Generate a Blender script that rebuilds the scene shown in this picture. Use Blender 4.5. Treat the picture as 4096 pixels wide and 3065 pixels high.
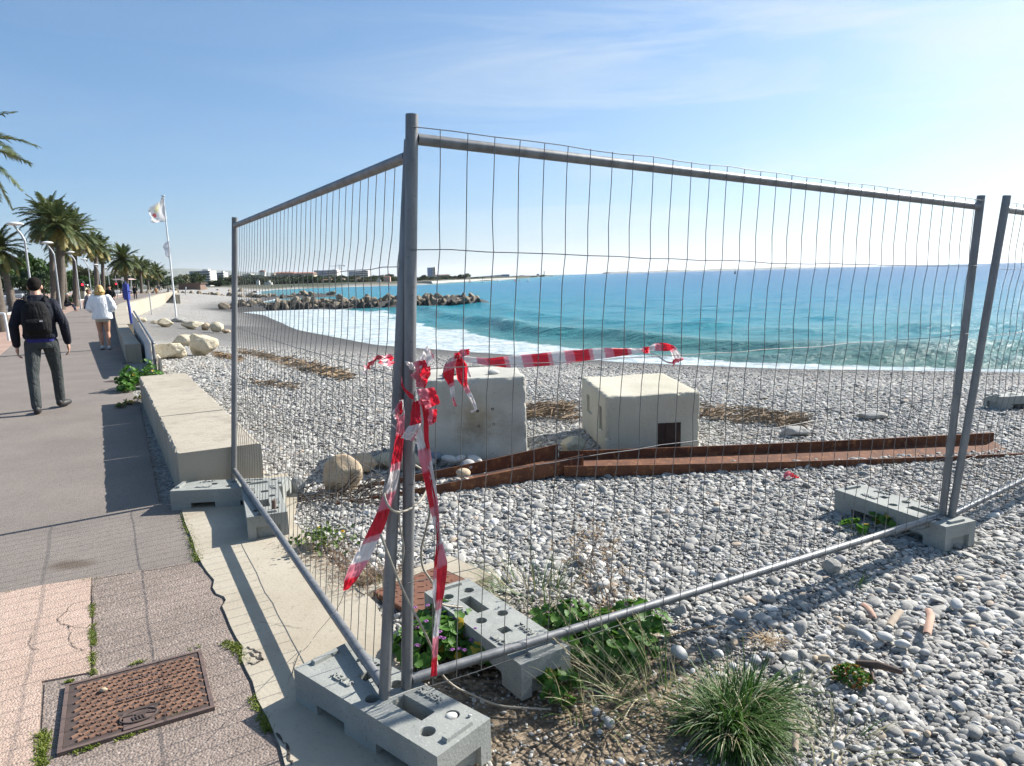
import bpy, bmesh, math, random
import numpy as np
from mathutils import Vector, Matrix, Euler, noise as mnoise

for o in list(bpy.data.objects):
    bpy.data.objects.remove(o)
SC = bpy.context.scene
COL = SC.collection
R = math.radians

# ------------------------------------------------------------------ camera
F_PX, EYE = 2800.0, 1.62                      # focal length in photo pixels, eye height above the promenade
PITCH, ROLL = math.atan(428.5 / 2800.0), -0.0265
cd = bpy.data.cameras.new('camera')
cam = bpy.data.objects.new('camera', cd)
COL.objects.link(cam)
cd.sensor_fit = 'HORIZONTAL'
cd.sensor_width = 36.0
cd.lens = F_PX / 4096.0 * 36.0
cd.clip_start = 0.05
cd.clip_end = 60000
_fw = Vector((0, math.cos(PITCH), -math.sin(PITCH)))
_up = Vector((0, math.sin(PITCH), math.cos(PITCH)))
_rt = Vector((1, 0, 0))
_cr, _sr = math.cos(ROLL), math.sin(ROLL)
_R = _rt * _cr + _up * _sr
_U = _up * _cr - _rt * _sr
cam.matrix_world = Matrix(((_R.x, _U.x, -_fw.x, 0), (_R.y, _U.y, -_fw.y, 0), (_R.z, _U.z, -_fw.z, EYE), (0, 0, 0, 1)))
SC.camera = cam

# ------------------------------------------------------------------ light
SUN_AZ, SUN_EL = math.atan2(0.849, 0.529), R(35)     # clockwise from +Y
SUN_DIR = Vector((math.sin(SUN_AZ) * math.cos(SUN_EL), math.cos(SUN_AZ) * math.cos(SUN_EL), math.sin(SUN_EL)))
world = bpy.data.worlds.new('World')
SC.world = world
world.use_nodes = True
wn, wl = world.node_tree.nodes, world.node_tree.links
for n in list(wn):
    wn.remove(n)
w_out = wn.new('ShaderNodeOutputWorld')
w_bg = wn.new('ShaderNodeBackground')
w_bg.inputs['Strength'].default_value = 0.122
w_sky = wn.new('ShaderNodeTexSky')
w_sky.sky_type = 'NISHITA'
w_sky.sun_disc = False
w_sky.sun_elevation = SUN_EL
w_sky.sun_rotation = SUN_AZ
w_sky.air_density = 0.8
w_sky.dust_density = 1.5
w_sky.ozone_density = 6.0
# thin cirrus streaks mixed into the sky
w_tc = wn.new('ShaderNodeTexCoord')
w_map = wn.new('ShaderNodeMapping')
w_map.inputs['Location'].default_value = (3.1, .4, .7)
w_map.inputs['Rotation'].default_value = (R(10), R(16), R(20))
w_map.inputs['Scale'].default_value = (1.0, 2.0, 9.0)
w_no = wn.new('ShaderNodeTexNoise')
w_no.inputs['Scale'].default_value = 1.6
w_no.inputs['Detail'].default_value = 7
w_no.inputs['Roughness'].default_value = 0.62
w_no.inputs['Distortion'].default_value = 0.7
w_rp = wn.new('ShaderNodeValToRGB')
w_rp.color_ramp.elements[0].position = 0.44
w_rp.color_ramp.elements[0].color = (0, 0, 0, 1)
w_rp.color_ramp.elements[1].position = 0.80
w_rp.color_ramp.elements[1].color = (0.95, 0.95, 0.95, 1)
w_mx = wn.new('ShaderNodeMix')
w_mx.data_type = 'RGBA'
w_mx.inputs[7].default_value = (3.25, 3.5, 3.65, 1)
wl.new(w_tc.outputs['Generated'], w_map.inputs['Vector'])
wl.new(w_map.outputs[0], w_no.inputs['Vector'])
wl.new(w_no.outputs['Fac'], w_rp.inputs[0])
w_sx = wn.new('ShaderNodeSeparateXYZ')
wl.new(w_tc.outputs['Generated'], w_sx.inputs[0])
w_mr = wn.new('ShaderNodeMapRange')
w_mr.interpolation_type = 'SMOOTHSTEP'
w_mr.inputs['From Min'].default_value = -.35
w_mr.inputs['From Max'].default_value = .30
w_mr.inputs['To Min'].default_value = .10
wl.new(w_sx.outputs['X'], w_mr.inputs['Value'])
w_mu = wn.new('ShaderNodeMath')
w_mu.operation = 'MULTIPLY'
wl.new(w_rp.outputs[0], w_mu.inputs[0])
wl.new(w_mr.outputs[0], w_mu.inputs[1])
wl.new(w_mu.outputs[0], w_mx.inputs[0])
w_hs = wn.new('ShaderNodeHueSaturation')
w_hs.inputs['Saturation'].default_value = 1.12
w_gm = wn.new('ShaderNodeGamma')
w_gm.inputs['Gamma'].default_value = 0.7
w_ti = wn.new('ShaderNodeMix')
w_ti.data_type = 'RGBA'
w_ti.blend_type = 'MULTIPLY'
w_ti.inputs[0].default_value = 1.0
w_ti.inputs[7].default_value = (0.90, 1.02, 1.07, 1)
wl.new(w_sky.outputs[0], w_gm.inputs[0])
wl.new(w_gm.outputs[0], w_ti.inputs[6])
wl.new(w_ti.outputs[2], w_hs.inputs['Color'])
wl.new(w_hs.outputs[0], w_mx.inputs[6])
wl.new(w_mx.outputs[2], w_bg.inputs['Color'])
wl.new(w_bg.outputs[0], w_out.inputs['Surface'])

sd = bpy.data.lights.new('sun', 'SUN')
sd.energy = 5.0
sd.angle = R(0.5)
sd.color = (1.0, 0.955, 0.89)
sun = bpy.data.objects.new('sun', sd)
COL.objects.link(sun)
sun.rotation_euler = SUN_DIR.to_track_quat('Z', 'Y').to_euler()
sun.location = (30, 20, 60)

SC.view_settings.view_transform = 'Standard'
SC.view_settings.look = 'None'
SC.view_settings.exposure = 1.06
SC.view_settings.gamma = 1.0
SC.cycles.max_bounces = 8
SC.cycles.volume_bounces = 0
SC.cycles.caustics_reflective = False
SC.cycles.caustics_refractive = False
SC.cycles.use_adaptive_sampling = True
SC.cycles.adaptive_threshold = 0.015

# ------------------------------------------------------------------ places: photo pixels (4096 wide) to points in the world
def ray(px, py):
    a, b = px - 2048.0, py - 1532.5
    u = a * _cr + b * _sr
    v = -a * _sr + b * _cr
    return _fw + _rt * (u / F_PX) - _up * (v / F_PX)

CAMP = Vector((0, 0, EYE))

def at(px, py, z=0.0):
    d = ray(px, py)
    return CAMP + d * ((z - EYE) / d.z)

def atp(px, py, Y):
    d = ray(px, py)
    return CAMP + d * (Y / d.y)

def onplane(px, py, P0, nrm):
    d = ray(px, py)
    return CAMP + d * ((P0 - CAMP).dot(nrm) / d.dot(nrm))

def horizon_y(px):
    return 1104.0 + 0.0265 * (2048 - px)

# ------------------------------------------------------------------ object helpers
def tag(o, label=None, cat=None, group=None, kind=None):
    if label: o['label'] = label
    if cat: o['category'] = cat
    if group: o['group'] = group
    if kind: o['kind'] = kind
    return o

def thing(name, label, cat, loc=(0, 0, 0), rotz=0.0, group=None):
    o = bpy.data.objects.new(name, None)
    o.empty_display_size = 0.2
    COL.objects.link(o)
    o.location = loc
    o.rotation_euler = (0, 0, rotz)
    return tag(o, label, cat, group)

def copy_tree(o, parent=None):
    c = o.copy()
    COL.objects.link(c)
    c.parent = parent
    for ch in [k for k in bpy.data.objects if k.parent == o]:
        copy_tree(ch, c)
    return c

def tree_of(o):
    """the children of a prototype, read once: [(child, [grandchildren])]"""
    kids = {}
    for k in bpy.data.objects:
        if k.parent:
            kids.setdefault(k.parent.name, []).append(k)
    return [(c, kids.get(c.name, [])) for c in kids.get(o.name, [])]

def dup(o, kids, loc, rotz=0.0, scale=1.0, label=None, group=None):
    c = o.copy()
    COL.objects.link(c)
    c.location = loc
    c.rotation_euler = (0, 0, rotz)
    c.scale = (scale,) * 3 if not hasattr(scale, '__len__') else scale
    if label: c['label'] = label
    if group: c['group'] = group
    for ch, subs in kids:
        d = ch.copy()
        COL.objects.link(d)
        d.parent = c
        for s in subs:
            e = s.copy()
            COL.objects.link(e)
            e.parent = d
    return c

class MB:
    """collects pieces of one mesh"""
    def __init__(s):
        s.v, s.f, s.m, s.n = [], [], [], 0
        s.smooth = []
    def add(s, verts, faces, mi=0, smooth=False):
        verts = [tuple(p) for p in verts]
        s.v += verts
        s.f += [tuple(i + s.n for i in f) for f in faces]
        s.m += [mi] * len(faces)
        s.smooth += [smooth] * len(faces)
        s.n += len(verts)
        return s
    def box(s, c, size, rz=0.0, mi=0, rot=None, taper=1.0):
        hx, hy, hz = size[0] / 2, size[1] / 2, size[2] / 2
        M = rot if rot is not None else Matrix.Rotation(rz, 3, 'Z')
        vs = []
        for z in (-hz, hz):
            t = taper if z > 0 else 1.0
            for x, y in ((-hx, -hy), (hx, -hy), (hx, hy), (-hx, hy)):
                vs.append(Vector(c) + M @ Vector((x * t, y * t, z)))
        return s.add(vs, [(3, 2, 1, 0), (4, 5, 6, 7), (0, 1, 5, 4), (1, 2, 6, 5), (2, 3, 7, 6), (3, 0, 4, 7)], mi)
    def tube(s, pts, rad, seg=8, mi=0, caps=True, smooth=True, flat=None):
        pts = [Vector(p) for p in pts]
        rads = rad if hasattr(rad, '__len__') else [rad] * len(pts)
        n = len(pts)
        vs, fs = [], []
        up = None
        for i, p in enumerate(pts):
            t = (pts[min(i + 1, n - 1)] - pts[max(i - 1, 0)])
            if t.length < 1e-9: t = Vector((0, 0, 1))
            t.normalize()
            if up is None:
                up = Vector((0, 0, 1)) if abs(t.z) < 0.9 else Vector((1, 0, 0))
            x = up.cross(t)
            if x.length < 1e-6: x = Vector((1, 0, 0)).cross(t)
            x.normalize()
            y = t.cross(x)
            up = y
            for k in range(seg):
                a = 2 * math.pi * k / seg
                vs.append(p + (x * math.cos(a) + y * math.sin(a) * (flat or 1.0)) * rads[i])
        for i in range(n - 1):
            for k in range(seg):
                a, b = i * seg + k, i * seg + (k + 1) % seg
                fs.append((a, b, b + seg, a + seg))
        s.add(vs, fs, mi, smooth)
        if caps:
            s.add(vs[:seg], [tuple(reversed(range(seg)))], mi)
            s.add(vs[-seg:], [tuple(range(seg))], mi)
        return s
    def lathe(s, prof, c=(0, 0, 0), seg=20, mi=0, smooth=True):
        vs, fs = [], []
        for r, z in prof:
            for k in range(seg):
                a = 2 * math.pi * k / seg
                vs.append((c[0] + r * math.cos(a), c[1] + r * math.sin(a), c[2] + z))
        for i in range(len(prof) - 1):
            for k in range(seg):
                a, b = i * seg + k, i * seg + (k + 1) % seg
                fs.append((a, b, b + seg, a + seg))
        return s.add(vs, fs, mi, smooth)
    def prism(s, poly, z0, z1, mi=0):
        n = len(poly)
        vs = [(p[0], p[1], z0) for p in poly] + [(p[0], p[1], z1) for p in poly]
        fs = [tuple(reversed(range(n))), tuple(range(n, 2 * n))]
        fs += [(i, (i + 1) % n, n + (i + 1) % n, n + i) for i in range(n)]
        return s.add(vs, fs, mi)
    def grid(s, P, mi=0, smooth=True):
        """P: array rows x cols x 3"""
        r, c = len(P), len(P[0])
        vs = [P[i][j] for i in range(r) for j in range(c)]
        fs = [(i * c + j, i * c + j + 1, (i + 1) * c + j + 1, (i + 1) * c + j) for i in range(r - 1) for j in range(c - 1)]
        return s.add(vs, fs, mi, smooth)
    def build(s, name, mats, parent=None, world=False, label=None):
        me = bpy.data.meshes.new(name)
        off = Vector(parent.location) if (world and parent is not None) else None
        vs = [tuple(Vector(p) - off) for p in s.v] if off is not None else s.v
        me.from_pydata(vs, [], s.f)
        if not isinstance(mats, (list, tuple)): mats = [mats]
        for m in mats: me.materials.append(m)
        if len(s.f):
            me.polygons.foreach_set('material_index', s.m)
            me.polygons.foreach_set('use_smooth', s.smooth)
        me.update()
        o = bpy.data.objects.new(name, me)
        COL.objects.link(o)
        if parent is not None: o.parent = parent
        if label: o['label'] = label
        return o

def mesh_obj(name, me, mats, parent=None):
    if not isinstance(mats, (list, tuple)): mats = [mats]
    me.materials.clear()
    for m in mats: me.materials.append(m)
    o = bpy.data.objects.new(name, me)
    COL.objects.link(o)
    if parent is not None: o.parent = parent
    return o

def np_mesh(name, V, Fq, mats, parent=None, smooth=True, mi=None):
    """big mesh from numpy arrays: V (n,3), Fq (m,4) or (m,3)"""
    me = bpy.data.meshes.new(name)
    V = np.asarray(V, dtype=np.float32)
    Fq = np.asarray(Fq, dtype=np.int32)
    k = Fq.shape[1]
    me.vertices.add(len(V))
    me.vertices.foreach_set('co', V.ravel())
    me.loops.add(Fq.size)
    me.loops.foreach_set('vertex_index', Fq.ravel())
    me.polygons.add(len(Fq))
    me.polygons.foreach_set('loop_start', np.arange(0, Fq.size, k, dtype=np.int32))
    me.polygons.foreach_set('loop_total', np.full(len(Fq), k, dtype=np.int32))
    if mi is not None:
        me.polygons.foreach_set('material_index', np.asarray(mi, dtype=np.int32))
    me.polygons.foreach_set('use_smooth', np.full(len(Fq), smooth, dtype=bool))
    if not isinstance(mats, (list, tuple)): mats = [mats]
    for m in mats: me.materials.append(m)
    me.update(calc_edges=True)
    me.validate()
    o = bpy.data.objects.new(name, me)
    COL.objects.link(o)
    if parent is not None: o.parent = parent
    return o

def fattr(o, name, vals):
    a = o.data.attributes.new(name, 'FLOAT', 'POINT')
    a.data.foreach_set('value', np.asarray(vals, dtype=np.float32))

def evaluated(o):
    """the mesh of o with its modifiers applied; o is removed"""
    dg = bpy.context.evaluated_depsgraph_get()
    me = bpy.data.meshes.new_from_object(o.evaluated_get(dg), depsgraph=dg)
    old = o.data
    bpy.data.objects.remove(o)
    bpy.data.meshes.remove(old)
    return me

# ------------------------------------------------------------------ materials
MATS = {}

class NT:
    def __init__(s, name):
        m = bpy.data.materials.new(name)
        m.use_nodes = True
        s.m, s.t = m, m.node_tree
        s.n, s.l = s.t.nodes, s.t.links
        s.b = s.n['Principled BSDF']
        s.out = s.n['Material Output']
        MATS[name] = m
    def new(s, t, **kw):
        n = s.n.new(t)
        for k, v in kw.items(): setattr(n, k, v)
        return n
    def coord(s, kind='Object', scale=None):
        if kind == 'Position':
            o = s.new('ShaderNodeNewGeometry').outputs['Position']
        else:
            o = s.new('ShaderNodeTexCoord').outputs[kind]
        if scale is not None:
            mp = s.new('ShaderNodeMapping')
            mp.inputs['Scale'].default_value = scale
            s.l.new(o, mp.inputs['Vector'])
            o = mp.outputs[0]
        return o
    def noise(s, vec, scale, detail=4, rough=.55, dist=0.0):
        n = s.new('ShaderNodeTexNoise')
        n.inputs['Scale'].default_value = scale
        n.inputs['Detail'].default_value = detail
        n.inputs['Roughness'].default_value = rough
        n.inputs['Distortion'].default_value = dist
        s.l.new(vec, n.inputs['Vector'])
        return n
    def voro(s, vec, scale, feature='F1', rand=1.0):
        n = s.new('ShaderNodeTexVoronoi', feature=feature)
        n.inputs['Scale'].default_value = scale
        n.inputs['Randomness'].default_value = rand
        s.l.new(vec, n.inputs['Vector'])
        return n
    def ramp(s, fac, stops, interp='LINEAR'):
        n = s.new('ShaderNodeValToRGB')
        cr = n.color_ramp
        cr.interpolation = interp
        while len(cr.elements) < len(stops): cr.elements.new(0.5)
        for e, (p, c) in zip(cr.elements, stops):
            e.position = p
            e.color = (c, c, c, 1) if not hasattr(c, '__len__') else (c[0], c[1], c[2], 1)
        s.l.new(fac, n.inputs[0])
        return n.outputs[0]
    def mix(s, fac, a, b, blend='MIX'):
        n = s.new('ShaderNodeMix', data_type='RGBA', blend_type=blend)
        for sock, v in ((n.inputs[0], fac), (n.inputs[6], a), (n.inputs[7], b)):
            if isinstance(v, bpy.types.NodeSocket): s.l.new(v, sock)
            elif hasattr(v, '__len__'): sock.default_value = (v[0], v[1], v[2], 1)
            else: sock.default_value = v if sock.type == 'VALUE' else (v, v, v, 1)
        return n.outputs[2]
    def math(s, op, a, b=0.0, clamp=False):
        n = s.new('ShaderNodeMath', operation=op)
        n.use_clamp = clamp
        for sock, v in ((n.inputs[0], a), (n.inputs[1], b)):
            if isinstance(v, bpy.types.NodeSocket): s.l.new(v, sock)
            else: sock.default_value = v
        return n.outputs[0]
    def attr(s, name, typ='GEOMETRY'):
        n = s.new('ShaderNodeAttribute', attribute_name=name)
        n.attribute_type = typ
        return n
    def bump(s, h, strength=.3, dist=.01, normal=None):
        n = s.new('ShaderNodeBump')
        n.inputs['Strength'].default_value = strength
        n.inputs['Distance'].default_value = dist
        s.l.new(h, n.inputs['Height'])
        if normal is not None: s.l.new(normal, n.inputs['Normal'])
        return n.outputs[0]
    def base(s, v):
        if isinstance(v, bpy.types.NodeSocket): s.l.new(v, s.b.inputs['Base Color'])
        else: s.b.inputs['Base Color'].default_value = (v[0], v[1], v[2], 1)
    def set(s, rough=.6, metal=0.0, spec=.5, normal=None):
        if isinstance(rough, bpy.types.NodeSocket): s.l.new(rough, s.b.inputs['Roughness'])
        else: s.b.inputs['Roughness'].default_value = rough
        s.b.inputs['Metallic'].default_value = metal
        s.b.inputs['Specular IOR Level'].default_value = spec
        if normal is not None: s.l.new(normal, s.b.inputs['Normal'])
        return s.m

def mat(name, c1, c2=None, scale=6.0, rough=.6, metal=0.0, bump=0.0, bscale=None, bdist=.004, spec=.5, detail=5, coord='Object', speck=None, sscale=60.0, thr=.62):
    """noise-varied paint: two colours, an optional speckle and an optional fine bump"""
    t = NT(name)
    co = t.coord(coord)
    c2 = c2 or tuple(x * .72 for x in c1)
    nz = t.noise(co, scale, detail)
    col = t.mix(t.ramp(nz.outputs['Fac'], [(.35, 0.0), (.66, 1.0)]), c1, c2)
    if speck:
        s2 = t.noise(co, sscale, 2)
        col = t.mix(t.ramp(s2.outputs['Fac'], [(thr, 0.0), (thr + .07, 1.0)]), col, speck)
    t.base(col)
    nrm = None
    if bump:
        nrm = t.bump(t.noise(co, bscale or scale * 5, 5).outputs['Fac'], bump, bdist)
    return t.set(rough, metal, spec, nrm)

def leaf_mat(name, c1, c2, scale=3.0, trans=.35, rough=.55, coord='Object'):
    """thin leaf or film that lets some light through"""
    t = NT(name)
    co = t.coord(coord)
    col = t.mix(t.ramp(t.noise(co, scale, 3).outputs['Fac'], [(.36, 0.0), (.64, 1.0)]), c1, c2)
    t.base(col)
    t.set(rough, 0, .35)
    tr = t.new('ShaderNodeBsdfTranslucent')
    t.l.new(col, tr.inputs['Color'])
    mx = t.new('ShaderNodeMixShader')
    mx.inputs[0].default_value = trans
    t.l.new(t.b.outputs[0], mx.inputs[1])
    t.l.new(tr.outputs[0], mx.inputs[2])
    t.l.new(mx.outputs[0], t.out.inputs['Surface'])
    return t.m

# ------------------------------------------------------------------ ground: shore line, beach heights
SHORE = np.array([(90, -8), (50, 9), (30, 17.5), (18, 24.3), (10.2, 26.9), (4.9, 30), (-1.84, 35.7), (-8, 41.3), (-17, 56), (-29.5, 84),
                  (-38, 97), (-45, 115), (-50, 140), (-52, 157), (-64, 176), (-82, 230), (-108, 300), (-119, 355), (-112, 385), (-79, 403), (-51, 413),
                  (-45, 500), (-40, 563), (-17, 640), (5, 900), (60, 1500), (150, 2600), (330, 4200)], float)
SEA_Z = -2.2

def vnoise(x, y, seed=0):
    """smooth 2-D value noise in 0..1 (numpy)"""
    xi, yi = np.floor(x).astype(np.int64), np.floor(y).astype(np.int64)
    fx, fy = x - xi, y - yi
    fx, fy = fx * fx * (3 - 2 * fx), fy * fy * (3 - 2 * fy)
    def h(a, b):
        n = (a * 374761393 + b * 668265263 + seed * 974711) & 0x7fffffff
        n = ((n ^ (n >> 13)) * 1274126177) & 0x7fffffff
        return ((n ^ (n >> 16)) & 0xffff) / 65535.0
    return (h(xi, yi) * (1 - fx) + h(xi + 1, yi) * fx) * (1 - fy) + (h(xi, yi + 1) * (1 - fx) + h(xi + 1, yi + 1) * fx) * fy

def fbm(x, y, oct=4, seed=0):
    v, a, t = 0, 1.0, 0
    for i in range(oct):
        v = v + a * vnoise(x * 2 ** i + 17.3 * i, y * 2 ** i + 9.1 * i, seed + i)
        t += a
        a *= .5
    return v / t

def inland(x, y):
    """signed distance to the water's edge: positive on land"""
    x, y = np.asarray(x, float), np.asarray(y, float)
    best = np.full(x.shape, 1e18)
    sgn = np.ones(x.shape)
    for (ax, ay), (bx, by) in zip(SHORE[:-1], SHORE[1:]):
        dx, dy = bx - ax, by - ay
        t = np.clip(((x - ax) * dx + (y - ay) * dy) / (dx * dx + dy * dy), 0, 1)
        px, py = x - (ax + t * dx), y - (ay + t * dy)
        q = px * px + py * py
        m = q < best - 1e-9
        c = dx * (y - ay) - dy * (x - ax)
        best = np.where(m, q, best)
        sgn = np.where(m, np.where(c > 0, 1.0, -1.0), sgn)
    return np.sqrt(best) * sgn

GROYNES = (((-39, 98), (-5.4, 99.5), 2.6, 1.05), ((-82, 150), (-44, 172.5), 3.0, .8), ((-118, 235), (-95, 261), 3.2, .8))

def beach_z(x, y):
    x, y = np.asarray(x, float), np.asarray(y, float)
    d = inland(x, y)
    r = np.hypot(x, y)
    land = SEA_Z + 0.116 * d
    k = 0.25
    land = np.where(land > -.025 - k, np.where(land < -.025 + k, land - (land + .025 + k) ** 2 / (4 * k), -.025), land)
    sea = SEA_Z + 0.13 * np.maximum(d, -60)
    z = np.where(d > 0, np.minimum(land, -.025), sea)
    for (ax, ay), (bx, by), w_, top in GROYNES:
        dx, dy = bx - ax, by - ay
        t_ = ((x - ax) * dx + (y - ay) * dy) / (dx * dx + dy * dy)
        tc = np.clip(t_, 0, 1)
        q = np.hypot(x - ax - tc * dx, y - ay - tc * dy)
        z = np.maximum(z, SEA_Z + top - np.maximum(q - .8, 0) * top * 1.15 / w_)
    amp = np.clip(d / 3, 0, 1) * np.clip((r - 6) / 10, 0, 1) * (r < 300)
    return z + amp * .10 * (fbm(x / 2.3, y / 2.3, 3, 5) - .5)

def ground_z(x, y):
    return float(beach_z(np.array([x]), np.array([y]))[0])

def on_beach(px, py, it=6):
    """the point of the beach surface seen at a photo pixel"""
    z = -.025
    for _ in range(it):
        p = at(px, py, z)
        z = ground_z(p.x, p.y)
    return Vector((p.x, p.y, z))

def polar(r0, r1, nr, a0, a1, na, pw=1.0):
    rr = r0 * (r1 / r0) ** (np.linspace(0, 1, nr) ** pw)
    aa = np.radians(np.linspace(a0, a1, na))
    A, RR = np.meshgrid(aa, rr)
    X, Y = RR * np.sin(A), RR * np.cos(A)
    i = np.arange(nr * na).reshape(nr, na)
    Fq = np.stack([i[:-1, :-1], i[:-1, 1:], i[1:, 1:], i[1:, :-1]], -1).reshape(-1, 4)
    return X.ravel(), Y.ravel(), Fq

# beach shingle material, for the ground itself and the far shingle
t = NT('shingle')
co = t.coord('Position')
w = t.noise(co, 5.0, 3)
wv = t.new('ShaderNodeVectorMath', operation='MULTIPLY_ADD')
t.l.new(w.outputs['Color'], wv.inputs[0])
wv.inputs[1].default_value = (.05, .05, .05)
t.l.new(co, wv.inputs[2])
v1 = t.voro(wv.outputs[0], 17.0)
v2 = t.voro(wv.outputs[0], 43.0)
c1 = t.ramp(v1.outputs['Color'], [(.0, (.13, .13, .13)), (.35, (.30, .295, .28)), (.7, (.42, .41, .39)), (1, (.60, .585, .55))])
c2 = t.ramp(v2.outputs['Color'], [(.0, (.15, .15, .145)), (.5, (.32, .31, .295)), (1, (.52, .505, .475))])
big = t.noise(co, .55, 4)
col = t.mix(t.ramp(t.noise(co, 3.0, 3).outputs['Fac'], [(.40, 0.0), (.6, 1.0)]), c1, c2)
col = t.mix(t.math('MULTIPLY', t.ramp(big.outputs['Fac'], [(.4, 0.0), (.68, 1.0)]), .45), col, (.27, .235, .19))
wet = t.attr('wet').outputs['Fac']
col = t.mix(t.math('MULTIPLY', wet, .86), col, (.045, .045, .045))
veg = t.attr('veg').outputs['Fac']
col = t.mix(veg, col, t.mix(t.ramp(t.noise(co, .02, 5).outputs['Fac'], [(.4, 0.0), (.6, 1.0)]), (.05, .065, .04), (.12, .11, .08)))
dirt = t.attr('dirt').outputs['Fac']
soil = t.mix(t.ramp(t.noise(co, 22, 5).outputs['Fac'], [(.35, 0.0), (.65, 1.0)]), (.25, .195, .135), (.13, .10, .07))
col = t.mix(dirt, col, soil)
t.base(col)
hh = t.math('ADD', t.math('MULTIPLY', v1.outputs['Distance'], -1.0), t.math('MULTIPLY', v2.outputs['Distance'], -.5))
SHINGLE = t.set(t.math('SUBTRACT', .85, t.math('MULTIPLY', wet, .12)), 0, .15, t.bump(hh, .9, .05))

X, Y, Fq = polar(.5, 7000, 250, -100, 100, 201)
Z = beach_z(X, Y)
D = inland(X, Y)
keep = (D[Fq] > -70).any(1)
beach = np_mesh('beach', np.stack([X, Y, Z], 1), Fq[keep], SHINGLE)
tag(beach, kind='structure')
rk = np.zeros(len(X))
for (ax, ay), (bx, by), w_, top in GROYNES:
    t_ = np.clip(((X - ax) * (bx - ax) + (Y - ay) * (by - ay)) / ((bx - ax) ** 2 + (by - ay) ** 2), 0, 1)
    rk = np.maximum(rk, (np.hypot(X - ax - t_ * (bx - ax), Y - ay - t_ * (by - ay)) < w_ + .6) * (D < 8))
fattr(beach, 'veg', np.clip((np.hypot(X, Y) - 330) / 50, 0, 1) * np.maximum(np.clip((D - 3) / 3, 0, 1), np.clip((np.hypot(X, Y) - 430) / 40, 0, 1)))
fattr(beach, 'wet', np.maximum(rk, np.clip(1 - (D - .3 - 1.5 * fbm(X / 3, Y / 3, 3, 3)) / 5.0, 0, 1) * (np.hypot(X, Y) < 250)))
damp = .92 * np.clip(1 - (D - 2.0) / 13, 0, 1) ** .7 * (np.hypot(X, Y) < 60)
wv_ = np.zeros(len(X), dtype=np.float32); beach.data.attributes['wet'].data.foreach_get('value', wv_)
beach.data.attributes['wet'].data.foreach_set('value', np.maximum(wv_, damp).astype(np.float32))
def dirt_mask(x, y):
    """bare soil at the foot of the corner fence"""
    n = fbm(x * 2.2, y * 2.2, 3, 8) - .5
    a = np.clip(1.25 - np.hypot((x - .15) / .75, (y - 2.55) / .75) + n * .9, 0, 1)
    b = np.clip(1.2 - np.hypot((x - .25) / .65, (y - 1.95) / .35) + n * .8, 0, 1)
    return np.clip(np.maximum(a, b) * 1.6, 0, 1)
fattr(beach, 'dirt', dirt_mask(X, Y))

# ------------------------------------------------------------------ sea
t = NT('sea_water')
co = t.coord('Position')
off = t.attr('offshore').outputs['Fac']
foam = t.attr('foam').outputs['Fac']
n1 = t.noise(t.coord('Position', (1.0, 2.2, 1.0)), .05, 4)
offn = t.math('ADD', off, t.math('MULTIPLY', t.math('SUBTRACT', n1.outputs['Fac'], .5), .18))
col = t.ramp(offn, [(.0, (.11, .19, .165)), (.12, (.060, .19, .19)), (.27, (.022, .205, .255)), (.48, (.008, .165, .275)), (.72, (.006, .105, .235)), (1.0, (.008, .075, .195))])
fo = t.noise(t.coord('Position'), 1.3, 8, .68, .6)
fmask = t.math('MULTIPLY', t.math('SUBTRACT', t.math('ADD', foam, fo.outputs['Fac']), .92), 5.0, True)
fcol = t.mix(t.ramp(t.noise(t.coord('Position'), 2.6, 6, .7, .8).outputs['Fac'], [(.38, 0.0), (.62, 1.0)]), (.33, .42, .45), (.60, .64, .64))
col2 = t.mix(fmask, col, fcol)
wcol = t.noise(t.coord('Position', (1.0, 2.6, 1.0)), .35, 5, .65)
col2 = t.mix(t.ramp(wcol.outputs['Fac'], [(.42, 0.0), (.60, .45)]), col2, t.mix(.5, col2, (.0, .03, .07)))
t.base(col2)
wv1 = t.noise(t.coord('Position', (1.0, 1.9, 1.0)), .55, 6, .62, .4)
wv2 = t.noise(t.coord('Position', (1.0, 1.7, 1.0)), .12, 5, .6)
b1 = t.bump(wv2.outputs['Fac'], .8, 1.1)
b2 = t.bump(wv1.outputs['Fac'], .85, .45, b1)
wv3 = t.noise(t.coord('Position', (1.0, 1.6, 1.0)), 2.2, 6, .65, .6)
b2 = t.bump(wv3.outputs['Fac'], .7, .10, b2)
rg = t.math('ADD', .22, t.math('MULTIPLY', fmask, .6))
SEA = t.set(rg, 0, .08, b2)
t.b.inputs['IOR'].default_value = 1.33

SWX = [-60, -42, -36, -30, -22, -15, -8, -3, 1, 5, 9, 13, 18, 25, 60]
SWW = [1.5, 1.5, 5, 10, 14.5, 14, 11.5, 9, 6.0, 3.2, 2.0, 1.4, 1.0, .9, .9]
X, Y, Fq = polar(14, 45000, 520, -75, 100, 560, .9)
D = -inland(X, Y)
r = np.hypot(X, Y)
near = np.clip(1 - (r - 60) / 160, 0, 1)
w0 = np.interp(X, SWX, SWW)
crest_d = np.interp(X, [-40, -12, -4, 2, 8, 14, 20, 40], [26, 19, 14.5, 10.5, 7.2, 5.6, 4.6, 4.2]) + 3.0 * (fbm(X / 7, Y / 7, 2, 21) - .5)
q = D - crest_d
amp = np.interp(X, [-40, -15, -6, 0, 6, 12, 20, 40], [.2, .28, .42, .52, .50, .50, .6, .6]) * (.55 + .9 * fbm(X / 5.5, Y / 5.5, 2, 33))
br = amp * np.where(q < 0, np.exp(-(q / 1.15) ** 2), np.exp(-(q / 3.4) ** 2))
q2 = D - crest_d - 13 - 4 * (fbm(X / 9, Y / 9, 2, 52) - .5)
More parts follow.
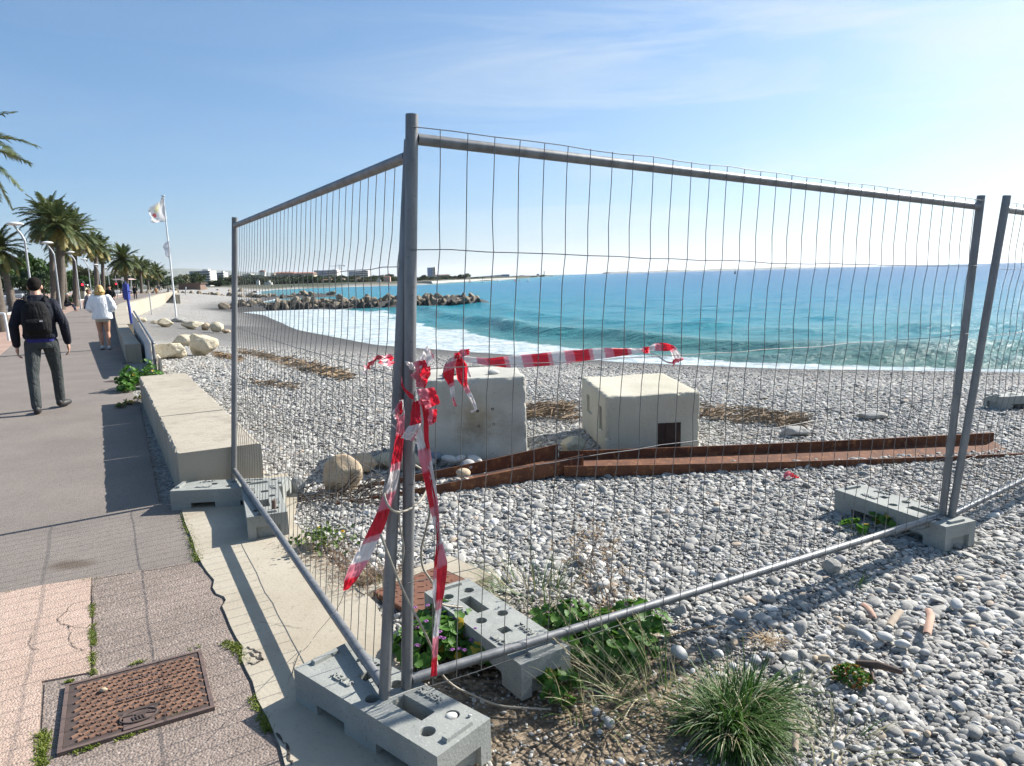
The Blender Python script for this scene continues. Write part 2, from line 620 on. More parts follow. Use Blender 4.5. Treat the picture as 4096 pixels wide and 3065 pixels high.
br += .34 * np.exp(-(q2 / 2.6) ** 2) * (.4 + 1.1 * fbm(X / 6, Y / 6, 2, 61))
q3 = D - 2.6 - 1.2 * (fbm(X / 5, Y / 5, 2, 74) - .5)
br += np.interp(X, [0, 6, 12, 30], [0, .06, .26, .3]) * np.where(q3 < 0, np.exp(-(q3 / .6) ** 2), np.exp(-(q3 / 1.6) ** 2))
ch = np.clip(D / 10, 0.0, 1)
chop = (.34 * (fbm(X / 5 + Y / 9, Y / 3.2, 3, 40) - .5) + .16 * (fbm(X / 1.9, Y / 1.3, 3, 44) - .5)) * ch * np.clip(1 - r / 900, 0, 1)
Z = SEA_Z + br * near + chop
keep = (D[Fq] > -1.6).any(1)
V = np.stack([X, Y, Z], 1)
sea = np_mesh('sea', V, Fq[keep], SEA)
tag(sea, kind='structure')
fattr(sea, 'offshore', np.clip(np.log1p(np.maximum(D, 0) / 9.0) / np.log1p(900 / 9.0), 0, 1))
swash = np.clip((w0 * (.8 + .5 * fbm(X / 3, Y / 3, 3, 11)) - D) / np.maximum(w0 * .30, .5), 0, 1)
lace = np.clip((w0 * 1.45 + 1.2 - D) / 4.0, 0, 1) * .30
ridge = .42 * np.exp(-((q - .4) / 1.1) ** 2) * (fbm(X / 2.4, Y / 2.4, 3, 71) > .56)
trail = .40 * np.clip(1 - np.abs(q - 4.5) / 5.5, 0, 1) * np.clip((fbm(X / 2.2, Y / 1.2, 4, 83) - .5) * 7, 0, 1)
flank = .45 * np.clip(1 - np.abs(q + 2.4) / 2.2, 0, 1) * np.clip((fbm(X / 1.6, Y / 1.0, 4, 93) - .5) * 7, 0, 1)
caps = .30 * (fbm(X / 6, Y / 3, 4, 77) > .70) * np.clip(D / 40, 0, 1) * (r < 500)
gr = .35 * np.clip(1 - np.abs(D - 1.5) / 2.5, 0, 1) * ((r > 80) & (r < 460))
fattr(sea, 'foam', np.maximum.reduce([swash, lace, ridge * near, trail * near, flank * near, caps, gr]))

# ------------------------------------------------------------------ promenade, patches and the concrete strip
def asphalt(name, c1, c2, sp, scale, speck, bump, coarse=110.0):
    t = NT(name)
    co = t.coord('Position')
    big = t.noise(co, scale, 5, .6)
    col = t.mix(t.ramp(big.outputs['Fac'], [(.36, 0.0), (.64, 1.0)]), c1, c2)
    vz = t.voro(co, coarse)
    col = t.mix(t.ramp(vz.outputs['Color'], [(.0, .62), (.45, .1), (.8, 0.0)]), col, tuple(x * .35 for x in c1))
    col = t.mix(t.ramp(vz.outputs['Color'], [(speck, 0.0), (speck + .08, .5)]), col, sp)
    st = t.noise(co, .9, 4)
    col = t.mix(t.ramp(st.outputs['Fac'], [(.55, 0.0), (.75, .35)]), col, tuple(x * .6 for x in c1))
    if name == 'promenade_asphalt':
        q = at(285, 2262, 0)
        dv = t.new('ShaderNodeVectorMath', operation='DISTANCE')
        mp_ = t.new('ShaderNodeMapping')
        mp_.inputs['Location'].default_value = (-q.x, -q.y * 1.6, 0)
        mp_.inputs['Scale'].default_value = (1, 1.6, 1)
        t.l.new(co, mp_.inputs[0])
        t.l.new(mp_.outputs[0], dv.inputs[0])
        dd = t.math('ADD', dv.outputs['Value'], t.math('MULTIPLY', t.math('SUBTRACT', t.noise(co, 9, 4).outputs['Fac'], .5), .12))
        col = t.mix(t.ramp(dd, [(.06, .75), (.17, 0.0)]), col, (.085, .060, .042))
    t.base(col)
    hh = t.math('ADD', t.math('MULTIPLY', vz.outputs['Distance'], -1), t.math('MULTIPLY', t.noise(co, 9, 4).outputs['Fac'], .8))
    return t.set(.85, 0, .3, t.bump(hh, bump, .012))

ASPH = asphalt('promenade_asphalt', (.190, .163, .142), (.228, .196, .170), (.36, .33, .30), 1.2, .90, .3, 150.0)
ROUGHA = asphalt('worn_asphalt', (.215, .172, .145), (.275, .22, .185), (.42, .36, .31), 2.4, .80, .45, 105.0)
PINKA = asphalt('pink_asphalt', (.41, .30, .235), (.475, .355, .285), (.56, .46, .39), 2.0, .86, .38, 120.0)
PINKP = asphalt('pink_paving', (.33, .22, .17), (.40, .28, .22), (.5, .42, .36), .8, .88, .2, 60.0)
ROADM = asphalt('road_asphalt', (.16, .155, .15), (.20, .19, .185), (.3, .3, .3), .6, .9, .2, 80.0)

WALL_IN = [(-2.53, 5.13), (-5.26, 9.8)]
W2 = [(-8.25, 14.94), (-12.87, 22.97), (-19.12, 34.04), (-23.9, 42.8), (-29.6, 54), (-38.2, 74), (-49, 98), (-60, 124), (-72.5, 153)]
def slab_left():
    px = [(722, 2028), (742, 2100), (770, 2165), (785, 2220), (815, 2275), (832, 2300), (858, 2330), (852, 2362), (866, 2385), (898, 2398), (905, 2412), (890, 2436), (905, 2470), (925, 2520), (948, 2565), (972, 2600), (968, 2650), (985, 2690), (1012, 2740), (1030, 2810), (1068, 2880), (1100, 2950), (1122, 3000), (1140, 3070), (1190, 3220), (1300, 3500)]
    return [at(x, y, 0) for x, y in px]
SL = [(p.x, p.y) for p in slab_left()]
PROM_L = [(-4.9, 3.0), (-12.8, 17.5), (-15.9, 22.6), (-26.1, 40.6), (-32, 51.9), (-44, 76), (-56, 101), (-68, 128), (-79, 152), (-108, 205)]

def sheet(name, poly, z, m, thick=.06):
    mb = MB()
    mb.prism(poly, z - thick, z)
    o = mb.build(name, m)
    bm = bmesh.new(); bm.from_mesh(o.data)
    bmesh.ops.recalc_face_normals(bm, faces=bm.faces)
    bm.to_mesh(o.data); bm.free()
    return tag(o, kind='structure')

def off_path(P, d):
    out = []
    for i, p in enumerate(P):
        a, b = P[max(i - 1, 0)], P[min(i + 1, len(P) - 1)]
        tx, ty = b[0] - a[0], b[1] - a[1]
        l = math.hypot(tx, ty)
        out.append((p[0] + ty / l * d, p[1] - tx / l * d))
    return out

# promenade: right edge = slab edge, wall, gap, second wall
right = [(-.4, .6)] + list(reversed(SL[:-1])) + [(-2.66, 5.05), (-5.30, 9.80), (-5.75, 10.5), (-8.3, 14.85)] + [(p[0] + .12, p[1]) for p in W2]
prom = sheet('promenade', [(-3.2, -1.0), (-.2, -1.0)] + right + [(-106, 206)] + list(reversed(PROM_L)), .004, ASPH, .08)

# worn trench patch in front and the pink patch at the corner
J = [at(-60, 2392, 0), at(0, 2380, 0), at(150, 2352, 0), at(365, 2318, 0), at(500, 2296, 0), at(640, 2276, 0), at(770, 2252, 0)]
patch = [(p.x, p.y) for p in J[3:]]
inner = [p for p in SL if p[1] < J[-1].y - .02]
left = [at(x, y, 0) for x, y in ((160, 3400), (165, 3060), (170, 2900), (180, 2742), (372, 2700), (368, 2600), (372, 2500), (368, 2400))]
sheet('worn_asphalt_patch', [(p.x, p.y) for p in J[3:]] + [(x - .015, y) for x, y in inner[:-1]] + [(-.55, 1.45)] + [(p.x, p.y) for p in left], .008, ROUGHA, .05)
sheet('pink_asphalt_patch', [(p.x, p.y) for p in J[:4]][::-1] + [at(-400, 2440, 0)[:2], at(-500, 3400, 0)[:2]] + [at(130, 3400, 0)[:2], at(150, 3060, 0)[:2], at(168, 2735, 0)[:2], at(366, 2698, 0)[:2], at(362, 2600, 0)[:2], at(366, 2500, 0)[:2], at(362, 2400, 0)[:2]], .012, PINKA, .05)
# cycle path, kerbs and road on the land side
L1 = PROM_L
L2 = off_path(L1, -1.6)
L3 = off_path(L1, -2.0)
L4 = off_path(L1, -10.5)
sheet('cycle_path', L1[::-1] + off_path(L1, -3.2), .010, PINKP, .08)
sheet('kerb', off_path(L1, -3.2)[::-1] + off_path(L1, -3.5), .11, mat('kerb_stone', (.5, .48, .44), (.42, .4, .37), 8, .8), .18)
sheet('road', off_path(L1, -3.5)[::-1] + off_path(L1, -14), .006, ROADM, .08)
sheet('land_pavement', off_path(L1, -14)[::-1] + off_path(L1, -60), .10, PINKP, .2)

t = NT('slab_concrete')
co = t.coord('Position')
col = t.mix(t.ramp(t.noise(co, 1.6, 6, .6).outputs['Fac'], [(.34, 0.0), (.66, 1.0)]), (.33, .285, .215), (.41, .37, .295))
col = t.mix(t.ramp(t.noise(co, 45, 5).outputs['Fac'], [(.30, .55), (.42, 0.0)]), col, (.23, .20, .16))
crk = t.voro(t.coord('Position', (1, 1.2, 1)), 1.05, 'DISTANCE_TO_EDGE')
t.base(col)
SLABM = t.set(.85, 0, .3, t.bump(t.noise(co, 60, 6).outputs['Fac'], .35, .006))
SR = [(-.62, 1.2), (.05, 1.45), (-.05, 1.95)] + [tuple(at(x, y, 0)[:2]) for x, y in ((1700, 2900), (1590, 2640), (1545, 2520), (1500, 2420), (1420, 2345), (1330, 2270), (1262, 2195), (1215, 2140), (1172, 2092), (1190, 1990), (1150, 1900))]
sheet('concrete_strip', SL[:-1] + SR + [(-2.5, 5.4)], .016, SLABM, .12)

# ------------------------------------------------------------------ seaside walls
t = NT('wall_concrete')
co = t.coord('Position')
col = t.mix(t.ramp(t.noise(co, 1.1, 6, .62).outputs['Fac'], [(.34, 0.0), (.66, 1.0)]), (.335, .295, .228), (.39, .35, .28))
col = t.mix(t.ramp(t.noise(t.coord('Position', (3, 3, .5)), 2.2, 5).outputs['Fac'], [(.50, 0.0), (.72, .55)]), col, (.22, .19, .15))
col = t.mix(t.ramp(t.noise(co, 120, 3).outputs['Fac'], [(.62, 0.0), (.7, .5)]), col, (.2, .18, .16))
t.base(col)
WALLC = t.set(.85, 0, .3, t.bump(t.noise(co, 35, 7, .65).outputs['Fac'], .45, .012))

def rough_block(mb, a, b, width, z0, z1, nseg, seed, chip=.006, cut=.012):
    """a bench-height wall piece between a and b (inner face), with worn, slightly uneven edges"""
    a, b = Vector((a[0], a[1], 0)), Vector((b[0], b[1], 0))
    tdir = (b - a).normalized()
    nd = Vector((tdir.y, -tdir.x, 0))
    rnd = random.Random(seed)
    prof = [(0, z0), (0, z1 - cut), (cut, z1), (width - cut, z1), (width, z1 - cut), (width, z0)]
    rows = []
    L = (b - a).length
    for i in range(nseg + 1):
        s = L * i / nseg
        row = []
        for k, (u, z) in enumerate(prof):
            j = chip if k in (1, 2, 3, 4) else 0
            row.append(a + tdir * s + nd * (u + rnd.uniform(-j, j)) + Vector((0, 0, z + rnd.uniform(-j, j))))
        rows.append(row)
    n = len(prof)
    vs = [p for r_ in rows for p in r_]
    fs = [(i * n + k, i * n + k + 1, (i + 1) * n + k + 1, (i + 1) * n + k) for i in range(nseg) for k in range(n - 1)]
    fs += [tuple(range(n)), tuple(reversed(range(nseg * n, nseg * n + n)))]
    mb.add(vs, fs)

w1 = thing('seaside_wall', 'low pale concrete bench wall beside the asphalt, cut off square behind the fence end', 'wall', (-2.3, 5.3, 0))
cuts = [0, .28, .62, .985, 1.0]
cuts = [0.0, .33, .68, 1.0]
P0, P1 = Vector((-2.53, 5.13, 0)), Vector((-5.26, 9.8, 0))
for i in range(3):
    a, b = P0.lerp(P1, cuts[i] + (.0012 if i else 0)), P0.lerp(P1, cuts[i + 1] - .0012)
    mb = MB(); rough_block(mb, a, b, .60, -.3, .36 - .002 * i, 26, 5 + i)
    mb.build('wall_section', WALLC, w1, world=True)
w2 = thing('seaside_wall', 'long curving cream concrete sea wall running along the promenade into the distance', 'wall', (W2[0][0], W2[0][1], 0))
# resample the curve
pts = []
for i in range(len(W2) - 1):
    k = 3 if i < 4 else 4
    for j in range(k):
        f = j / k
        p0, p1, p2, p3 = [Vector(W2[min(max(i + q_, 0), len(W2) - 1)]) for q_ in (-1, 0, 1, 2)]
        pts.append(.5 * ((2 * p1) + (p2 - p0) * f + (2 * p0 - 5 * p1 + 4 * p2 - p3) * f * f + (3 * p1 - p0 - 3 * p2 + p3) * f ** 3))
pts.append(Vector(W2[-1]))
for i in range(len(pts) - 1):
    a, b = pts[i], pts[i + 1]
    g = .02 / (b - a).length if i in (3, 9) else .001
    mb = MB(); rough_block(mb, a.lerp(b, g), b.lerp(a, .0005), .30 if i < 3 else .58, -1.8, .385 + (.002 if i % 2 else 0), 6, 30 + i, .003)
    mb.build('wall_section', WALLC, w2, world=True)

# ------------------------------------------------------------------ fence panels
t = NT('galvanised_steel')
co = t.coord('Object')
col = t.mix(t.ramp(t.noise(t.coord('Object', (6, 6, 1.2)), 3.0, 6, .65).outputs['Fac'], [(.36, 0.0), (.64, 1.0)]), (.155, .158, .16), (.235, .238, .24))
col = t.mix(t.ramp(t.noise(co, 70, 3).outputs['Fac'], [(.60, 0.0), (.72, .5)]), col, (.11, .10, .09))
t.base(col)
GALV = t.set(t.ramp(t.noise(co, 9, 5).outputs['Fac'], [(.3, .42), (.7, .62)]), .45, .5, t.bump(t.noise(co, 160, 3).outputs['Fac'], .12, .002))
WIRE = mat('fence_wire', (.19, .19, .188), (.125, .12, .115), 14, .45, .5)

def fence_panel(label, A0, A1, B0, B1, horiz, nv, rails, seed, end_post=True, sag=.012, wire_off=-.024):
    """A0/A1 bottom and top of one post, B0/B1 of the other. horiz: list of (fraction at A, fraction at B)"""
    A0, A1, B0, B1 = map(Vector, (A0, A1, B0, B1))
    root = thing('mesh_fence', label, 'fence panel', (A0.x, A0.y, 0), 0, 'mesh fence panels')
    rnd = random.Random(seed)
    r = .021
    def P(u, v): return (A0.lerp(A1, v)).lerp(B0.lerp(B1, v), u)
    nrm = (B0 - A0).cross(Vector((0, 0, 1))).normalized()       # towards the camera side
    if nrm.y > 0: nrm = -nrm
    for u in ((0, 1) if end_post else (0,)):
        mb = MB()
        mb.tube([P(u, 0), P(u, .35), P(u, .7), P(u, .985)], r, 16, caps=False)
        ax = (P(u, 1) - P(u, .985)).normalized()
        mb.tube([P(u, .985), P(u, 1)], [r, r], 16)
        mb.build('post', GALV, root, world=True)
    for va, vb in rails:
        mb = MB()
        a, b = A0.lerp(A1, va), B0.lerp(B1, vb)
        d = (b - a).normalized()
        mb.tube([a + d * r * .9, a.lerp(b, .33), a.lerp(b, .66), b - d * r * .9], .0185, 14)
        mb.build('rail', GALV, root, world=True)
    # the welded mesh: straight long wires, slightly bent uprights
    mb = MB()
    wr = .0017
    L = (B0 - A0).length
    prof = []
    for ha, hb in horiz:
        pts = []
        for i in range(25):
            u = i / 24
            h = ha + (hb - ha) * u
            p = P(u * 1.006 - .003, h) + nrm * (-wire_off * .9)
            inner = 0 < ha < .95
            p.z += (rnd.uniform(-.004, .004) - (sag * math.sin(math.pi * u) if inner and .1 < ha else 0))
            pts.append(p)
        prof.append(pts)
        mb.tube(pts, wr, 5, caps=False)
    top, bot = horiz[0], horiz[-1]
    for k in range(nv):
        u = (k + .9) / (nv + .9)
        if u > 1.0: continue
        ja, jb, jc, jd, je = [rnd.uniform(-1, 1) for _ in range(5)]
        pts = []
        base_h = [x[0] + (x[1] - x[0]) * u for x in horiz]
        hs = []
        for i in range(len(base_h) - 1):
            hs += [base_h[i], base_h[i] * .72 + base_h[i + 1] * .28, base_h[i] * .3 + base_h[i + 1] * .7]
        hs.append(base_h[-1])
        wob = [rnd.gauss(0, .0018) for _ in hs]
        wob[0] *= .3
        drift = rnd.gauss(0, .003)
        for h, w_ in zip(hs, wob):
            ib = min(range(len(base_h)), key=lambda i: abs(base_h[i] - h))
            fold = .010 * (abs(base_h[ib] - h) < .002 and 0 < ib < len(base_h) - 1)
            q = P(u + (w_ + drift * math.sin(3.0 * (1 - h))) / L, h) + nrm * (-wire_off * .9 + wr * 1.6 + fold)
            i0 = u * 24
            ii = min(int(i0), 23)
            sagz = -(sag * math.sin(math.pi * u)) * (1 if .1 < h < .93 else 0)
            q.z += sagz
            pts.append(q)
        mb.tube(pts, wr, 5, caps=False)
    mb.build('wire_mesh', WIRE, root, world=True)
    return root, P, nrm

RA0, RA1 = Vector((-.419, 2.352, .03)), Vector((-.298, 2.352, 2.140))
RB0, RB1 = Vector((2.540, 4.005, -.03)), Vector((2.652, 4.02, 1.995))
def frac(z, a, b): return (z - a.z) / (b.z - a.z)
H_R = [(2.100, 1.966), (1.716, 1.605), (1.314, 1.222), (.921, .868), (.560, .505), (.142, .108)]
H_R = [(frac(a, RA0, RA1), frac(b, RB0, RB1)) for a, b in H_R]
RAIL_R = [(frac(2.066, RA0, RA1), frac(1.934, RB0, RB1)), (frac(.178, RA0, RA1), frac(.135, RB0, RB1))]
fpR, PR, NR = fence_panel('galvanised mesh fence panel facing the sea, with red and white tape tied across it', RA0, RA1, RB0, RB1, H_R, 33, RAIL_R, 3)

LA0 = at(1537, 2790, .15); LA0.z = .15
LA1 = atp(1641, 562, 2.405)
d = (LA1 - LA0) / (LA1.z - LA0.z)
LA0 = LA0 - d * .12
LB0, LB1 = Vector((-2.213, 5.165, .02)), Vector((-2.03, 5.17, 2.08))
LB0 = at(936, 1892, .16); tmp = atp(939, 870, LB0.y)
d = (tmp - LB0) / (tmp.z - LB0.z)
LB1, LB0 = tmp, LB0 - d * .13
HL = [2.00, 1.70, 1.30, .92, .56, .135]
def fl(z): return (frac(z, LA0, LA1), frac(z + .0, LB0, LB1))
H_L = [fl(LA1.z - .075), fl(1.665), fl(1.285), fl(.905), fl(.55), fl(.135)]
H_L[0] = (frac(LA1.z - .035, LA0, LA1), frac(LB1.z - .035, LB0, LB1))
RAIL_L = [(frac(LA1.z - .05, LA0, LA1), frac(LB1.z - .06, LB0, LB1)), (frac(.185, LA0, LA1), frac(.185, LB0, LB1))]
fpL, PL, NL = fence_panel('galvanised mesh fence panel running along the promenade edge to the bench wall', LA0, LA1, LB0, LB1, H_L, 35, RAIL_L, 7, wire_off=.024)

CA0, CA1 = at(3805, 2072, .13), None
CA1 = atp(4028, 783, CA0.y)
d = (CA1 - CA0) / (CA1.z - CA0.z)
CA0 = CA0 - d * .12
dirC = Vector((.805, .593, 0)).normalized()
CB0, CB1 = CA0 + dirC * 3.45, CA1 + dirC * 3.45
CB0.z -= .05; CB1.z -= .05
H_C = [(frac(z, CA0, CA1), frac(z - .05, CB0, CB1)) for z in (CA1.z - .04, 1.59, 1.21, .85, .49, .10)]
RAIL_C = [(frac(CA1.z - .075, CA0, CA1), frac(CA1.z - .125, CB0, CB1)), (frac(.15, CA0, CA1), frac(.12, CB0, CB1))]
fpC, PC, NC = fence_panel('galvanised mesh fence panel cut off by the right edge', CA0, CA1, CB0, CB1, H_C, 33, RAIL_C, 11)

# ------------------------------------------------------------------ concrete fence feet
t = NT('foot_concrete')
co = t.coord('Object')
col = t.mix(t.ramp(t.noise(co, 7, 6, .6).outputs['Fac'], [(.34, 0.0), (.66, 1.0)]), (.235, .245, .228), (.30, .31, .285))
col = t.mix(t.ramp(t.noise(co, 130, 2).outputs['Fac'], [(.63, 0.0), (.68, .7)]), col, (.42, .42, .39))
col = t.mix(t.ramp(t.noise(co, 85, 3).outputs['Fac'], [(.30, .6), (.38, 0.0)]), col, (.12, .125, .12))
t.base(col)
FOOTC = t.set(.82, 0, .35, t.bump(t.noise(co, 90, 6, .65).outputs['Fac'], .5, .004))

FL, FW, FH = .80, .245, .15
def make_foot_mesh():
    mb = MB()
    mb.box((FL / 2, 0, FH / 2), (FL, FW, FH), taper=1.0)
    me = bpy.data.meshes.new('foot'); me.from_pydata(mb.v, [], mb.f)
    o = bpy.data.objects.new('foot_tmp', me); COL.objects.link(o)
    cut = MB()
    def cyl(x, y, r, z0, z1): cut.tube([(x, y, z0), (x, y, z1)], r, 20)
    for x in (.115, .405):
        for y in (-.056, .056): cyl(x, y, .0265, .02, FH + .02)
    cut.box((.255, .0, .09), (.165, .062, .18))
    cut.box((.535, -.02, .1), (.048, .048, .14))
    # notches under the long sides and under the ends
    cut.box((.225, .0, .024), (.17, FW + .02, .062))
    cut.box((.575, .0, .024), (.17, FW + .02, .062))
    cut.box((-.02, .0, .03), (.09, .145, .09))
    cut.box((FL + .02, .0, .03), (.09, .145, .09))
    mc = bpy.data.meshes.new('cut'); mc.from_pydata(cut.v, [], cut.f)
    c = bpy.data.objects.new('cut_tmp', mc); COL.objects.link(c)
    bm = bmesh.new(); bm.from_mesh(mc); bmesh.ops.recalc_face_normals(bm, faces=bm.faces); bm.to_mesh(mc); bm.free()
    md = o.modifiers.new('b', 'BOOLEAN'); md.operation = 'DIFFERENCE'; md.object = c; md.solver = 'EXACT'; md.use_self = True
    bv = o.modifiers.new('v', 'BEVEL'); bv.width = .005; bv.segments = 2; bv.limit_method = 'ANGLE'; bv.angle_limit = R(40)
    bpy.context.view_layer.update()
    res = evaluated(o)
    bpy.data.objects.remove(c)
    return res

foot_mesh = make_foot_mesh()
foot_mesh.name = 'foot_body'

def text_mesh(body, size, depth, name='text'):
    cu = bpy.data.curves.new(name, 'FONT')
    cu.body = body; cu.size = size; cu.extrude = depth / 2; cu.align_x = 'CENTER'; cu.align_y = 'CENTER'
    cu.bevel_depth = size * .02
    cu.resolution_u = 3
    o = bpy.data.objects.new(name, cu); COL.objects.link(o)
    bpy.context.view_layer.update()
    dg = bpy.context.evaluated_depsgraph_get()
    me = bpy.data.meshes.new_from_object(o.evaluated_get(dg), depsgraph=dg)
    bpy.data.objects.remove(o); bpy.data.curves.remove(cu)
    return me

def make_foot(label):
    root = thing('fence_block', label, 'fence foot', group='concrete fence feet')
    body = mesh_obj('foot_body', foot_mesh, FOOTC, root)
    for txt, x, y, rz in (('SUBER', .255, -.082, math.pi), ('REKLS', .585, .055, math.pi), ('JQKT', .60, -.085, math.pi)):
        o = mesh_obj('lettering', text_mesh(txt, .042, .008), FOOTC, root)
        o.location = (x, y, FH + .002); o.rotation_euler = (0, 0, rz)
    for x in (.034, .766):
        mb = MB(); mb.box((x, 0, FH + .006), (.026, .125, .016), taper=.9)
        mb.build('ridge', FOOTC, root)
    return root

def place(root, p0, p1, z=0.0, tilt=0.0, flip=False):
    """x axis of the foot from end p0 towards p1"""
    a = math.atan2(p1[1] - p0[1], p1[0] - p0[0])
    root.location = (p0[0], p0[1], z)
    root.rotation_euler = (0, tilt, a)

ft1 = make_foot('grey concrete fence foot at the corner carrying the two corner posts')
place(ft1, (-.183, 2.065), (-.80, 2.60), .001)
k1 = tree_of(ft1)
def foot(label, p0, p1, z=0.0, tilt=0.0):
    f_ = dup(ft1, k1, (0, 0, 0), label=label)
    place(f_, p0, p1, z, tilt)
    return f_
foot('spare grey concrete fence foot lying among green mallow leaves behind the corner', (-.345, 3.228), (.105, 2.57), -.012)
foot('grey concrete fence foot on the pebbles holding two leaning right-hand posts', (2.57, 3.86), (2.275, 4.61), -.012)
foot('grey concrete fence foot pressed against the square end of the bench wall', (-1.70, 5.06), (-2.56, 5.00), .0)
foot('short-looking grey concrete fence foot with a rod in it, standing on the pale strip', (-1.57, 4.26), (-1.885, 5.0), .018)
pz = on_beach(3945, 1640)
foot('grey concrete fence foot alone on the shingle at the far right edge', (pz.x + .86, pz.y + .12), (pz.x + .02, pz.y), pz.z + .02)

rod = MB()
q0 = Vector((-1.56, 4.36, .13))
rod.tube([q0, q0 + Vector((0, 0, .1))], .014, 10)
ro = thing('steel_rod', 'short rusty steel tube stub standing in the hole of a fence foot', 'rod', tuple(q0))
rod.build('tube', mat('rust_tube', (.16, .10, .07), (.09, .06, .05), 20, .8), ro, world=True)

# ------------------------------------------------------------------ big concrete blocks
def block_mat(name, c1, c2, stains):
    t = NT(name)
    co = t.coord('Object')
    col = t.mix(t.ramp(t.noise(co, 1.8, 6, .62).outputs['Fac'], [(.34, 0.0), (.66, 1.0)]), c1, c2)
    col = t.mix(t.ramp(t.noise(co, 60, 2).outputs['Fac'], [(.66, 0.0), (.70, .8)]), col, tuple(x * .35 for x in c1))
    if stains:
        for pos, rad, sc, amount in stains:
            v = t.new('ShaderNodeVectorMath', operation='DISTANCE')
            t.l.new(co, v.inputs[0]); v.inputs[1].default_value = pos
            dn = t.math('ADD', v.outputs['Value'], t.math('MULTIPLY', t.math('SUBTRACT', t.noise(co, 7, 5, .7).outputs['Fac'], .5), .42))
            col = t.mix(t.math('MULTIPLY', t.ramp(dn, [(0, 1.0), (rad, 0.0)]), amount), col, sc)
    t.base(col)
    nb = t.noise(co, 26, 7, .68)
    return t.set(.86, 0, .3, t.bump(nb.outputs['Fac'], .55, .012))

BLK1 = block_mat('grey_block_concrete', (.36, .35, .305), (.50, .485, .43), [((.50, 0, .40), .26, (.33, .24, .11), .75), ((.50, 0, .30), .20, (.16, .145, .12), .6), ((.85, 0, .25), .22, (.22, .21, .18), .6), ((.2, 0, .6), .3, (.27, .26, .22), .5)])
BLK2 = block_mat('cream_block_concrete', (.43, .395, .305), (.49, .46, .375), [((.5, 0, .1), .34, (.36, .33, .27), .6), ((.1, 0, .35), .25, (.40, .37, .28), .5), ((.75, 0, .45), .2, (.42, .38, .30), .5)])

def chipped_block(size, seed, chip=.012):
    """box with subdivided, broken edges, x width, y depth, z height, origin at the front left bottom corner"""
    bm = bmesh.new()
    bmesh.ops.create_cube(bm, size=1.0)
    for v in bm.verts: v.co = Vector(((v.co.x + .5) * size[0], (v.co.y + .5) * size[1], (v.co.z + .5) * size[2]))
    bmesh.ops.bevel(bm, geom=list(bm.edges), offset=.022, segments=2, affect='EDGES', profile=.5)
    bmesh.ops.subdivide_edges(bm, edges=[e for e in bm.edges if e.calc_length() > .2], cuts=28, use_grid_fill=True)
    for v in bm.verts:
        c = v.co
        dx = min(c.x, size[0] - c.x); dy = min(c.y, size[1] - c.y); dz = min(c.z, size[2] - c.z)
        e = sorted((dx, dy, dz))
        k = max(0, 1 - e[1] / .05)
        n = mnoise.noise(c * 9 + Vector((seed, 0, 0))) + .6 * mnoise.noise(c * 31 + Vector((0, seed, 0)))
        cen = Vector((size[0] / 2, size[1] / 2, size[2] / 2))
        v.co += (cen - c).normalized() * (chip * k * (max(0, n) * 2.2 + .25)) + Vector((mnoise.noise(c * 4 + Vector((seed, 3, 1))), mnoise.noise(c * 4 + Vector((5, seed, 1))), mnoise.noise(c * 4 + Vector((seed, 1, 9))))) * .004
    return bm

def bm_obj(bm, name, m, parent=None, smooth=False):
    bmesh.ops.recalc_face_normals(bm, faces=bm.faces)
    me = bpy.data.meshes.new(name); bm.to_mesh(me); bm.free()
    for p in me.polygons: p.use_smooth = smooth
    return mesh_obj(name, me, m, parent)

b1 = thing('concrete_block', 'big grey concrete cube with four drilled holes and brown stains, beside the taped posts', 'concrete block', (-.83, 6.06, -.03), R(6))
bm = chipped_block((.96, .80, .765), 2.0)
bm_obj(bm, 'block_body', BLK1, b1)
HOLE = mat('dark_hole', (.02, .02, .02), (.03, .028, .025), 30, .95)
for hx, hz in ((.52, .47), (.655, .482), (.528, .335), (.66, .345)):
    mb = MB(); mb.lathe([(.0, -.001), (.006, 0.0), (.011, .003), (.013, .0005)], seg=12)
    h = mb.build('bolt_hole', HOLE, b1); h.location = (hx, -.001, hz); h.rotation_euler = (R(90), 0, 0)

b2 = thing('concrete_block', 'big cream concrete block with a rusty steel plate let into its front', 'concrete block', (.845, 6.26, -.03), R(6))
bm = chipped_block((.90, 1.08, .56), 7.0, .014)
# the top dips a little towards the front left
for v in bm.verts:
    if v.co.z > .3: v.co.z += .03 * (v.co.y - .3) - .012 * math.exp(-((v.co.x - .3) / .2) ** 2)
body2 = bm_obj(bm, 'block_body', BLK2, b2)
# recesses on the left face
c = MB()
for y0, y1, z0, z1 in ((.12, .26, .20, .42), (.58, .80, .26, .44)):
    c.box((0, (y0 + y1) / 2, (z0 + z1) / 2), (.05, y1 - y0, z1 - z0))
c.box((.60, 0, .135), (.22, .02, .275))
mc = bpy.data.meshes.new('cut'); mc.from_pydata(c.v, [], c.f)
co_ = bpy.data.objects.new('cut_tmp', mc); COL.objects.link(co_)
co_.parent = b2
md = body2.modifiers.new('b', 'BOOLEAN'); md.operation = 'DIFFERENCE'; md.object = co_; md.solver = 'EXACT'
bpy.context.view_layer.update()
dg = bpy.context.evaluated_depsgraph_get()
nm = bpy.data.meshes.new_from_object(body2.evaluated_get(dg), depsgraph=dg)
body2.modifiers.clear(); body2.data = nm
bpy.data.objects.remove(co_)
t = NT('rusty_steel')
co = t.coord('Object')
col = t.mix(t.ramp(t.noise(co, 5, 7, .65).outputs['Fac'], [(.36, 0.0), (.62, 1.0)]), (.085, .035, .02), (.16, .065, .032))
col = t.mix(t.ramp(t.noise(co, 19, 5, .6).outputs['Fac'], [(.55, 0.0), (.66, .8)]), col, (.27, .12, .05))
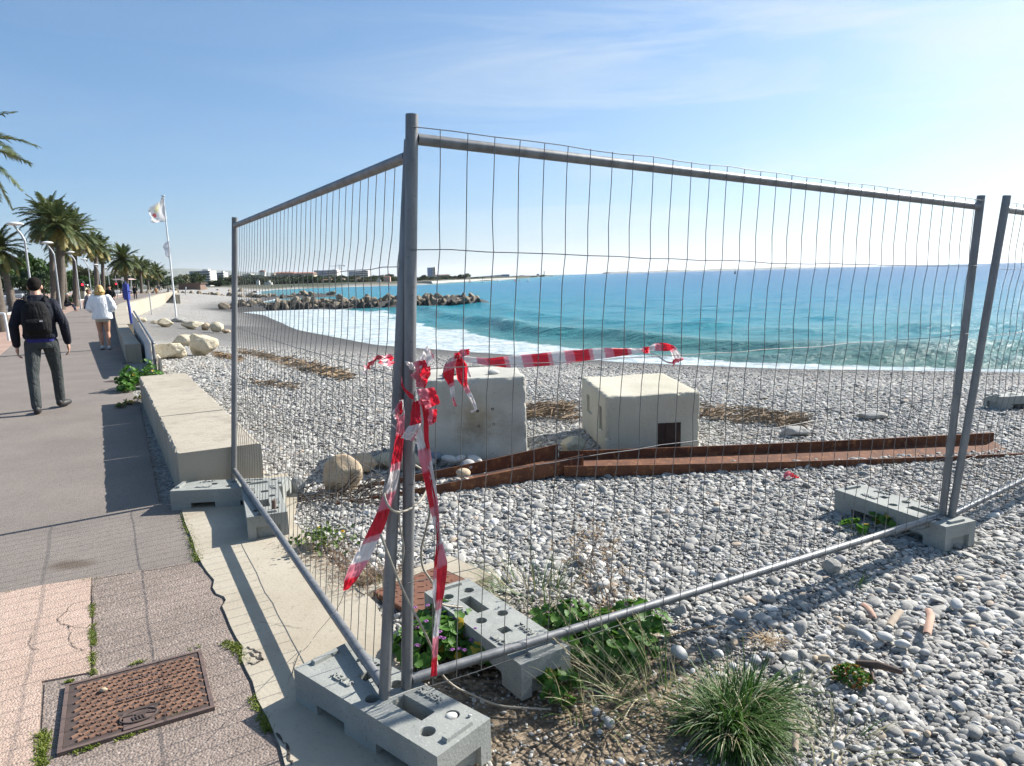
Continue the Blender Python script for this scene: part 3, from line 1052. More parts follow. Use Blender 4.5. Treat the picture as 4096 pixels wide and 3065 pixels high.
col = t.mix(t.ramp(t.noise(co, 40, 4).outputs['Fac'], [(.28, .7), (.36, 0.0)]), col, (.035, .02, .015))
t.base(col)
RUST = t.set(.85, .1, .35, t.bump(t.noise(co, 30, 6, .65).outputs['Fac'], .5, .006))
mb = MB()
mb.box((.60, .0045, .135), (.215, .006, .27))
mb.box((.57, -.002, .13), (.014, .010, .24)); mb.box((.60, -.001, .266), (.215, .010, .012)); mb.box((.499, -.001, .12), (.012, .010, .24))
mb.build('steel_plate', mat('black_rust', (.030, .018, .014), (.055, .028, .018), 12, .85, .1, .5, 40), b2)

# ------------------------------------------------------------------ rusty channel beams
def channel(root, path, width, h, th, web_z, tilt=0.0):
    """U channel lying open side up; path: centre line points (x, y, z of the web), with side normal"""
    n = len(path)
    P = [Vector(p) for p in path]
    rows = []
    for i, p in enumerate(P):
        tdir = (P[min(i + 1, n - 1)] - P[max(i - 1, 0)]).normalized()
        nd = Vector((tdir.y, -tdir.x, 0)).normalized()      # towards the camera
        w = width[i] if hasattr(width, '__len__') else width
        hh = h[i] if hasattr(h, '__len__') else h
        up = Vector((0, 0, 1))
        o, inn = w / 2, w / 2 - th
        nd = nd - up * (tilt * i / (n - 1) / w)
        rows.append([p + nd * o, p + nd * o + up * hh, p + nd * inn + up * hh, p + nd * inn + up * th, p - nd * inn + up * th, p - nd * inn + up * hh, p - nd * o + up * hh, p - nd * o])
    vs = [q for r_ in rows for q in r_]
    fs = [(i * 8 + k, i * 8 + (k + 1) % 8, (i + 1) * 8 + (k + 1) % 8, (i + 1) * 8 + k) for i in range(n - 1) for k in range(8)]
    fs += [(0, 1, 2, 3, 4, 5, 6, 7), tuple(reversed(range((n - 1) * 8, n * 8)))]
    mb = MB(); mb.add(vs, fs)
    o = mb.build('channel', RUST, root, world=True)
    bm = bmesh.new(); bm.from_mesh(o.data); bmesh.ops.recalc_face_normals(bm, faces=bm.faces); bm.to_mesh(o.data); bm.free()
    return o

cb1 = thing('steel_beam', 'bent rusty channel beam rising from the pebbles behind the corner posts', 'steel beam', (-.4, 5.3, 0))
path1 = []
for i in range(15):
    f = i / 14
    x = -1.62 + 2.10 * f
    y = 5.02 + .38 * f + .32 * f * f + .10
    z = -.085 + .100 * f ** .95
    path1.append((x, y, z))
channel(cb1, path1, [.34 + .10 * (i / 14) for i in range(15)], [.055 + .075 * (i / 14) for i in range(15)], .009, 0)
cb2 = thing('steel_beam', 'long straight rusty channel beam lying open side up in front of the cream block', 'steel beam', (2, 5.8, 0))
path2 = []
for i in range(17):
    f = i / 16
    path2.append((.40 + 3.95 * f, 5.74 + .05 * f + .20 * f * f, .002 - .03 * f))
channel(cb2, path2, [.50 - .16 * (i / 16) for i in range(17)], .085, .010, 0, .11)

# ------------------------------------------------------------------ iron covers
t = NT('cover_iron')
co = t.coord('Object')
col = t.mix(t.ramp(t.noise(co, 9, 6, .6).outputs['Fac'], [(.35, 0.0), (.65, 1.0)]), (.175, .095, .062), (.255, .145, .095))
col = t.mix(t.ramp(t.noise(co, 60, 3).outputs['Fac'], [(.6, 0.0), (.7, .5)]), col, (.10, .065, .05))
t.base(col)
COVER = t.set(.72, .15, .4, t.bump(t.noise(co, 120, 4).outputs['Fac'], .3, .003))
DARKIRON = mat('cover_recess', (.075, .05, .042), (.05, .036, .03), 20, .85)
FRAMEI = mat('cover_frame', (.12, .085, .075), (.16, .11, .09), 18, .7, .2)

m0, m1, m3 = at(262, 2740, .02), at(805, 2600, .02), at(246, 3012, .02)
mx = (m1 - m0); mlen = mx.length; mang = math.atan2(mx.y, mx.x)
mwid = (m3 - m0).length
mh = thing('manhole_cover', 'rectangular rust-brown cast iron manhole cover with woven pattern set in the asphalt', 'manhole cover', (m0.x, m0.y, .012), mang)
W_, D_ = mlen, mwid           # local x along the top edge, local -y towards the viewer
mb = MB()
for c_, s_ in (((W_ / 2, -.007, -.001), (W_, .014, .024)), ((W_ / 2, -D_ + .007, -.001), (W_, .014, .024)), ((.007, -D_ / 2, -.001), (.014, D_ - .029, .024)), ((W_ - .007, -D_ / 2, -.001), (.014, D_ - .029, .024))):
    mb.box(c_, s_)
mb.build('frame', FRAMEI, mh)
mb = MB(); mb.box((W_ / 2, -D_ / 2, -.002), (W_ - .030, D_ - .030, .018))
mb.build('cover_plate', DARKIRON, mh)
mb = MB()
px_, py_ = .036, .030
nx, ny = int((W_ - .06) / px_), int((D_ - .06) / py_)
emb = (.40 * W_, .60 * W_, -D_ + .02, -D_ + .135)
for i in range(nx):
    for j in range(ny):
        x = .034 + px_ * (i + .5 + (.5 if j % 2 else 0)); y = -.034 - py_ * (j + .5)
        if x > W_ - .034: continue
        if emb[0] - .01 < x < emb[1] + .01 and emb[2] < y < emb[3] + .01: continue
        mb.box((x, y, .0095), (.030, .0115, .007), R(32), taper=.85)
        if (i + j) % 1 == 0: mb.box((x + px_ / 2, y, .0085), (.020, .0105, .005), R(-48), taper=.85)
mb.build('woven_tread', COVER, mh)
mb = MB(); mb.box(((emb[0] + emb[1]) / 2, (emb[2] + emb[3]) / 2, .009), (emb[1] - emb[0], emb[3] - emb[2], .006))
mb.build('emblem_plate', FRAMEI, mh)
mb = MB()
cx, cy = (emb[0] + emb[1]) / 2, (emb[2] + emb[3]) / 2 + .012
ring = [(cx + .062 * math.cos(a), cy + .042 * math.sin(a), .014) for a in np.linspace(0, 2 * math.pi, 41)]
mb.tube(ring, .004, 6, caps=False)
mb.box((cx + .012, cy + .012, .013), (.045, .024, .005), R(18))
mb.box((cx + .045, cy + .004, .013), (.026, .014, .005), R(-20))
mb.box((cx - .035, cy + .018, .013), (.036, .010, .005), R(-8))
for q in range(4): mb.box((cx - .018 + .012 * q, cy - .014, .013), (.0055, .026, .005), R(14))
mb.build('hand_emblem', DARKIRON, mh)
for txt, s_, x, y in (('NF EN124 C250 GS', .024, .55 * W_, -.52 * D_), ('ANCO 50', .026, .55 * W_, -.24 * D_), ('NORINCO', .024, .56 * W_, -.38 * D_)):
    mb = MB(); mb.box((x, y, .0105), (s_ * len(txt) * .62 + .02, s_ * 1.15, .004)); mb.build('text_plate', COVER, mh)
    o = mesh_obj('lettering', text_mesh(txt, s_, .004), FRAMEI, mh); o.location = (x, y, .0145)

g0, g1, g3 = at(1515, 2385, .01), at(1800, 2275, .01), at(1600, 2440, .01)
hc = thing('hatch_cover', 'flat rusty steel hatch plate with a pale concrete rim behind the corner posts', 'hatch cover', (g0.x, g0.y, .0), math.atan2(g1.y - g0.y, g1.x - g0.x))
RUSTH = mat('hatch_rust', (.19, .080, .045), (.14, .062, .038), 10, .82, .1, .4, 60, .004)
mb = MB(); mb.box((.21, -.16, .008), (.42, .42, .024)); mb.build('plate', RUSTH, hc)
mb = MB(); mb.box((.21, -.16, .0195), (.41, .41, .003))
rnd = random.Random(4)
for i in range(9):
    for j in range(7):
        mb.box((.04 + i * .041, .02 - j * .055, .0215), (.030, .008, .005), R(40 if (i + j) % 2 else -40))
mb.build('tread_pattern', RUSTH, hc)
mb = MB(); mb.box((.26, .095, .0), (.62, .07, .04)); mb.box((.495, -.10, .0), (.14, .30, .04)); mb.build('concrete_rim', SLABM, hc)

# small grate drain and tiny covers in the promenade
p = at(455, 1526, .006)
gd = thing('drain_grate', 'small dark slotted drain grate in the promenade asphalt', 'drain grate', tuple(p), R(-20))
mb = MB(); mb.box((0, 0, 0), (.30, .16, .008)); mb.build('grate_frame', FRAMEI, gd)
mb = MB(); [mb.box((-.12 + .034 * i, 0, .004), (.014, .12, .004)) for i in range(8)]; mb.build('slots', HOLE, gd)

# ------------------------------------------------------------------ red and white barrier tape
t = NT('barrier_tape_film')
su = t.attr('along').outputs['Fac']
fr = t.math('FRACT', su)
col = t.ramp(fr, [(0, (.70, .022, .045)), (.34, (.70, .022, .045)), (.37, (.78, .30, .34)), (.44, (.78, .30, .34)), (.46, (.80, .74, .72)), (.74, (.80, .74, .72)), (.76, (.76, .28, .34)), (.97, (.74, .20, .26)), (1.0, (.70, .022, .045))])
t.base(col)
t.set(.38, 0, .5)
tr = t.new('ShaderNodeBsdfTranslucent'); t.l.new(col, tr.inputs['Color'])
mx_ = t.new('ShaderNodeMixShader'); mx_.inputs[0].default_value = .5
t.l.new(t.b.outputs[0], mx_.inputs[1]); t.l.new(tr.outputs[0], mx_.inputs[2]); t.l.new(mx_.outputs[0], t.out.inputs['Surface'])
TAPE = t.m

def ribbon(name, pts, widths, wdirs, parent, seed=0, stripe=.22, u0=0.0, crumple=.006, fold=.35, sub=8, diag=.25):
    """film strip through pts; wdirs: direction across the strip at each point"""
    pts = [Vector(p) for p in pts]
    n = len(pts)
    P, Wd, WV = [], [], []
    for i in range(n - 1):
        for j in range(sub):
            f = j / sub
            p0, p1, p2, p3 = pts[max(i - 1, 0)], pts[i], pts[i + 1], pts[min(i + 2, n - 1)]
            P.append(.5 * ((2 * p1) + (p2 - p0) * f + (2 * p0 - 5 * p1 + 4 * p2 - p3) * f * f + (3 * p1 - p0 - 3 * p2 + p3) * f ** 3))
            Wd.append((widths[i] * (1 - f) + widths[i + 1] * f) * (.86 + .16 * mnoise.noise(Vector((i + f, seed, 3)))))
            WV.append((Vector(wdirs[i]) * (1 - f) + Vector(wdirs[i + 1]) * f).normalized())
    P.append(pts[-1]); Wd.append(widths[-1]); WV.append(Vector(wdirs[-1]).normalized())
    nc = 9
    rows, al = [], []
    L = 0
    for i, p in enumerate(P):
        if i: L += (P[i] - P[i - 1]).length
        td = (P[min(i + 1, len(P) - 1)] - P[max(i - 1, 0)]).normalized()
        nd = td.cross(WV[i]).normalized()
        row = []
        for k in range(nc):
            a = k / (nc - 1) - .5
            c = Vector((p.x * 40 + seed, p.z * 40, a * 5 + seed))
            q = mnoise.noise(Vector((L * 26, a * 7, seed))) + .6 * mnoise.noise(Vector((L * 70, a * 17, seed + 5)))
            zig = fold * (abs((a * 3 + .6 * mnoise.noise(Vector((L * 6, 0, seed)))) % 1 - .5) - .25) * Wd[i]
            row.append(p + WV[i] * (a * Wd[i]) + nd * (q * crumple * 1.9 + zig) + WV[i] * .0)
            al.append(u0 + (L + a * diag * Wd[i]) / stripe)
        rows.append(row)
    mb = MB(); mb.grid(rows, 0, True)
    o = mb.build(name, TAPE, parent, world=True)
    fattr(o, 'along', al)
    return o

def patch(name, px, Y, parent, seed, u0, du, depth=.02, crumple=.012):
    """crumpled flap of film between four photo corners, standing at distance Y"""
    c = [atp(x, y, Y + random.Random(seed + i).uniform(-depth, depth)) for i, (x, y) in enumerate(px)]
    N = 10
    rows, al = [], []
    for i in range(N + 1):
        row = []
        for j in range(N + 1):
            f, g = i / N, j / N
            p = (c[0] * (1 - g) + c[1] * g) * (1 - f) + (c[3] * (1 - g) + c[2] * g) * f
            nz = abs(mnoise.noise(Vector((f * 3.2, g * 3.2, seed)))) * 1.6 - .4 + .5 * mnoise.noise(Vector((f * 8, g * 8, seed)))
            p = p + Vector((.5 * nz, -1, .4 * mnoise.noise(Vector((f * 5, g * 5, seed + 9))))) * (crumple * nz)
            row.append(p); al.append(u0 + du * (g + .25 * f))
        rows.append(row)
    mb = MB(); mb.grid(rows)
    o = mb.build(name, TAPE, parent, world=True)
    fattr(o, 'along', al)
    return o

def pr(px, py, off=.02):
    return onplane(px, py, RA0 + NR * off, NR)
def pl(px, py, off=.02):
    return onplane(px, py, LA0 - NL * 0 + NL * off, NL)

UPV = Vector((0, 0, 1))
tp1 = thing('barrier_tape', 'red and white barrier tape stretched and knotted across the sea-side mesh panel', 'barrier tape', tuple(pr(1830, 1430)))
ribbon('stretched_tape', [pr(1832, 1432), pr(1960, 1448), pr(2100, 1444), pr(2260, 1430), pr(2400, 1414), pr(2500, 1408), pr(2582, 1400)],
       [.022, .032, .056, .062, .052, .034, .014], [UPV] * 7, tp1, 3, .19, .35, .004, .16)
K = lambda x, y: pr(x, y, .03)
ribbon('tape_tail', [K(1826, 1420), K(1800, 1455), K(1795, 1500), K(1808, 1550), K(1812, 1590), K(1822, 1625)], [.02, .05, .045, .02, .010, .012], [(1, 0, .1)] * 6, tp1, 5, .13, .5, .008, .5)
ribbon('tape_tail', [K(1828, 1425), K(1845, 1470), K(1850, 1520), K(1868, 1560), K(1893, 1610), K(1902, 1638), K(1886, 1650)], [.02, .05, .04, .020, .016, .012, .006], [(1, 0, .1)] * 7, tp1, 8, .30, .97, .006, .5)
ribbon('tape_tail', [K(1835, 1440), K(1862, 1462), K(1875, 1490), K(1882, 1508)], [.016, .016, .012, .008], [(1, 0, .4)] * 4, tp1, 9, .2, .2, .004)
ribbon('tape_tail', [K(1830, 1425), K(1850, 1415), K(1876, 1408)], [.016, .034, .022], [UPV] * 3, tp1, 11, .2, .8, .008)
ribbon('tape_tail', [K(2584, 1402), K(2610, 1392), K(2650, 1388), K(2690, 1396), K(2708, 1425), K(2716, 1446), K(2690, 1452)], [.014, .03, .04, .034, .042, .05, .03], [UPV, UPV, UPV, (1, 0, .5), (1, 0, .2), (1, 0, .4), UPV], tp1, 13, .16, .45, .007, .4)
ribbon('tape_tail', [K(2590, 1408), K(2630, 1424), K(2665, 1448), K(2692, 1452)], [.006, .008, .008, .01], [UPV] * 4, tp1, 15, .5, .5, .002)
for (x, y) in ((1828, 1424), (2584, 1401)):
    patch('tape_knot', [(x - 13, y - 12), (x + 12, y - 14), (x + 14, y + 13), (x - 11, y + 14)], K(x, y).y - .01, tp1, int(x), .85, .5, .01, .012)

tp2 = thing('barrier_tape', 'crumpled red and white tape wrapped round the corner posts with two long hanging streamers', 'barrier tape', (-.40, 2.28, 1.2))
Yb = 2.285
bows = [([(1660, 1462), (1708, 1383), (1737, 1428), (1690, 1500)], .42, .30), ([(1655, 1448), (1700, 1440), (1716, 1486), (1668, 1520)], .76, .5), ([(1616, 1444), (1648, 1452), (1664, 1478), (1640, 1478)], .45, .2),
        ([(1640, 1500), (1690, 1470), (1690, 1520), (1655, 1518)], .80, .15), ([(1660, 1548), (1715, 1470), (1722, 1500), (1690, 1552)], .78, .3), ([(1664, 1558), (1735, 1550), (1762, 1612), (1702, 1640)], .76, .35),
        ([(1698, 1636), (1748, 1636), (1745, 1686), (1714, 1706)], .78, .28), ([(1650, 1606), (1676, 1602), (1688, 1698), (1636, 1702)], .02, .3), ([(1632, 1706), (1684, 1694), (1652, 1766), (1602, 1752)], .44, .3),
        ([(1566, 1650), (1606, 1594), (1610, 1650), (1584, 1690)], .60, .5), ([(1660, 1500), (1712, 1520), (1700, 1552), (1664, 1548)], .80, .4), ([(1672, 1606), (1700, 1560), (1722, 1620), (1694, 1660)], .9, .3), ([(1690, 1440), (1722, 1470), (1718, 1500), (1684, 1490)], .98, .3)]
for i, (q, u0, du) in enumerate(bows):
    patch('crumpled_flap', q, Yb - .012 * (i % 3), tp2, 40 + i, u0, du, .03, .016)
V = lambda x, y, dy=0: atp(x, y, Yb + dy)
H = Vector((1, 0, .12))
ribbon('streamer', [V(1606, 1600), V(1604, 1680), V(1595, 1770), V(1580, 1880), V(1552, 1990), V(1512, 2100), V(1470, 2190), V(1428, 2270), V(1398, 2330), V(1380, 2362)],
       [.018, .028, .034, .040, .050, .060, .066, .070, .050, .014], [H] * 10, tp2, 21, .27, .55, .007, .4)
ribbon('streamer', [V(1668, 1690), V(1686, 1780), V(1706, 1890), V(1728, 2000), V(1748, 2110), V(1760, 2190), V(1768, 2250), V(1764, 2340), V(1754, 2430), V(1742, 2560), V(1738, 2640), V(1734, 2705)],
       [.020, .036, .036, .032, .024, .026, .040, .036, .026, .024, .022, .026], [H] * 12, tp2, 27, .34, .48, .006, .5)
ribbon('streamer', [V(1700, 1600), V(1704, 1680), V(1706, 1760), V(1720, 1860), V(1742, 2000), V(1752, 2150), V(1742, 2260), V(1738, 2370), V(1745, 2450)],
       [.030, .020, .018, .020, .018, .012, .012, .016, .010], [H] * 9, tp2, 29, .42, .95, .005, .5)
ribbon('post_wrap', [V(1606, 1512, .0), V(1610, 1545, -.012), V(1632, 1575, -.022), V(1655, 1592, -.02)], [.012, .022, .026, .02], [UPV] * 4, tp2, 31, .2, .9, .003)
ribbon('streamer', [V(1560, 1694), V(1575, 1704), V(1592, 1722), V(1605, 1738)], [.006, .008, .008, .012], [UPV] * 4, tp2, 33, .3, .5, .003)
tp3 = thing('barrier_tape', 'short knotted scrap of red and white tape on the promenade-side mesh panel', 'barrier tape', tuple(pl(1520, 1440)))
ribbon('tape_tail', [pl(1528, 1430), pl(1500, 1440), pl(1478, 1465), pl(1462, 1498)], [.022, .05, .055, .04], [(.7, -.5, .5)] * 4, tp3, 35, .25, .95, .008, .5)
ribbon('tape_knot', [pl(1520, 1436), pl(1540, 1448), pl(1556, 1440), pl(1572, 1442)], [.03, .035, .04, .02], [UPV] * 4, tp3, 37, .14, .3, .01, .5)
p = on_beach(3165, 1924)
tp4 = thing('tape_scrap', 'small pink-red scrap of tape lying on the pebbles beyond the fence', 'tape scrap', (p.x, p.y, p.z + .02))
ribbon('film', [p + Vector((-.06, 0, .03)), p + Vector((-.02, .02, .06)), p + Vector((.02, 0, .04)), p + Vector((.05, -.03, .03))], [.03, .05, .05, .03], [(0, 1, .3)] * 4, tp4, 39, .9, .9, .01)

# ------------------------------------------------------------------ cable round the posts
CAB = mat('cable_sheath', (.36, .32, .25), (.26, .235, .19), 12, .6)
cab = thing('cable', 'loose beige cable looped round the corner posts and trailing onto the pebbles', 'cable', (-.35, 2.3, 0))
mb = MB()
c3 = lambda x, y, Y: atp(1150 + x * .52, 1750 + y * .52, Y)
def smooth(pts, k=5):
    out = []
    pts = [Vector(p) for p in pts]
    n = len(pts)
    for i in range(n - 1):
        for j in range(k):
            f = j / k
            p0, p1, p2, p3 = pts[max(i - 1, 0)], pts[i], pts[i + 1], pts[min(i + 2, n - 1)]
            out.append(.5 * ((2 * p1) + (p2 - p0) * f + (2 * p0 - 5 * p1 + 4 * p2 - p3) * f * f + (3 * p1 - p0 - 3 * p2 + p3) * f ** 3))
    return out + [pts[-1]]
mb.tube(smooth([c3(980, 215, 2.42), c3(1055, 265, 2.44), c3(1085, 350, 2.44), c3(1040, 460, 2.38), c3(960, 540, 2.315), c3(860, 575, 2.265), c3(790, 545, 2.23), c3(745, 440, 2.26), c3(760, 320, 2.34)]), .0042, 7)
mb.tube(smooth([c3(1085, 350, 2.44), c3(1105, 420, 2.44), c3(1098, 560, 2.44), c3(1068, 700, 2.45), c3(1030, 860, 2.46), c3(1042, 1000, 2.47), c3(1110, 1110, 2.48), c3(1165, 1240, 2.50), atp(1775, 2420, 2.55), atp(1850, 2430, 2.6)]), .0042, 7)
mb.tube(smooth([c3(860, 575, 2.265), c3(865, 690, 2.28), c3(895, 850, 2.29), c3(880, 980, 2.30)]), .0030, 6)
c4 = lambda x, y, z: at(1100 + x * .5877, 2250 + y * .5877, z)
a_ = [c3(715, 745, 2.24), c3(760, 860, 2.235), c3(830, 1040, 2.235), atp(1640, 2420, 2.24), atp(1690, 2510, 2.25)]
mb.tube(smooth(a_ + [c4(1090, 640, .22), c4(1110, 715, .18), c4(1160, 790, .12), c4(1240, 855, .07), c4(1340, 900, .035), c4(1480, 960, .012), c4(1600, 985, .006), c4(1800, 996, .004), c4(1880, 1000, .004)]), .0042, 7)
mb.build('sheath', CAB, cab, world=True)
mb = MB()
thw = thing('thin_wire', 'thin loose thread hanging from the tape end down onto the pale strip', 'wire', tuple(at(1170, 2700, .02)))
mb.tube(smooth([V(1380, 2362), atp(1345, 2440, 2.35), at(1270, 2530, .10), at(1235, 2580, .05), at(1200, 2620, .025), at(1168, 2702, .02)]), .0012, 5)
mb.build('strand', CAB, thw, world=True)

# ------------------------------------------------------------------ rocks and stones
def rock_mesh(seed, size, nplanes=16, sub=4, rough=.05, cutmin=.62, cutmax=.98):
    rnd = random.Random(seed)
    pl_ = []
    for i in range(nplanes):
        v = Vector((rnd.gauss(0, 1), rnd.gauss(0, 1), rnd.gauss(0, 1))).normalized()
        pl_.append((v, rnd.uniform(cutmin, cutmax)))
    bm = bmesh.new()
    bmesh.ops.create_icosphere(bm, subdivisions=sub, radius=1)
    for v in bm.verts:
        d = v.co.normalized()
        r = 1.05
        for n, h in pl_:
            c = d.dot(n)
            if c > .05: r = min(r, h / c)
        q = d * r
        k = mnoise.fractal(q * 2.2 + Vector((seed, 0, 0)), .9, 2.1, 5)
        v.co = q + d * (k * rough)
    for v in bm.verts: v.co = Vector((v.co.x * size[0], v.co.y * size[1], v.co.z * size[2]))
    bm.normal_update()
    me = bpy.data.meshes.new('rock'); bm.to_mesh(me); bm.free()
    for p in me.polygons: p.use_smooth = True
    return me

def rock_mat(name, c1, c2, c3=None, scale=2.0, bump=.6, bd=.02):
    t = NT(name)
    co = t.coord('Object')
    col = t.mix(t.ramp(t.noise(co, scale, 7, .65).outputs['Fac'], [(.36, 0.0), (.63, 1.0)]), c1, c2)
    if c3: col = t.mix(t.ramp(t.noise(co, scale * 3.1, 5, .6).outputs['Fac'], [(.56, 0.0), (.70, .8)]), col, c3)
    col = t.mix(t.ramp(t.noise(co, scale * 14, 3).outputs['Fac'], [(.30, .5), (.40, 0.0)]), col, tuple(x * .4 for x in c1))
    t.base(col)
    return t.set(.85, 0, .3, t.bump(t.noise(co, scale * 6, 8, .68).outputs['Fac'], bump, bd))
CREAMR = rock_mat('cream_limestone', (.50, .43, .29), (.58, .52, .40), (.34, .25, .135), 2.2, .9, .05)
TANR = rock_mat('tan_limestone', (.40, .29, .175), (.52, .42, .30), (.28, .18, .10), 5, .6, .015)
GREYR = rock_mat('grey_rock', (.30, .29, .27), (.38, .37, .34), (.22, .2, .17), 6, .6, .012)

def boulder(name, label, p, size, m, seed, rz=0, sink=.2, group=None, **kw):
    me = rock_mesh(seed, size, **kw)
    o = mesh_obj(name, me, m)
    o.location = (p[0], p[1], p[2] + size[2] * (1 - sink) - .0)
    o.rotation_euler = (0, 0, rz)
    return tag(o, label, 'boulder', group)

G1 = 'pale boulders on the shingle beside the sea wall'
def bl(px, py, w, h, label, m, seed, dep=.8, **kw):
    """boulder whose foot is at the pixel, w and h in photo pixels"""
    p = on_beach(px, py)
    s = p.y / F_PX
    hw, hh = w * s / 2, h * s / 2
    hz = max(hh * .95, .04)
    p = p + Vector((p.x, p.y, 0)).normalized() * (hw * dep * .6)
    return boulder('boulder', label, p, (hw * 1.06, hw * dep, hz * 1.12), m, seed, 0, .16, G1, **kw)
bl(683, 1440, 140, 78, 'rounded cream boulder directly behind the grey crowd barrier', CREAMR, 3, nplanes=22, rough=.12)
bl(812, 1428, 128, 102, 'biggest cream boulder, taller with an angular top, right of the rounded one', CREAMR, 8, nplanes=14, rough=.12)
bl(740, 1385, 90, 50, 'broad flat cream boulder half hidden behind the biggest boulder', CREAMR, 29, nplanes=14)
bl(662, 1310, 62, 36, 'pointed cream boulder just left of the flagpole foot', CREAMR, 12)
bl(770, 1318, 84, 38, 'long yellowish boulder right of the flagpole foot', CREAMR, 14, nplanes=18)
bl(868, 1332, 62, 44, 'whitish upright boulder at the right end of the far row', CREAMR, 17)
bl(826, 1322, 40, 30, 'brown-shaded boulder leaning against the whitish upright one', TANR, 19)
bl(560, 1290, 52, 20, 'low pale boulder close beside the sea wall', CREAMR, 23)
bl(618, 1296, 30, 16, 'tiny pale boulder between the low one and the pointed one', CREAMR, 25)
bl(720, 1290, 70, 22, 'flat grey-brown rock at the flagpole base', GREYR, 27)
bl(905, 1335, 34, 20, 'small dark-edged rock at the very right of the far row', TANR, 31)
G1 = 'rocks near the fence'
bl(1370, 1978, 165, 165, 'tan boulder with an orange face beside the rusty beam end', TANR, 41, dep=.55, nplanes=12, cutmin=.7)
bl(1452, 1905, 130, 90, 'low beige rock behind the tan boulder', TANR, 43, dep=.7)
bl(1560, 1880, 170, 70, 'long pale rock at the left foot of the grey cube', CREAMR, 45, dep=.5)
bl(1640, 1890, 120, 95, 'pale wedge rock showing just right of the two posts', CREAMR, 46, dep=.5)
bl(2290, 1815, 110, 70, 'pale broken stone against the left foot of the cream block', CREAMR, 47, dep=.6)
bl(3490, 1682, 130, 40, 'flat grey stone slab poking out of the shingle', GREYR, 51, dep=.5)
bl(3180, 1752, 135, 52, 'low grey-brown rock in the shingle near the reed litter', GREYR, 53, dep=.6)
bl(3325, 2300, 75, 55, 'angular dark grey stone on the pebbles left of the far foot shadow', GREYR, 55, dep=.7, nplanes=9)
bl(1195, 1990, 62, 90, 'upright dark grey stone beside the foot against the wall', GREYR, 57, dep=.6)
bl(1235, 2225, 60, 40, 'brown stone at the edge of the pale strip', TANR, 58, dep=.7)

# notable single pebbles
t = NT('beach_pebble')
tin = t.attr('tint', 'INSTANCER').outputs['Fac']
co = t.coord('Object')
oi = t.new('ShaderNodeObjectInfo')
sel = t.math('ADD', tin, 0.0)
base = t.ramp(sel, [(0, (.10, .097, .090)), (.2, (.215, .208, .192)), (.42, (.355, .342, .312)), (.62, (.46, .443, .402)), (.78, (.56, .54, .49)), (.87, (.68, .665, .62)), (.92, (.37, .27, .21)), (.96, (.46, .38, .28)), (1, (.26, .29, .34))])
nz = t.noise(co, 3.2, 5, .6)
col = t.mix(t.ramp(nz.outputs['Fac'], [(.40, .28), (.6, 0.0)]), base, (.12, .12, .12))
t.base(col)
PEB = t.set(.75, 0, .35, t.bump(t.noise(co, 9, 5, .6).outputs['Fac'], .22, .06))
def stone_mat(name, c):
    t = NT(name)
    co = t.coord('Object')
    col = t.mix(t.ramp(t.noise(co, 40, 5, .6).outputs['Fac'], [(.38, .30), (.6, 0.0)]), c, tuple(x * .55 for x in c))
    t.base(col)
    return t.set(.75, 0, .35, t.bump(t.noise(co, 90, 5).outputs['Fac'], .25, .003))
STM = {'pale': stone_mat('pale_stone', (.52, .51, .48)), 'grey': stone_mat('grey_stone', (.33, .33, .325)), 'blue': stone_mat('blue_grey_stone', (.21, .235, .275)), 'tan': stone_mat('tan_stone', (.46, .36, .25))}
def pebble_mesh(seed, fl=.5, el=.7):
    bm = bmesh.new(); bmesh.ops.create_icosphere(bm, subdivisions=3, radius=.5)
    for v in bm.verts:
        n = mnoise.noise(v.co * 2.2 + Vector((seed * 3.1, 0, 0))) * .16 + mnoise.noise(v.co * 5 + Vector((0, seed, 0))) * .03
        v.co *= 1 + n
        v.co = Vector((v.co.x, v.co.y * el, v.co.z * fl))
    me = bpy.data.meshes.new('stone'); bm.to_mesh(me); bm.free()
    for p in me.polygons: p.use_smooth = True
    return me
PM = {}
for k in STM:
    for i in range(3):
        me = pebble_mesh(i * 7 + len(PM), .45 + .08 * i, .62 + .08 * i); me.materials.append(STM[k]); PM[k, i] = me
LBL = {'pale': 'large pale rounded stone lying among smaller beach pebbles', 'grey': 'large mid grey rounded stone lying among smaller beach pebbles', 'blue': 'large blue-grey rounded stone lying among smaller beach pebbles', 'tan': 'large sandy-brown stone lying among smaller beach pebbles'}
A = lambda x, y: (3000 + x / 1.913, 2200 + y / 1.913)
B = lambda x, y: (2200 + x / 1.9136, 2200 + y / 1.9136)
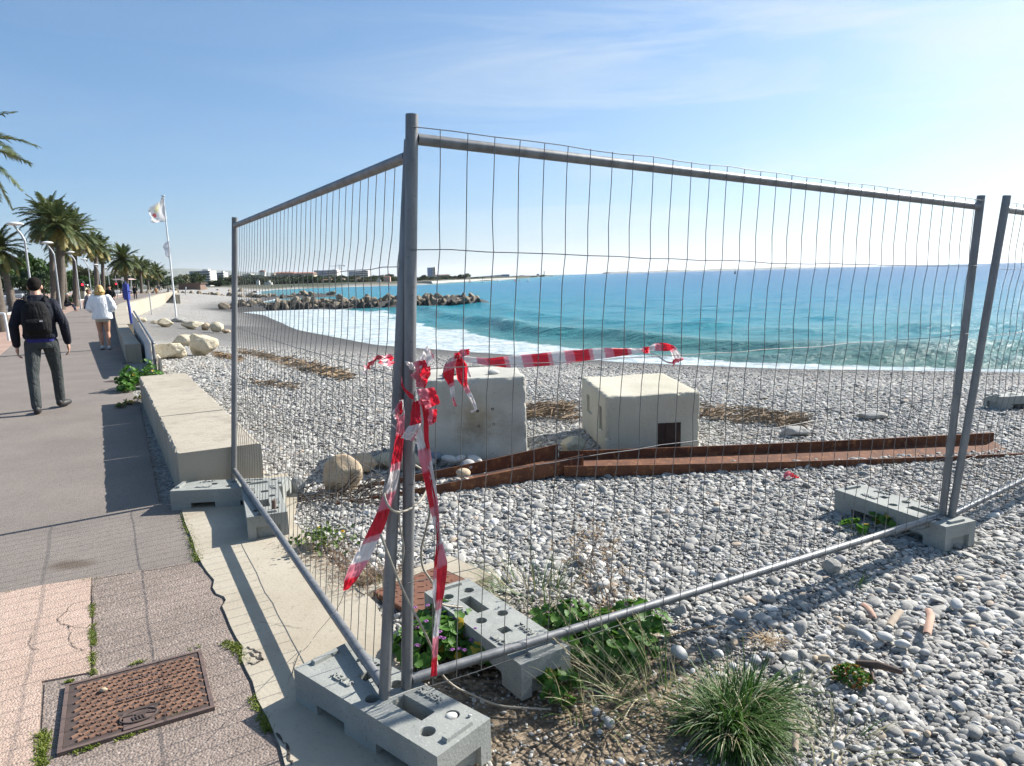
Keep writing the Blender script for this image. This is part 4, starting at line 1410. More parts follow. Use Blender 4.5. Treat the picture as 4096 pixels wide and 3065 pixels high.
stones = [(A, 880, 640, 150, 'pale'), (A, 1030, 650, 130, 'pale'), (A, 1165, 705, 115, 'pale'), (A, 290, 660, 100, 'grey'), (A, 1340, 770, 90, 'grey'), (A, 1590, 1065, 95, 'grey'), (A, 600, 895, 85, 'grey'),
          (A, 385, 905, 80, 'grey'), (A, 40, 835, 100, 'grey'), (A, 615, 775, 95, 'pale'), (A, 150, 790, 95, 'grey'), (A, 1190, 860, 85, 'pale'), (A, 930, 1210, 90, 'pale'), (A, 675, 1215, 75, 'blue'), (A, 790, 1125, 90, 'pale'),
          (A, 1065, 1190, 105, 'grey'), (A, 1270, 1520, 95, 'blue'), (A, 680, 1475, 95, 'pale'), (A, 1720, 1085, 90, 'grey'), (A, 2070, 1410, 95, 'blue'), (A, 1850, 1350, 85, 'pale'), (A, 1600, 210, 95, 'tan'), (A, 1580, 405, 130, 'pale'),
          (A, 690, 65, 115, 'grey'), (A, 1410, 1195, 80, 'grey'), (A, 1205, 640, 85, 'blue'), (A, 1590, 1180, 110, 'grey'), (A, 560, 810, 100, 'tan'), (A, 500, 815, 70, 'tan'), (A, 1770, 440, 70, 'blue'), (A, 700, 570, 60, 'tan'), (A, 1360, 1390, 70, 'tan'),
          (A, 1920, 945, 70, 'grey'), (A, 1990, 1520, 95, 'grey'), (A, 1590, 1450, 80, 'pale'), (A, 1260, 1400, 75, 'pale'), (A, 640, 1535, 80, 'pale'), (A, 1540, 875, 75, 'pale'), (A, 1285, 935, 75, 'pale'), (A, 1000, 880, 80, 'grey'),
          (B, 1455, 480, 155, 'grey'), (B, 990, 770, 155, 'pale'), (B, 1290, 945, 135, 'pale'), (B, 450, 1300, 125, 'grey'), (B, 1235, 685, 100, 'grey'), (B, 1825, 665, 105, 'grey'), (B, 400, 245, 125, 'pale'), (B, 250, 55, 100, 'pale'),
          (B, 1520, 885, 110, 'grey'), (B, 1405, 880, 95, 'pale'), (B, 1290, 780, 100, 'pale'), (B, 1410, 690, 95, 'tan'), (B, 1570, 820, 95, 'grey'), (B, 1660, 790, 95, 'grey'), (B, 450, 1605, 75, 'pale'), (B, 550, 1600, 75, 'pale'), (B, 350, 1225, 95, 'blue'), (B, 950, 585, 75, 'blue'), (B, 1120, 570, 80, 'grey'), (B, 1400, 150, 80, 'grey')]
rnd = random.Random(5)
for i, (fn, x, y, w, k) in enumerate(stones):
    px, py = fn(x, y)
    p = at(px, py + w * .10, .01)
    s = w / 1.913 * p.y / F_PX
    o = bpy.data.objects.new('beach_stone', PM[k, i % 3]); COL.objects.link(o)
    o.location = (p.x, p.y, .004 + s * .18)
    o.rotation_euler = (rnd.uniform(-.35, .2), rnd.uniform(-.3, .3), rnd.uniform(0, 6.28))
    o.scale = (s,) * 3
    tag(o, LBL[k], 'stone', 'large ' + {'pale': 'pale', 'grey': 'grey', 'blue': 'blue-grey', 'tan': 'brown'}[k] + ' stones on the shingle')
# stones resting on things
def stone_at(p, s, k, i, label, rot=(0, 0, 0)):
    o = bpy.data.objects.new('beach_stone', PM[k, i]); COL.objects.link(o)
    o.location = p; o.scale = (s,) * 3; o.rotation_euler = rot
    return tag(o, label, 'stone')
bt = b1.matrix_world if False else Matrix.Translation(b1.location) @ Matrix.Rotation(R(6), 4, 'Z')
stone_at(bt @ Vector((.69, .22, .782)), .11, 'pale', 0, 'smooth pale pebble lying alone on top of the grey cube', (0, 0, .3))
stone_at(bt @ Vector((.34, .30, .80)), .16, 'grey', 1, 'angular grey lump on top of the grey cube near the tape', (.4, .3, .8))
stone_at(bt @ Vector((.27, .12, .785)), .13, 'grey', 2, 'smaller grey lump at the front edge of the grey cube', (.1, .5, 2))
fa = ft1.matrix_basis if False else Matrix.Translation(ft1.location) @ Matrix.Rotation(ft1.rotation_euler.z, 4, 'Z')
stone_at(fa @ Vector((.115, -.056, .142)), .052, 'pale', 0, 'white pebble lodged in a round hole of the corner foot', (.5, .3, .5))
stone_at(fa @ Vector((.125, -.035, .137)), .018, 'pale', 1, 'tiny pebble beside the white one in the foot hole', (0, 0, 0))
stone_at(fa @ Vector((.060, -.085, .156)), .014, 'pale', 2, 'tiny cream pebble on the end of the corner foot', (0, 0, 0))
p = at(400 + 75 * .1813, 2650 + 600 * .1813, .03)
stone_at(p, .030, 'tan', 1, 'small cream pebble lying on the manhole cover')
for i, (x, y, s, k) in enumerate(((1690, 1850, .15, 'blue'), (1750, 1835, .17, 'blue'), (1720, 1860, .13, 'grey'), (1800, 1850, .16, 'pale'), (1840, 1848, .12, 'pale'), (1870, 1875, .16, 'grey'), (1900, 1850, .14, 'pale'), (1855, 1905, .14, 'tan'))):
    p = at(x, y, .02)
    o = bpy.data.objects.new('beach_stone', PM[k, i % 3]); COL.objects.link(o)
    o.location = (p.x, p.y, .05); o.scale = (s,) * 3; o.rotation_euler = (rnd.uniform(-.4, .4), rnd.uniform(-.4, .4), i)
    tag(o, {'blue': 'blue-grey', 'grey': 'mid grey', 'pale': 'pale', 'tan': 'brownish'}[k] + ' rounded stone heaped at the foot of the grey cube', 'stone', 'stones heaped at the foot of the grey cube')

# ------------------------------------------------------------------ the shingle itself: one mass of pebbles
def in_poly(x, y, poly):
    c = np.zeros(x.shape, bool)
    n = len(poly)
    for i in range(n):
        (x0, y0), (x1, y1) = poly[i], poly[(i + 1) % n]
        m = ((y0 > y) != (y1 > y))
        with np.errstate(divide='ignore', invalid='ignore'):
            xc = (x1 - x0) * (y - y0) / (y1 - y0 + 1e-12) + x0
        c ^= m & (x < xc)
    return c
rg = np.random.default_rng(12)
STRIP = SL[:-1] + SR + [(-2.5, 5.4)]
LIM = [(SL[-1][0], .2)] + [(a, b) for a, b in SL[::-1]] + [(-2.66, 5.05), (-1.93, 5.35), (-4.75, 10.1), (-5.5, 10.9), (-7.9, 15.1)] + [(p[0] + .6, p[1] + .2) for p in W2] + [(-200, 160), (-200, -5), (0, -5)]
LIM[0] = (-.4, .2)
xs, ys, ss = [], [], []
for r0, r1, a0, a1, rho, med, sg in ((1.2, 3.2, -30, 62, 6400, .0170, .52), (3.2, 5.2, -32, 60, 4700, .0198, .52), (5.2, 8.0, -36, 54, 3500, .0225, .46), (8, 12, -38, 44, 1750, .031, .4), (12, 18, -38, 44, 480, .058, .35), (18, 26, -38, 44, 170, .085, .3)):
    area = math.pi * (r1 * r1 - r0 * r0) * (a1 - a0) / 360
    n = int(area * rho)
    rr = np.sqrt(rg.uniform(r0 * r0, r1 * r1, n)); aa = np.radians(rg.uniform(a0, a1, n))
    x, y = rr * np.sin(aa), rr * np.cos(aa)
    s = med * np.exp(rg.normal(0, sg, n))
    # patches of coarser and finer stones
    s *= .72 + .6 * vnoise(x * 1.3, y * 1.3, 3)
    xs.append(x); ys.append(y); ss.append(np.clip(s, .007, .10))
x, y, s = map(np.concatenate, (xs, ys, ss))
dm = dirt_mask(x, y)
d_in = inland(x, y)
ok = ~in_poly(x, y, LIM) & ~in_poly(x, y, STRIP) & (d_in > -.2) & ((rg.random(len(x)) > dm * .80))
s = np.where(dm > .15, np.minimum(s * .55, .026), s)
x, y, s, d_in = x[ok], y[ok], s[ok], d_in[ok]
n = len(x)
z = beach_z(x, y) + s * .04 + rg.uniform(-.002, .010, n)
tint = np.clip(rg.beta(3.6, 2.9, n) * .86 + (rg.random(n) > .93) * .12 - .06, 0, 1)
odd = rg.random(n)
tint = np.where(odd > .975, .945, np.where(odd > .955, .99, np.where(odd < .05, .87, np.minimum(tint, .88))))
wetp = np.clip(1 - (d_in - .5) / 5.0, 0, 1)
tint = np.minimum(tint, .88) * (1 - .80 * np.clip(1 - (d_in - 2.0) / 13, 0, 1) ** .7) * (1 - .08 * np.clip((np.hypot(x, y) - 4) / 4, 0, 1)) * (tint < .9) + tint * (tint >= .9)
tint = np.where(wetp > .2, tint * (1 - .8 * wetp), tint)
me = bpy.data.meshes.new('pebbles')
me.vertices.add(n)
me.vertices.foreach_set('co', np.stack([x, y, z], 1).astype(np.float32).ravel())
def pattr(nm, typ, vals, key='value'):
    a = me.attributes.new(nm, typ, 'POINT'); a.data.foreach_set(key, np.ascontiguousarray(vals).ravel())
pattr('tint', 'FLOAT', tint.astype(np.float32))
pattr('var', 'INT', rg.integers(0, 8, n).astype(np.int32))
pattr('rot', 'FLOAT_VECTOR', np.stack([rg.normal(0, .30, n), rg.normal(0, .30, n), rg.uniform(0, 6.28, n)], 1).astype(np.float32), 'vector')
el = rg.uniform(.50, .88, n); fl = rg.uniform(.27, .54, n)
pattr('scl', 'FLOAT_VECTOR', (s[:, None] * np.stack([np.ones(n), el, fl], 1)).astype(np.float32), 'vector')
peb = bpy.data.objects.new('pebbles', me); COL.objects.link(peb)
tag(peb, 'mass of grey and white rounded pebbles covering the beach', 'pebbles', None, 'stuff')
ng = bpy.data.node_groups.new('pebble_scatter', 'GeometryNodeTree')
ng.interface.new_socket('Geometry', in_out='INPUT', socket_type='NodeSocketGeometry')
ng.interface.new_socket('Geometry', in_out='OUTPUT', socket_type='NodeSocketGeometry')
N, Lk = ng.nodes, ng.links
gi, go = N.new('NodeGroupInput'), N.new('NodeGroupOutput')
join = N.new('GeometryNodeJoinGeometry')
for i in range(8):
    ic = N.new('GeometryNodeMeshIcoSphere'); ic.inputs['Radius'].default_value = .5; ic.inputs['Subdivisions'].default_value = 3
    ps = N.new('GeometryNodeInputPosition')
    ad = N.new('ShaderNodeVectorMath'); ad.operation = 'ADD'; ad.inputs[1].default_value = (i * 5.3, i * 2.1, 3.7 * i)
    Lk.new(ps.outputs[0], ad.inputs[0])
    nz = N.new('ShaderNodeTexNoise'); nz.inputs['Scale'].default_value = 1.5 + .25 * (i % 3); nz.inputs['Detail'].default_value = 2.5
    Lk.new(ad.outputs[0], nz.inputs['Vector'])
    m1 = N.new('ShaderNodeMath'); m1.operation = 'MULTIPLY_ADD'; m1.inputs[1].default_value = .75; m1.inputs[2].default_value = -.37
    Lk.new(nz.outputs['Fac'], m1.inputs[0])
    sc = N.new('ShaderNodeVectorMath'); sc.operation = 'SCALE'
    Lk.new(ps.outputs[0], sc.inputs[0]); Lk.new(m1.outputs[0], sc.inputs['Scale'])
    sp = N.new('GeometryNodeSetPosition'); Lk.new(ic.outputs['Mesh'], sp.inputs['Geometry']); Lk.new(sc.outputs[0], sp.inputs['Offset'])
    sh = N.new('GeometryNodeSetShadeSmooth'); Lk.new(sp.outputs[0], sh.inputs['Geometry'])
    sm = N.new('GeometryNodeSetMaterial'); sm.inputs['Material'].default_value = PEB; Lk.new(sh.outputs[0], sm.inputs['Geometry'])
    g2 = N.new('GeometryNodeGeometryToInstance'); Lk.new(sm.outputs[0], g2.inputs[0])
    Lk.new(g2.outputs[0], join.inputs[0])
iop = N.new('GeometryNodeInstanceOnPoints'); iop.inputs['Pick Instance'].default_value = True
def na(nm, dt):
    a = N.new('GeometryNodeInputNamedAttribute'); a.data_type = dt; a.inputs['Name'].default_value = nm
    return a.outputs[0]
e2r = N.new('FunctionNodeEulerToRotation')
Lk.new(na('rot', 'FLOAT_VECTOR'), e2r.inputs[0])
Lk.new(gi.outputs[0], iop.inputs['Points'])
Lk.new(join.outputs[0], iop.inputs['Instance'])
Lk.new(na('var', 'INT'), iop.inputs['Instance Index'])
Lk.new(e2r.outputs[0], iop.inputs['Rotation'])
Lk.new(na('scl', 'FLOAT_VECTOR'), iop.inputs['Scale'])
Lk.new(iop.outputs[0], go.inputs[0])
md = peb.modifiers.new('scatter', 'NODES'); md.node_group = ng
me.materials.append(PEB)
print('pebbles', n)

# ------------------------------------------------------------------ plants
GRN = leaf_mat('mallow_leaf', (.055, .15, .020), (.10, .21, .035), 14, .35)
GRN2 = leaf_mat('weed_leaf', (.075, .14, .028), (.13, .18, .035), 14, .35)
DARKG = leaf_mat('grass_blade', (.030, .090, .010), (.070, .140, .022), 9, .30)
PALEG = leaf_mat('dry_grass_blade', (.38, .33, .20), (.30, .29, .16), 9, .30)
STRAW = mat('straw', (.36, .25, .13), (.26, .17, .085), 12, .8)
TWIG = mat('brown_twig', (.17, .095, .055), (.11, .07, .045), 20, .85)
YEL = leaf_mat('yellowed_leaf', (.55, .36, .04), (.45, .38, .05), 14, .35)
PURP = leaf_mat('purple_petal', (.36, .13, .38), (.45, .2, .45), 14, .4)
YELF = leaf_mat('yellow_petal', (.75, .52, .03), (.7, .45, .03), 14, .4)
MOSSM = leaf_mat('moss', (.11, .15, .018), (.17, .20, .025), 30, .25)

def lobed_leaf(mb, p, nrm, size, rnd, lobes=6, mi=0, cup=.25):
    """round lobed leaf, cupped"""
    nrm = Vector(nrm).normalized()
    x = nrm.orthogonal().normalized()
    x = Matrix.Rotation(rnd.uniform(0, 6.28), 3, nrm) @ x
    y = nrm.cross(x)
    k = lobes * 3
    vs = [Vector(p)]
    for ring, rr in ((0, .55), (1, 1.0)):
        for i in range(k):
            a = 2 * math.pi * i / k
            lob = 1 + .14 * math.cos(lobes * a) * ring - .28 * (abs(a - math.pi) < .3) * ring
            r = size * rr * lob * rnd.uniform(.93, 1.05)
            h = cup * size * rr * rr + .10 * size * math.cos(lobes * a) * ring
            vs.append(Vector(p) + x * (r * math.cos(a)) + y * (r * math.sin(a)) + nrm * h)
    fs = [(0, 1 + i, 1 + (i + 1) % k) for i in range(k)]
    fs += [(1 + i, 1 + k + i, 1 + k + (i + 1) % k, 1 + (i + 1) % k) for i in range(k)]
    mb.add(vs, fs, mi, True)

def blade(mb, p, d, L, w, droop, rnd, mi=0, seg=5):
    """grass blade from p leaning along d"""
    d = Vector(d).normalized()
    h = Vector((d.x, d.y, 0))
    if h.length < .01: h = Vector((1, 0, 0))
    h.normalize()
    side = Vector((-h.y, h.x, 0))
    q = Vector(p); v = d.copy()
    vs = []
    tw = rnd.uniform(-.5, .5)
    for i in range(seg + 1):
        f = i / seg
        ww = w * (1 - f ** 2.2) + .0003
        sd = side * math.cos(tw) + Vector((0, 0, 1)) * math.sin(tw)
        vs += [q - sd * ww / 2, q + sd * ww / 2]
        q = q + v * (L / seg)
        v = (v + Vector((h.x * .25, h.y * .25, -1)) * (droop / seg)).normalized()
    mb.add(vs, [(2 * i, 2 * i + 1, 2 * i + 3, 2 * i + 2) for i in range(seg)], mi, True)

def mallow(label, spots, seed, size=(.022, .042), flowers=0, yellow=0, name='mallow_plant', cat='plant', n_mul=1.0, m=None):
    """spots: (x, y, radius, height, count)"""
    rnd = random.Random(seed)
    c = spots[0]
    root = thing(name, label, cat, (c[0], c[1], 0))
    lv, st, yl, fl = MB(), MB(), MB(), MB()
    for (x, y, r, h, n) in spots:
        for i in range(int(n * n_mul)):
            a, q = rnd.uniform(0, 6.28), r * math.sqrt(rnd.random())
            px, py = x + q * math.cos(a), y + q * math.sin(a)
            hh = h * (1 - (q / r) ** 2 * .65) * rnd.uniform(.35, 1.05) + .012
            p = Vector((px, py, hh))
            nr = Vector((math.cos(a) * .5 + rnd.gauss(0, .45), math.sin(a) * .5 + rnd.gauss(0, .45), 1.0))
            if rnd.random() < yellow: lobed_leaf(yl, p, nr, rnd.uniform(*size) * .8, rnd)
            else: lobed_leaf(lv, p, nr, rnd.uniform(*size), rnd)
            b = Vector((x + .3 * (px - x), y + .3 * (py - y), .0))
            st.tube([b, b.lerp(p, .5) + Vector((0, 0, .01)), p], .0016, 4, caps=False)
        for i in range(int(flowers)):
            a, q = rnd.uniform(0, 6.28), r * math.sqrt(rnd.random())
            p = Vector((x + q * math.cos(a), y + q * math.sin(a), h * rnd.uniform(.6, 1.15)))
            for k in range(5):
                b = 2 * math.pi * k / 5
                lobed_leaf(fl, p + Vector((math.cos(b) * .006, math.sin(b) * .006, 0)), (math.cos(b) * .6, math.sin(b) * .6, 1), .006, rnd, 3)
    lv.build('leaves', m or GRN, root, world=True)
    st.build('stems', TWIG if cat == 'weed' else GRN2, root, world=True)
    if yellow: yl.build('yellow_leaves', YEL, root, world=True)
    if flowers: fl.build('flowers', PURP, root, world=True)
    return root

def gp(px, py): 
    p = at(px, py, 0); return p.x, p.y
x, y = gp(1730, 2610)
mallow('leafy green mallow with purple flowers growing between the corner foot and the spare foot', [(x, y, .17, .13, 120), (x + .10, y + .05, .15, .14, 90), (x + .02, y + .2, .12, .12, 50), (x + .22, y - .08, .10, .08, 40)], 3, (.018, .038), 9, .05)
x, y = gp(2400, 2585)
mallow('dense dark green mallow patch under the bottom rail of the sea-side fence', [(x, y, .22, .12, 150), (x + .17, y + .14, .16, .10, 80), (x - .14, y + .16, .16, .10, 70), (x + .10, y - .10, .14, .08, 50)], 5, (.016, .036), 0, .02)
x, y = gp(2255, 2790)
mallow('small grey-green mallow against the near end of the spare foot', [(x, y, .085, .085, 42), (x - .06, y + .09, .06, .07, 20)], 7, (.012, .028), 0, .05)
x, y = gp(3560, 2110)
mallow('pale mallow sprig growing beside the right-hand foot', [(x, y, .12, .10, 34), (x + .16, y + .10, .10, .13, 16), (x - .22, y - .02, .08, .05, 14)], 9, (.02, .036), 0, .12)
x, y = gp(520, 1560)
mallow('bright green bushy weed filling the gap between the two sea walls', [(x, y, .20, .34, 150), (x + .12, y + .35, .24, .42, 130), (x - .10, y + .4, .16, .26, 60), (x + .08, y - .25, .12, .16, 50)], 11, (.022, .042), 0, .03, name='weed_bush')
x, y = gp(545, 1610)
mallow('low yellow-brown weed at the far end of the bench wall', [(x + .02, y + .12, .10, .12, 46), (x + .02, y - .2, .09, .08, 36), (x + .03, y - .45, .07, .06, 24)], 13, (.014, .026), 0, .5, name='weed', cat='weed', m=GRN2)

# big grass tuft
rnd = random.Random(21)
c = at(2890, 2890, 0)
root = thing('grass_tuft', 'big dark green grass tuft spreading on the pebbles at the bottom of the view', 'grass tuft', (c.x, c.y, 0))
mb = MB(); dry = MB()
subs = [(rnd.gauss(0, .085), rnd.gauss(0, .06), rnd.uniform(-.5, .5), rnd.uniform(-.4, .4), rnd.uniform(.6, 1.1)) for _ in range(11)]
for i in range(1500):
    sx, sy, lx, ly, sc_ = subs[i % 11]
    a = rnd.uniform(0, 6.28)
    q = .05 * math.sqrt(rnd.random())
    p = c + Vector((sx + math.cos(a) * q, sy + math.sin(a) * q, 0))
    el = rnd.uniform(.10, 1.25)
    d = Vector((math.cos(a) * math.cos(el) + sx * 4 + lx * .5, math.sin(a) * math.cos(el) + sy * 4 + ly * .5, math.sin(el)))
    blade(mb, p, d, rnd.uniform(.11, .30) * sc_, rnd.uniform(.0034, .0068), rnd.uniform(.5, 2.6), rnd)
for i in range(230):
    sx, sy, lx, ly, sc_ = subs[rnd.randrange(11)]
    a = rnd.uniform(0, 6.28); q = .08 * math.sqrt(rnd.random())
    p = c + Vector((sx + math.cos(a) * q, sy + math.sin(a) * q, rnd.uniform(0, .05)))
    el = rnd.uniform(-.05, 1.0)
    d = Vector((math.cos(a) * math.cos(el) + sx * 3, math.sin(a) * math.cos(el) + sy * 3, math.sin(el)))
    blade(dry, p, d, rnd.uniform(.07, .26), rnd.uniform(.002, .0042), rnd.uniform(.3, 2.4), rnd)
mb.build('green_blades', DARKG, root, world=True); dry.build('dry_blades', PALEG, root, world=True)

def grass_clump(label, px, py, r, n, L, seed, dryf=.4, name='grass_clump', lean=(0, 0), heads=0):
    rnd = random.Random(seed)
    c = at(px, py, 0)
    root = thing(name, label, 'grass', (c.x, c.y, 0))
    g_, d_ = MB(), MB()
    for i in range(n):
        a = rnd.uniform(0, 6.28); q = r * math.sqrt(rnd.random())
        p = c + Vector((math.cos(a) * q, math.sin(a) * q, 0))
        el = rnd.uniform(.35, 1.4)
        d = Vector((math.cos(a) * math.cos(el) + lean[0], math.sin(a) * math.cos(el) + lean[1], math.sin(el)))
        blade(d_ if rnd.random() < dryf else g_, p, d, rnd.uniform(*L), rnd.uniform(.002, .0055), rnd.uniform(.2, 1.3), rnd)
    for i in range(heads):
        a = rnd.uniform(0, 6.28); q = r * math.sqrt(rnd.random())
        p = c + Vector((math.cos(a) * q, math.sin(a) * q, 0))
        d = Vector((lean[0] + rnd.gauss(0, .35), lean[1] + rnd.gauss(0, .35), 1)).normalized()
        l = rnd.uniform(L[1] * .9, L[1] * 1.5)
        e = p + d * l + Vector((lean[0], lean[1], 0)) * .05
        d_.tube([p, p.lerp(e, .5) + Vector((0, 0, .02)), e], .0013, 4, caps=False)
        for k in range(14):
            f = 1 - .03 * k
            q_ = p.lerp(e, f)
            blade(d_, q_, d + Vector((rnd.gauss(0, .5), rnd.gauss(0, .5), .2)), .022, .003, .2, rnd, seg=2)
    if g_.n: g_.build('green_blades', DARKG, root, world=True)
    if d_.n: d_.build('dry_stalks', PALEG, root, world=True)
    return root
grass_clump('yellow-green grass behind the spare foot with dry blades leaning left', 2120, 2380, .22, 170, (.12, .30), 31, .5, lean=(-.2, 0))
grass_clump('tall straw-coloured seeding grass stalks rising left of the big tuft', 2560, 2760, .16, 110, (.12, .30), 33, .65, lean=(-.45, .1), heads=12)
grass_clump('thin grass fringe between the spare foot end and the big tuft', 2400, 2830, .16, 110, (.10, .24), 35, .6, lean=(.2, -.1))
grass_clump('sparse dry grass sprig on the pebbles right of the big tuft', 3190, 2760, .09, 26, (.06, .14), 37, .6)
grass_clump('dry grass tuft beside the rusty hatch plate', 1520, 2330, .10, 50, (.08, .18), 39, .75)
grass_clump('small grass sprig under the bottom rail near the far foot', 3430, 2330, .05, 16, (.05, .10), 41, .3)
grass_clump('flattened straw grass at the bottom edge beside the big tuft', 3330, 2985, .16, 60, (.08, .2), 43, .9)

# low mat of brown weeds beside the pale strip
rnd = random.Random(51)
c = at(1330, 2240, 0)
root = thing('weed_mat', 'brown dried weed mat with a green sprig and yellow flowers on the pale strip', 'weed', (c.x, c.y, 0))
tw, gl, yf = MB(), MB(), MB()
spine = [at(1225, 2175, 0), at(1330, 2240, 0), at(1420, 2310, 0), at(1490, 2350, 0), at(1560, 2300, 0)]
for i in range(1500):
    k = rnd.randrange(len(spine) - 1); f = rnd.random()
    p = spine[k].lerp(spine[k + 1], f) + Vector((rnd.gauss(0, .09), rnd.gauss(0, .07), rnd.uniform(0, .05)))
    d = Vector((rnd.gauss(0, 1), rnd.gauss(0, 1), rnd.gauss(.1, .35))).normalized()
    blade(tw, p, d, rnd.uniform(.03, .09), rnd.uniform(.002, .004), rnd.uniform(0, .8), rnd, seg=3)
for i in range(170):
    p = at(1290, 2170, .05) + Vector((rnd.gauss(0, .10), rnd.gauss(0, .09), rnd.uniform(-.02, .08)))
    lobed_leaf(gl, p, (rnd.gauss(0, .6), rnd.gauss(0, .6), 1), rnd.uniform(.008, .018), rnd, 4)
for px, py in ((1272, 2112), (1370, 2125)):
    q = at(px, py, .12)
    tw.tube([Vector((q.x, q.y, 0)), q], .0015, 4, caps=False)
    for k in range(6): lobed_leaf(yf, q + Vector((math.cos(k) * .006, math.sin(k) * .006, 0)), (math.cos(k), math.sin(k), 1), .008, rnd, 3)
tw.build('dry_stems', mat('dry_weed', (.20, .115, .06), (.13, .085, .05), 18, .9), root, world=True)
gl.build('leaves', GRN2, root, world=True); yf.build('flowers', YELF, root, world=True)
# brown dried shrub
rnd = random.Random(53)
c = at(2450, 2430, 0)
root = thing('dry_shrub', 'thin dry brown branching shrub standing on the pebbles behind the bottom rail', 'shrub', (c.x, c.y, 0))
tw, lf = MB(), MB()
def twig(p, d, L, r, depth):
    pts = [p]
    for i in range(4):
        d = (d + Vector((rnd.gauss(0, .16), rnd.gauss(0, .16), rnd.gauss(0, .1)))).normalized()
        pts.append(pts[-1] + d * L / 4)
    tw.tube(pts, [r, r * .85, r * .7, r * .6, r * .45], 4, caps=False)
    if depth == 0:
        for k in range(7):
            q = pts[2].lerp(pts[4], rnd.random())
            blade(lf, q, Vector((rnd.gauss(0, 1), rnd.gauss(0, 1), rnd.gauss(0, .6))), .016, .004, .6, rnd, seg=2)
        return
    for k in range(4 if depth == 2 else 3):
        q = pts[rnd.randrange(1, 5)]
        twig(q, (d + Vector((rnd.gauss(0, .6), rnd.gauss(0, .6), rnd.gauss(.1, .4)))).normalized(), L * .62, r * .55, depth - 1)
for k in range(5): twig(c + Vector((rnd.gauss(0, .04), rnd.gauss(0, .04), 0)), Vector((rnd.gauss(-.1, .3), rnd.gauss(0, .3), 1)).normalized(), .26, .0028, 3)
tw.build('twigs', TWIG, root, world=True); lf.build('dry_leaves', STRAW, root, world=True)
# succulent
rnd = random.Random(55)
c = at(3405, 2715, 0)
root = thing('succulent_plant', 'small round green and rusty succulent clump among the pebbles', 'plant', (c.x, c.y, 0))
mb = MB(); mr = MB()
for i in range(330):
    a, q = rnd.uniform(0, 6.28), .075 * math.sqrt(rnd.random())
    p = c + Vector((math.cos(a) * q, math.sin(a) * q, .008 + .045 * (1 - (q / .075) ** 2) * rnd.uniform(.5, 1)))
    lobed_leaf(mb if rnd.random() < .72 else mr, p, (rnd.gauss(0, .7), rnd.gauss(0, .7), .8), rnd.uniform(.005, .009), rnd, 3, cup=.5)
mb.build('leaves', GRN, root, world=True)
mr.build('rusty_leaves', leaf_mat('rusty_leaf', (.25, .10, .03), (.33, .17, .05), 20), root, world=True)
# root tangle by the beam end
rnd = random.Random(57)
c = at(1250, 2000, .02)
root = thing('dead_plant', 'dark tangle of dead roots and leaves at the end of the rusty beam', 'dead plant', (c.x, c.y, 0))
mb = MB()
for i in range(60):
    p = c + Vector((rnd.uniform(-.15, .55), rnd.gauss(0.08, .1), rnd.uniform(0, .04)))
    pts = [p]
    d = Vector((rnd.uniform(.2, 1), rnd.gauss(0, .35), rnd.uniform(0, .45))).normalized()
    for k in range(5):
        d = (d + Vector((rnd.gauss(0, .3), rnd.gauss(0, .3), rnd.gauss(-.1, .3)))).normalized()
        pts.append(pts[-1] + d * rnd.uniform(.03, .07))
    mb.tube(pts, [.006, .005, .0045, .004, .003, .001], 5, caps=False)
mb.build('roots', mat('dead_root', (.065, .05, .04), (.11, .08, .055), 12, .9), root, world=True)

# moss in the joints
rnd = random.Random(61)
mb = MB()
def moss_line(pts, z, w, n, gaps=.35):
    for i in range(n):
        f = rnd.random() * (len(pts) - 1); k = int(f)
        if mnoise.noise(Vector((f * 2.3, len(pts), 0))) < -gaps + .2: continue
        p = at(*pts[k], z).lerp(at(*pts[k + 1], z), f - k)
        p += Vector((rnd.gauss(0, w), rnd.gauss(0, w), 0))
        for b in range(3):
            blade(mb, p, Vector((rnd.gauss(0, .7), rnd.gauss(0, .7), .8)), rnd.uniform(.008, .018), .004, .8, rnd, seg=2)
moss_line([(368, 2420), (372, 2520), (370, 2600), (374, 2700)], .01, .007, 420)
moss_line([(250, 2735), (400, 2690), (560, 2650), (700, 2612), (800, 2590)], .01, .005, 300, .1)
moss_line([(170, 2930), (165, 3065)], .01, .012, 300, .9)
moss_line([(300, 3010), (500, 2950), (640, 2890), (800, 2840)], .01, .008, 260)
moss_line([(0, 2378), (150, 2352), (365, 2318), (500, 2296), (770, 2252)], .006, .004, 260, 0)
moss_line([(735, 2060), (765, 2150), (785, 2210), (800, 2245)], .01, .016, 420, .9)
moss_line([(905, 2570), (950, 2600), (985, 2650)], .01, .014, 220, .9)
moss_line([(1010, 2790), (1050, 2880), (1075, 2930)], .01, .010, 200, .5)
tag(mb.build('moss', MOSSM), 'yellow-green moss growing in joints of the asphalt and round the iron cover', 'moss', None, 'stuff')

# cracks in the paving
mb = MB()
def crack(pts, z, w, seed):
    r_ = random.Random(seed)
    P = []
    for i in range(len(pts) - 1):
        for j in range(6):
            f = j / 6
            p = at(pts[i][0] + (pts[i + 1][0] - pts[i][0]) * f, pts[i][1] + (pts[i + 1][1] - pts[i][1]) * f, z)
            P.append(p + Vector((r_.gauss(0, .0035), r_.gauss(0, .0035), 0)))
    P.append(at(*pts[-1], z))
    vs, fs = [], []
    for i, p in enumerate(P):
        td = (P[min(i + 1, len(P) - 1)] - P[max(i - 1, 0)]).normalized()
        s_ = Vector((-td.y, td.x, 0)) * w * r_.uniform(.3, 1.2) * (.4 if i in (0, len(P) - 1) else 1)
        vs += [p - s_, p + s_]
    mb.add(vs, [(2 * i, 2 * i + 1, 2 * i + 3, 2 * i + 2) for i in range(len(P) - 1)])
C3 = lambda l: [(x * .553, 2150 + y * .553) for x, y in l]
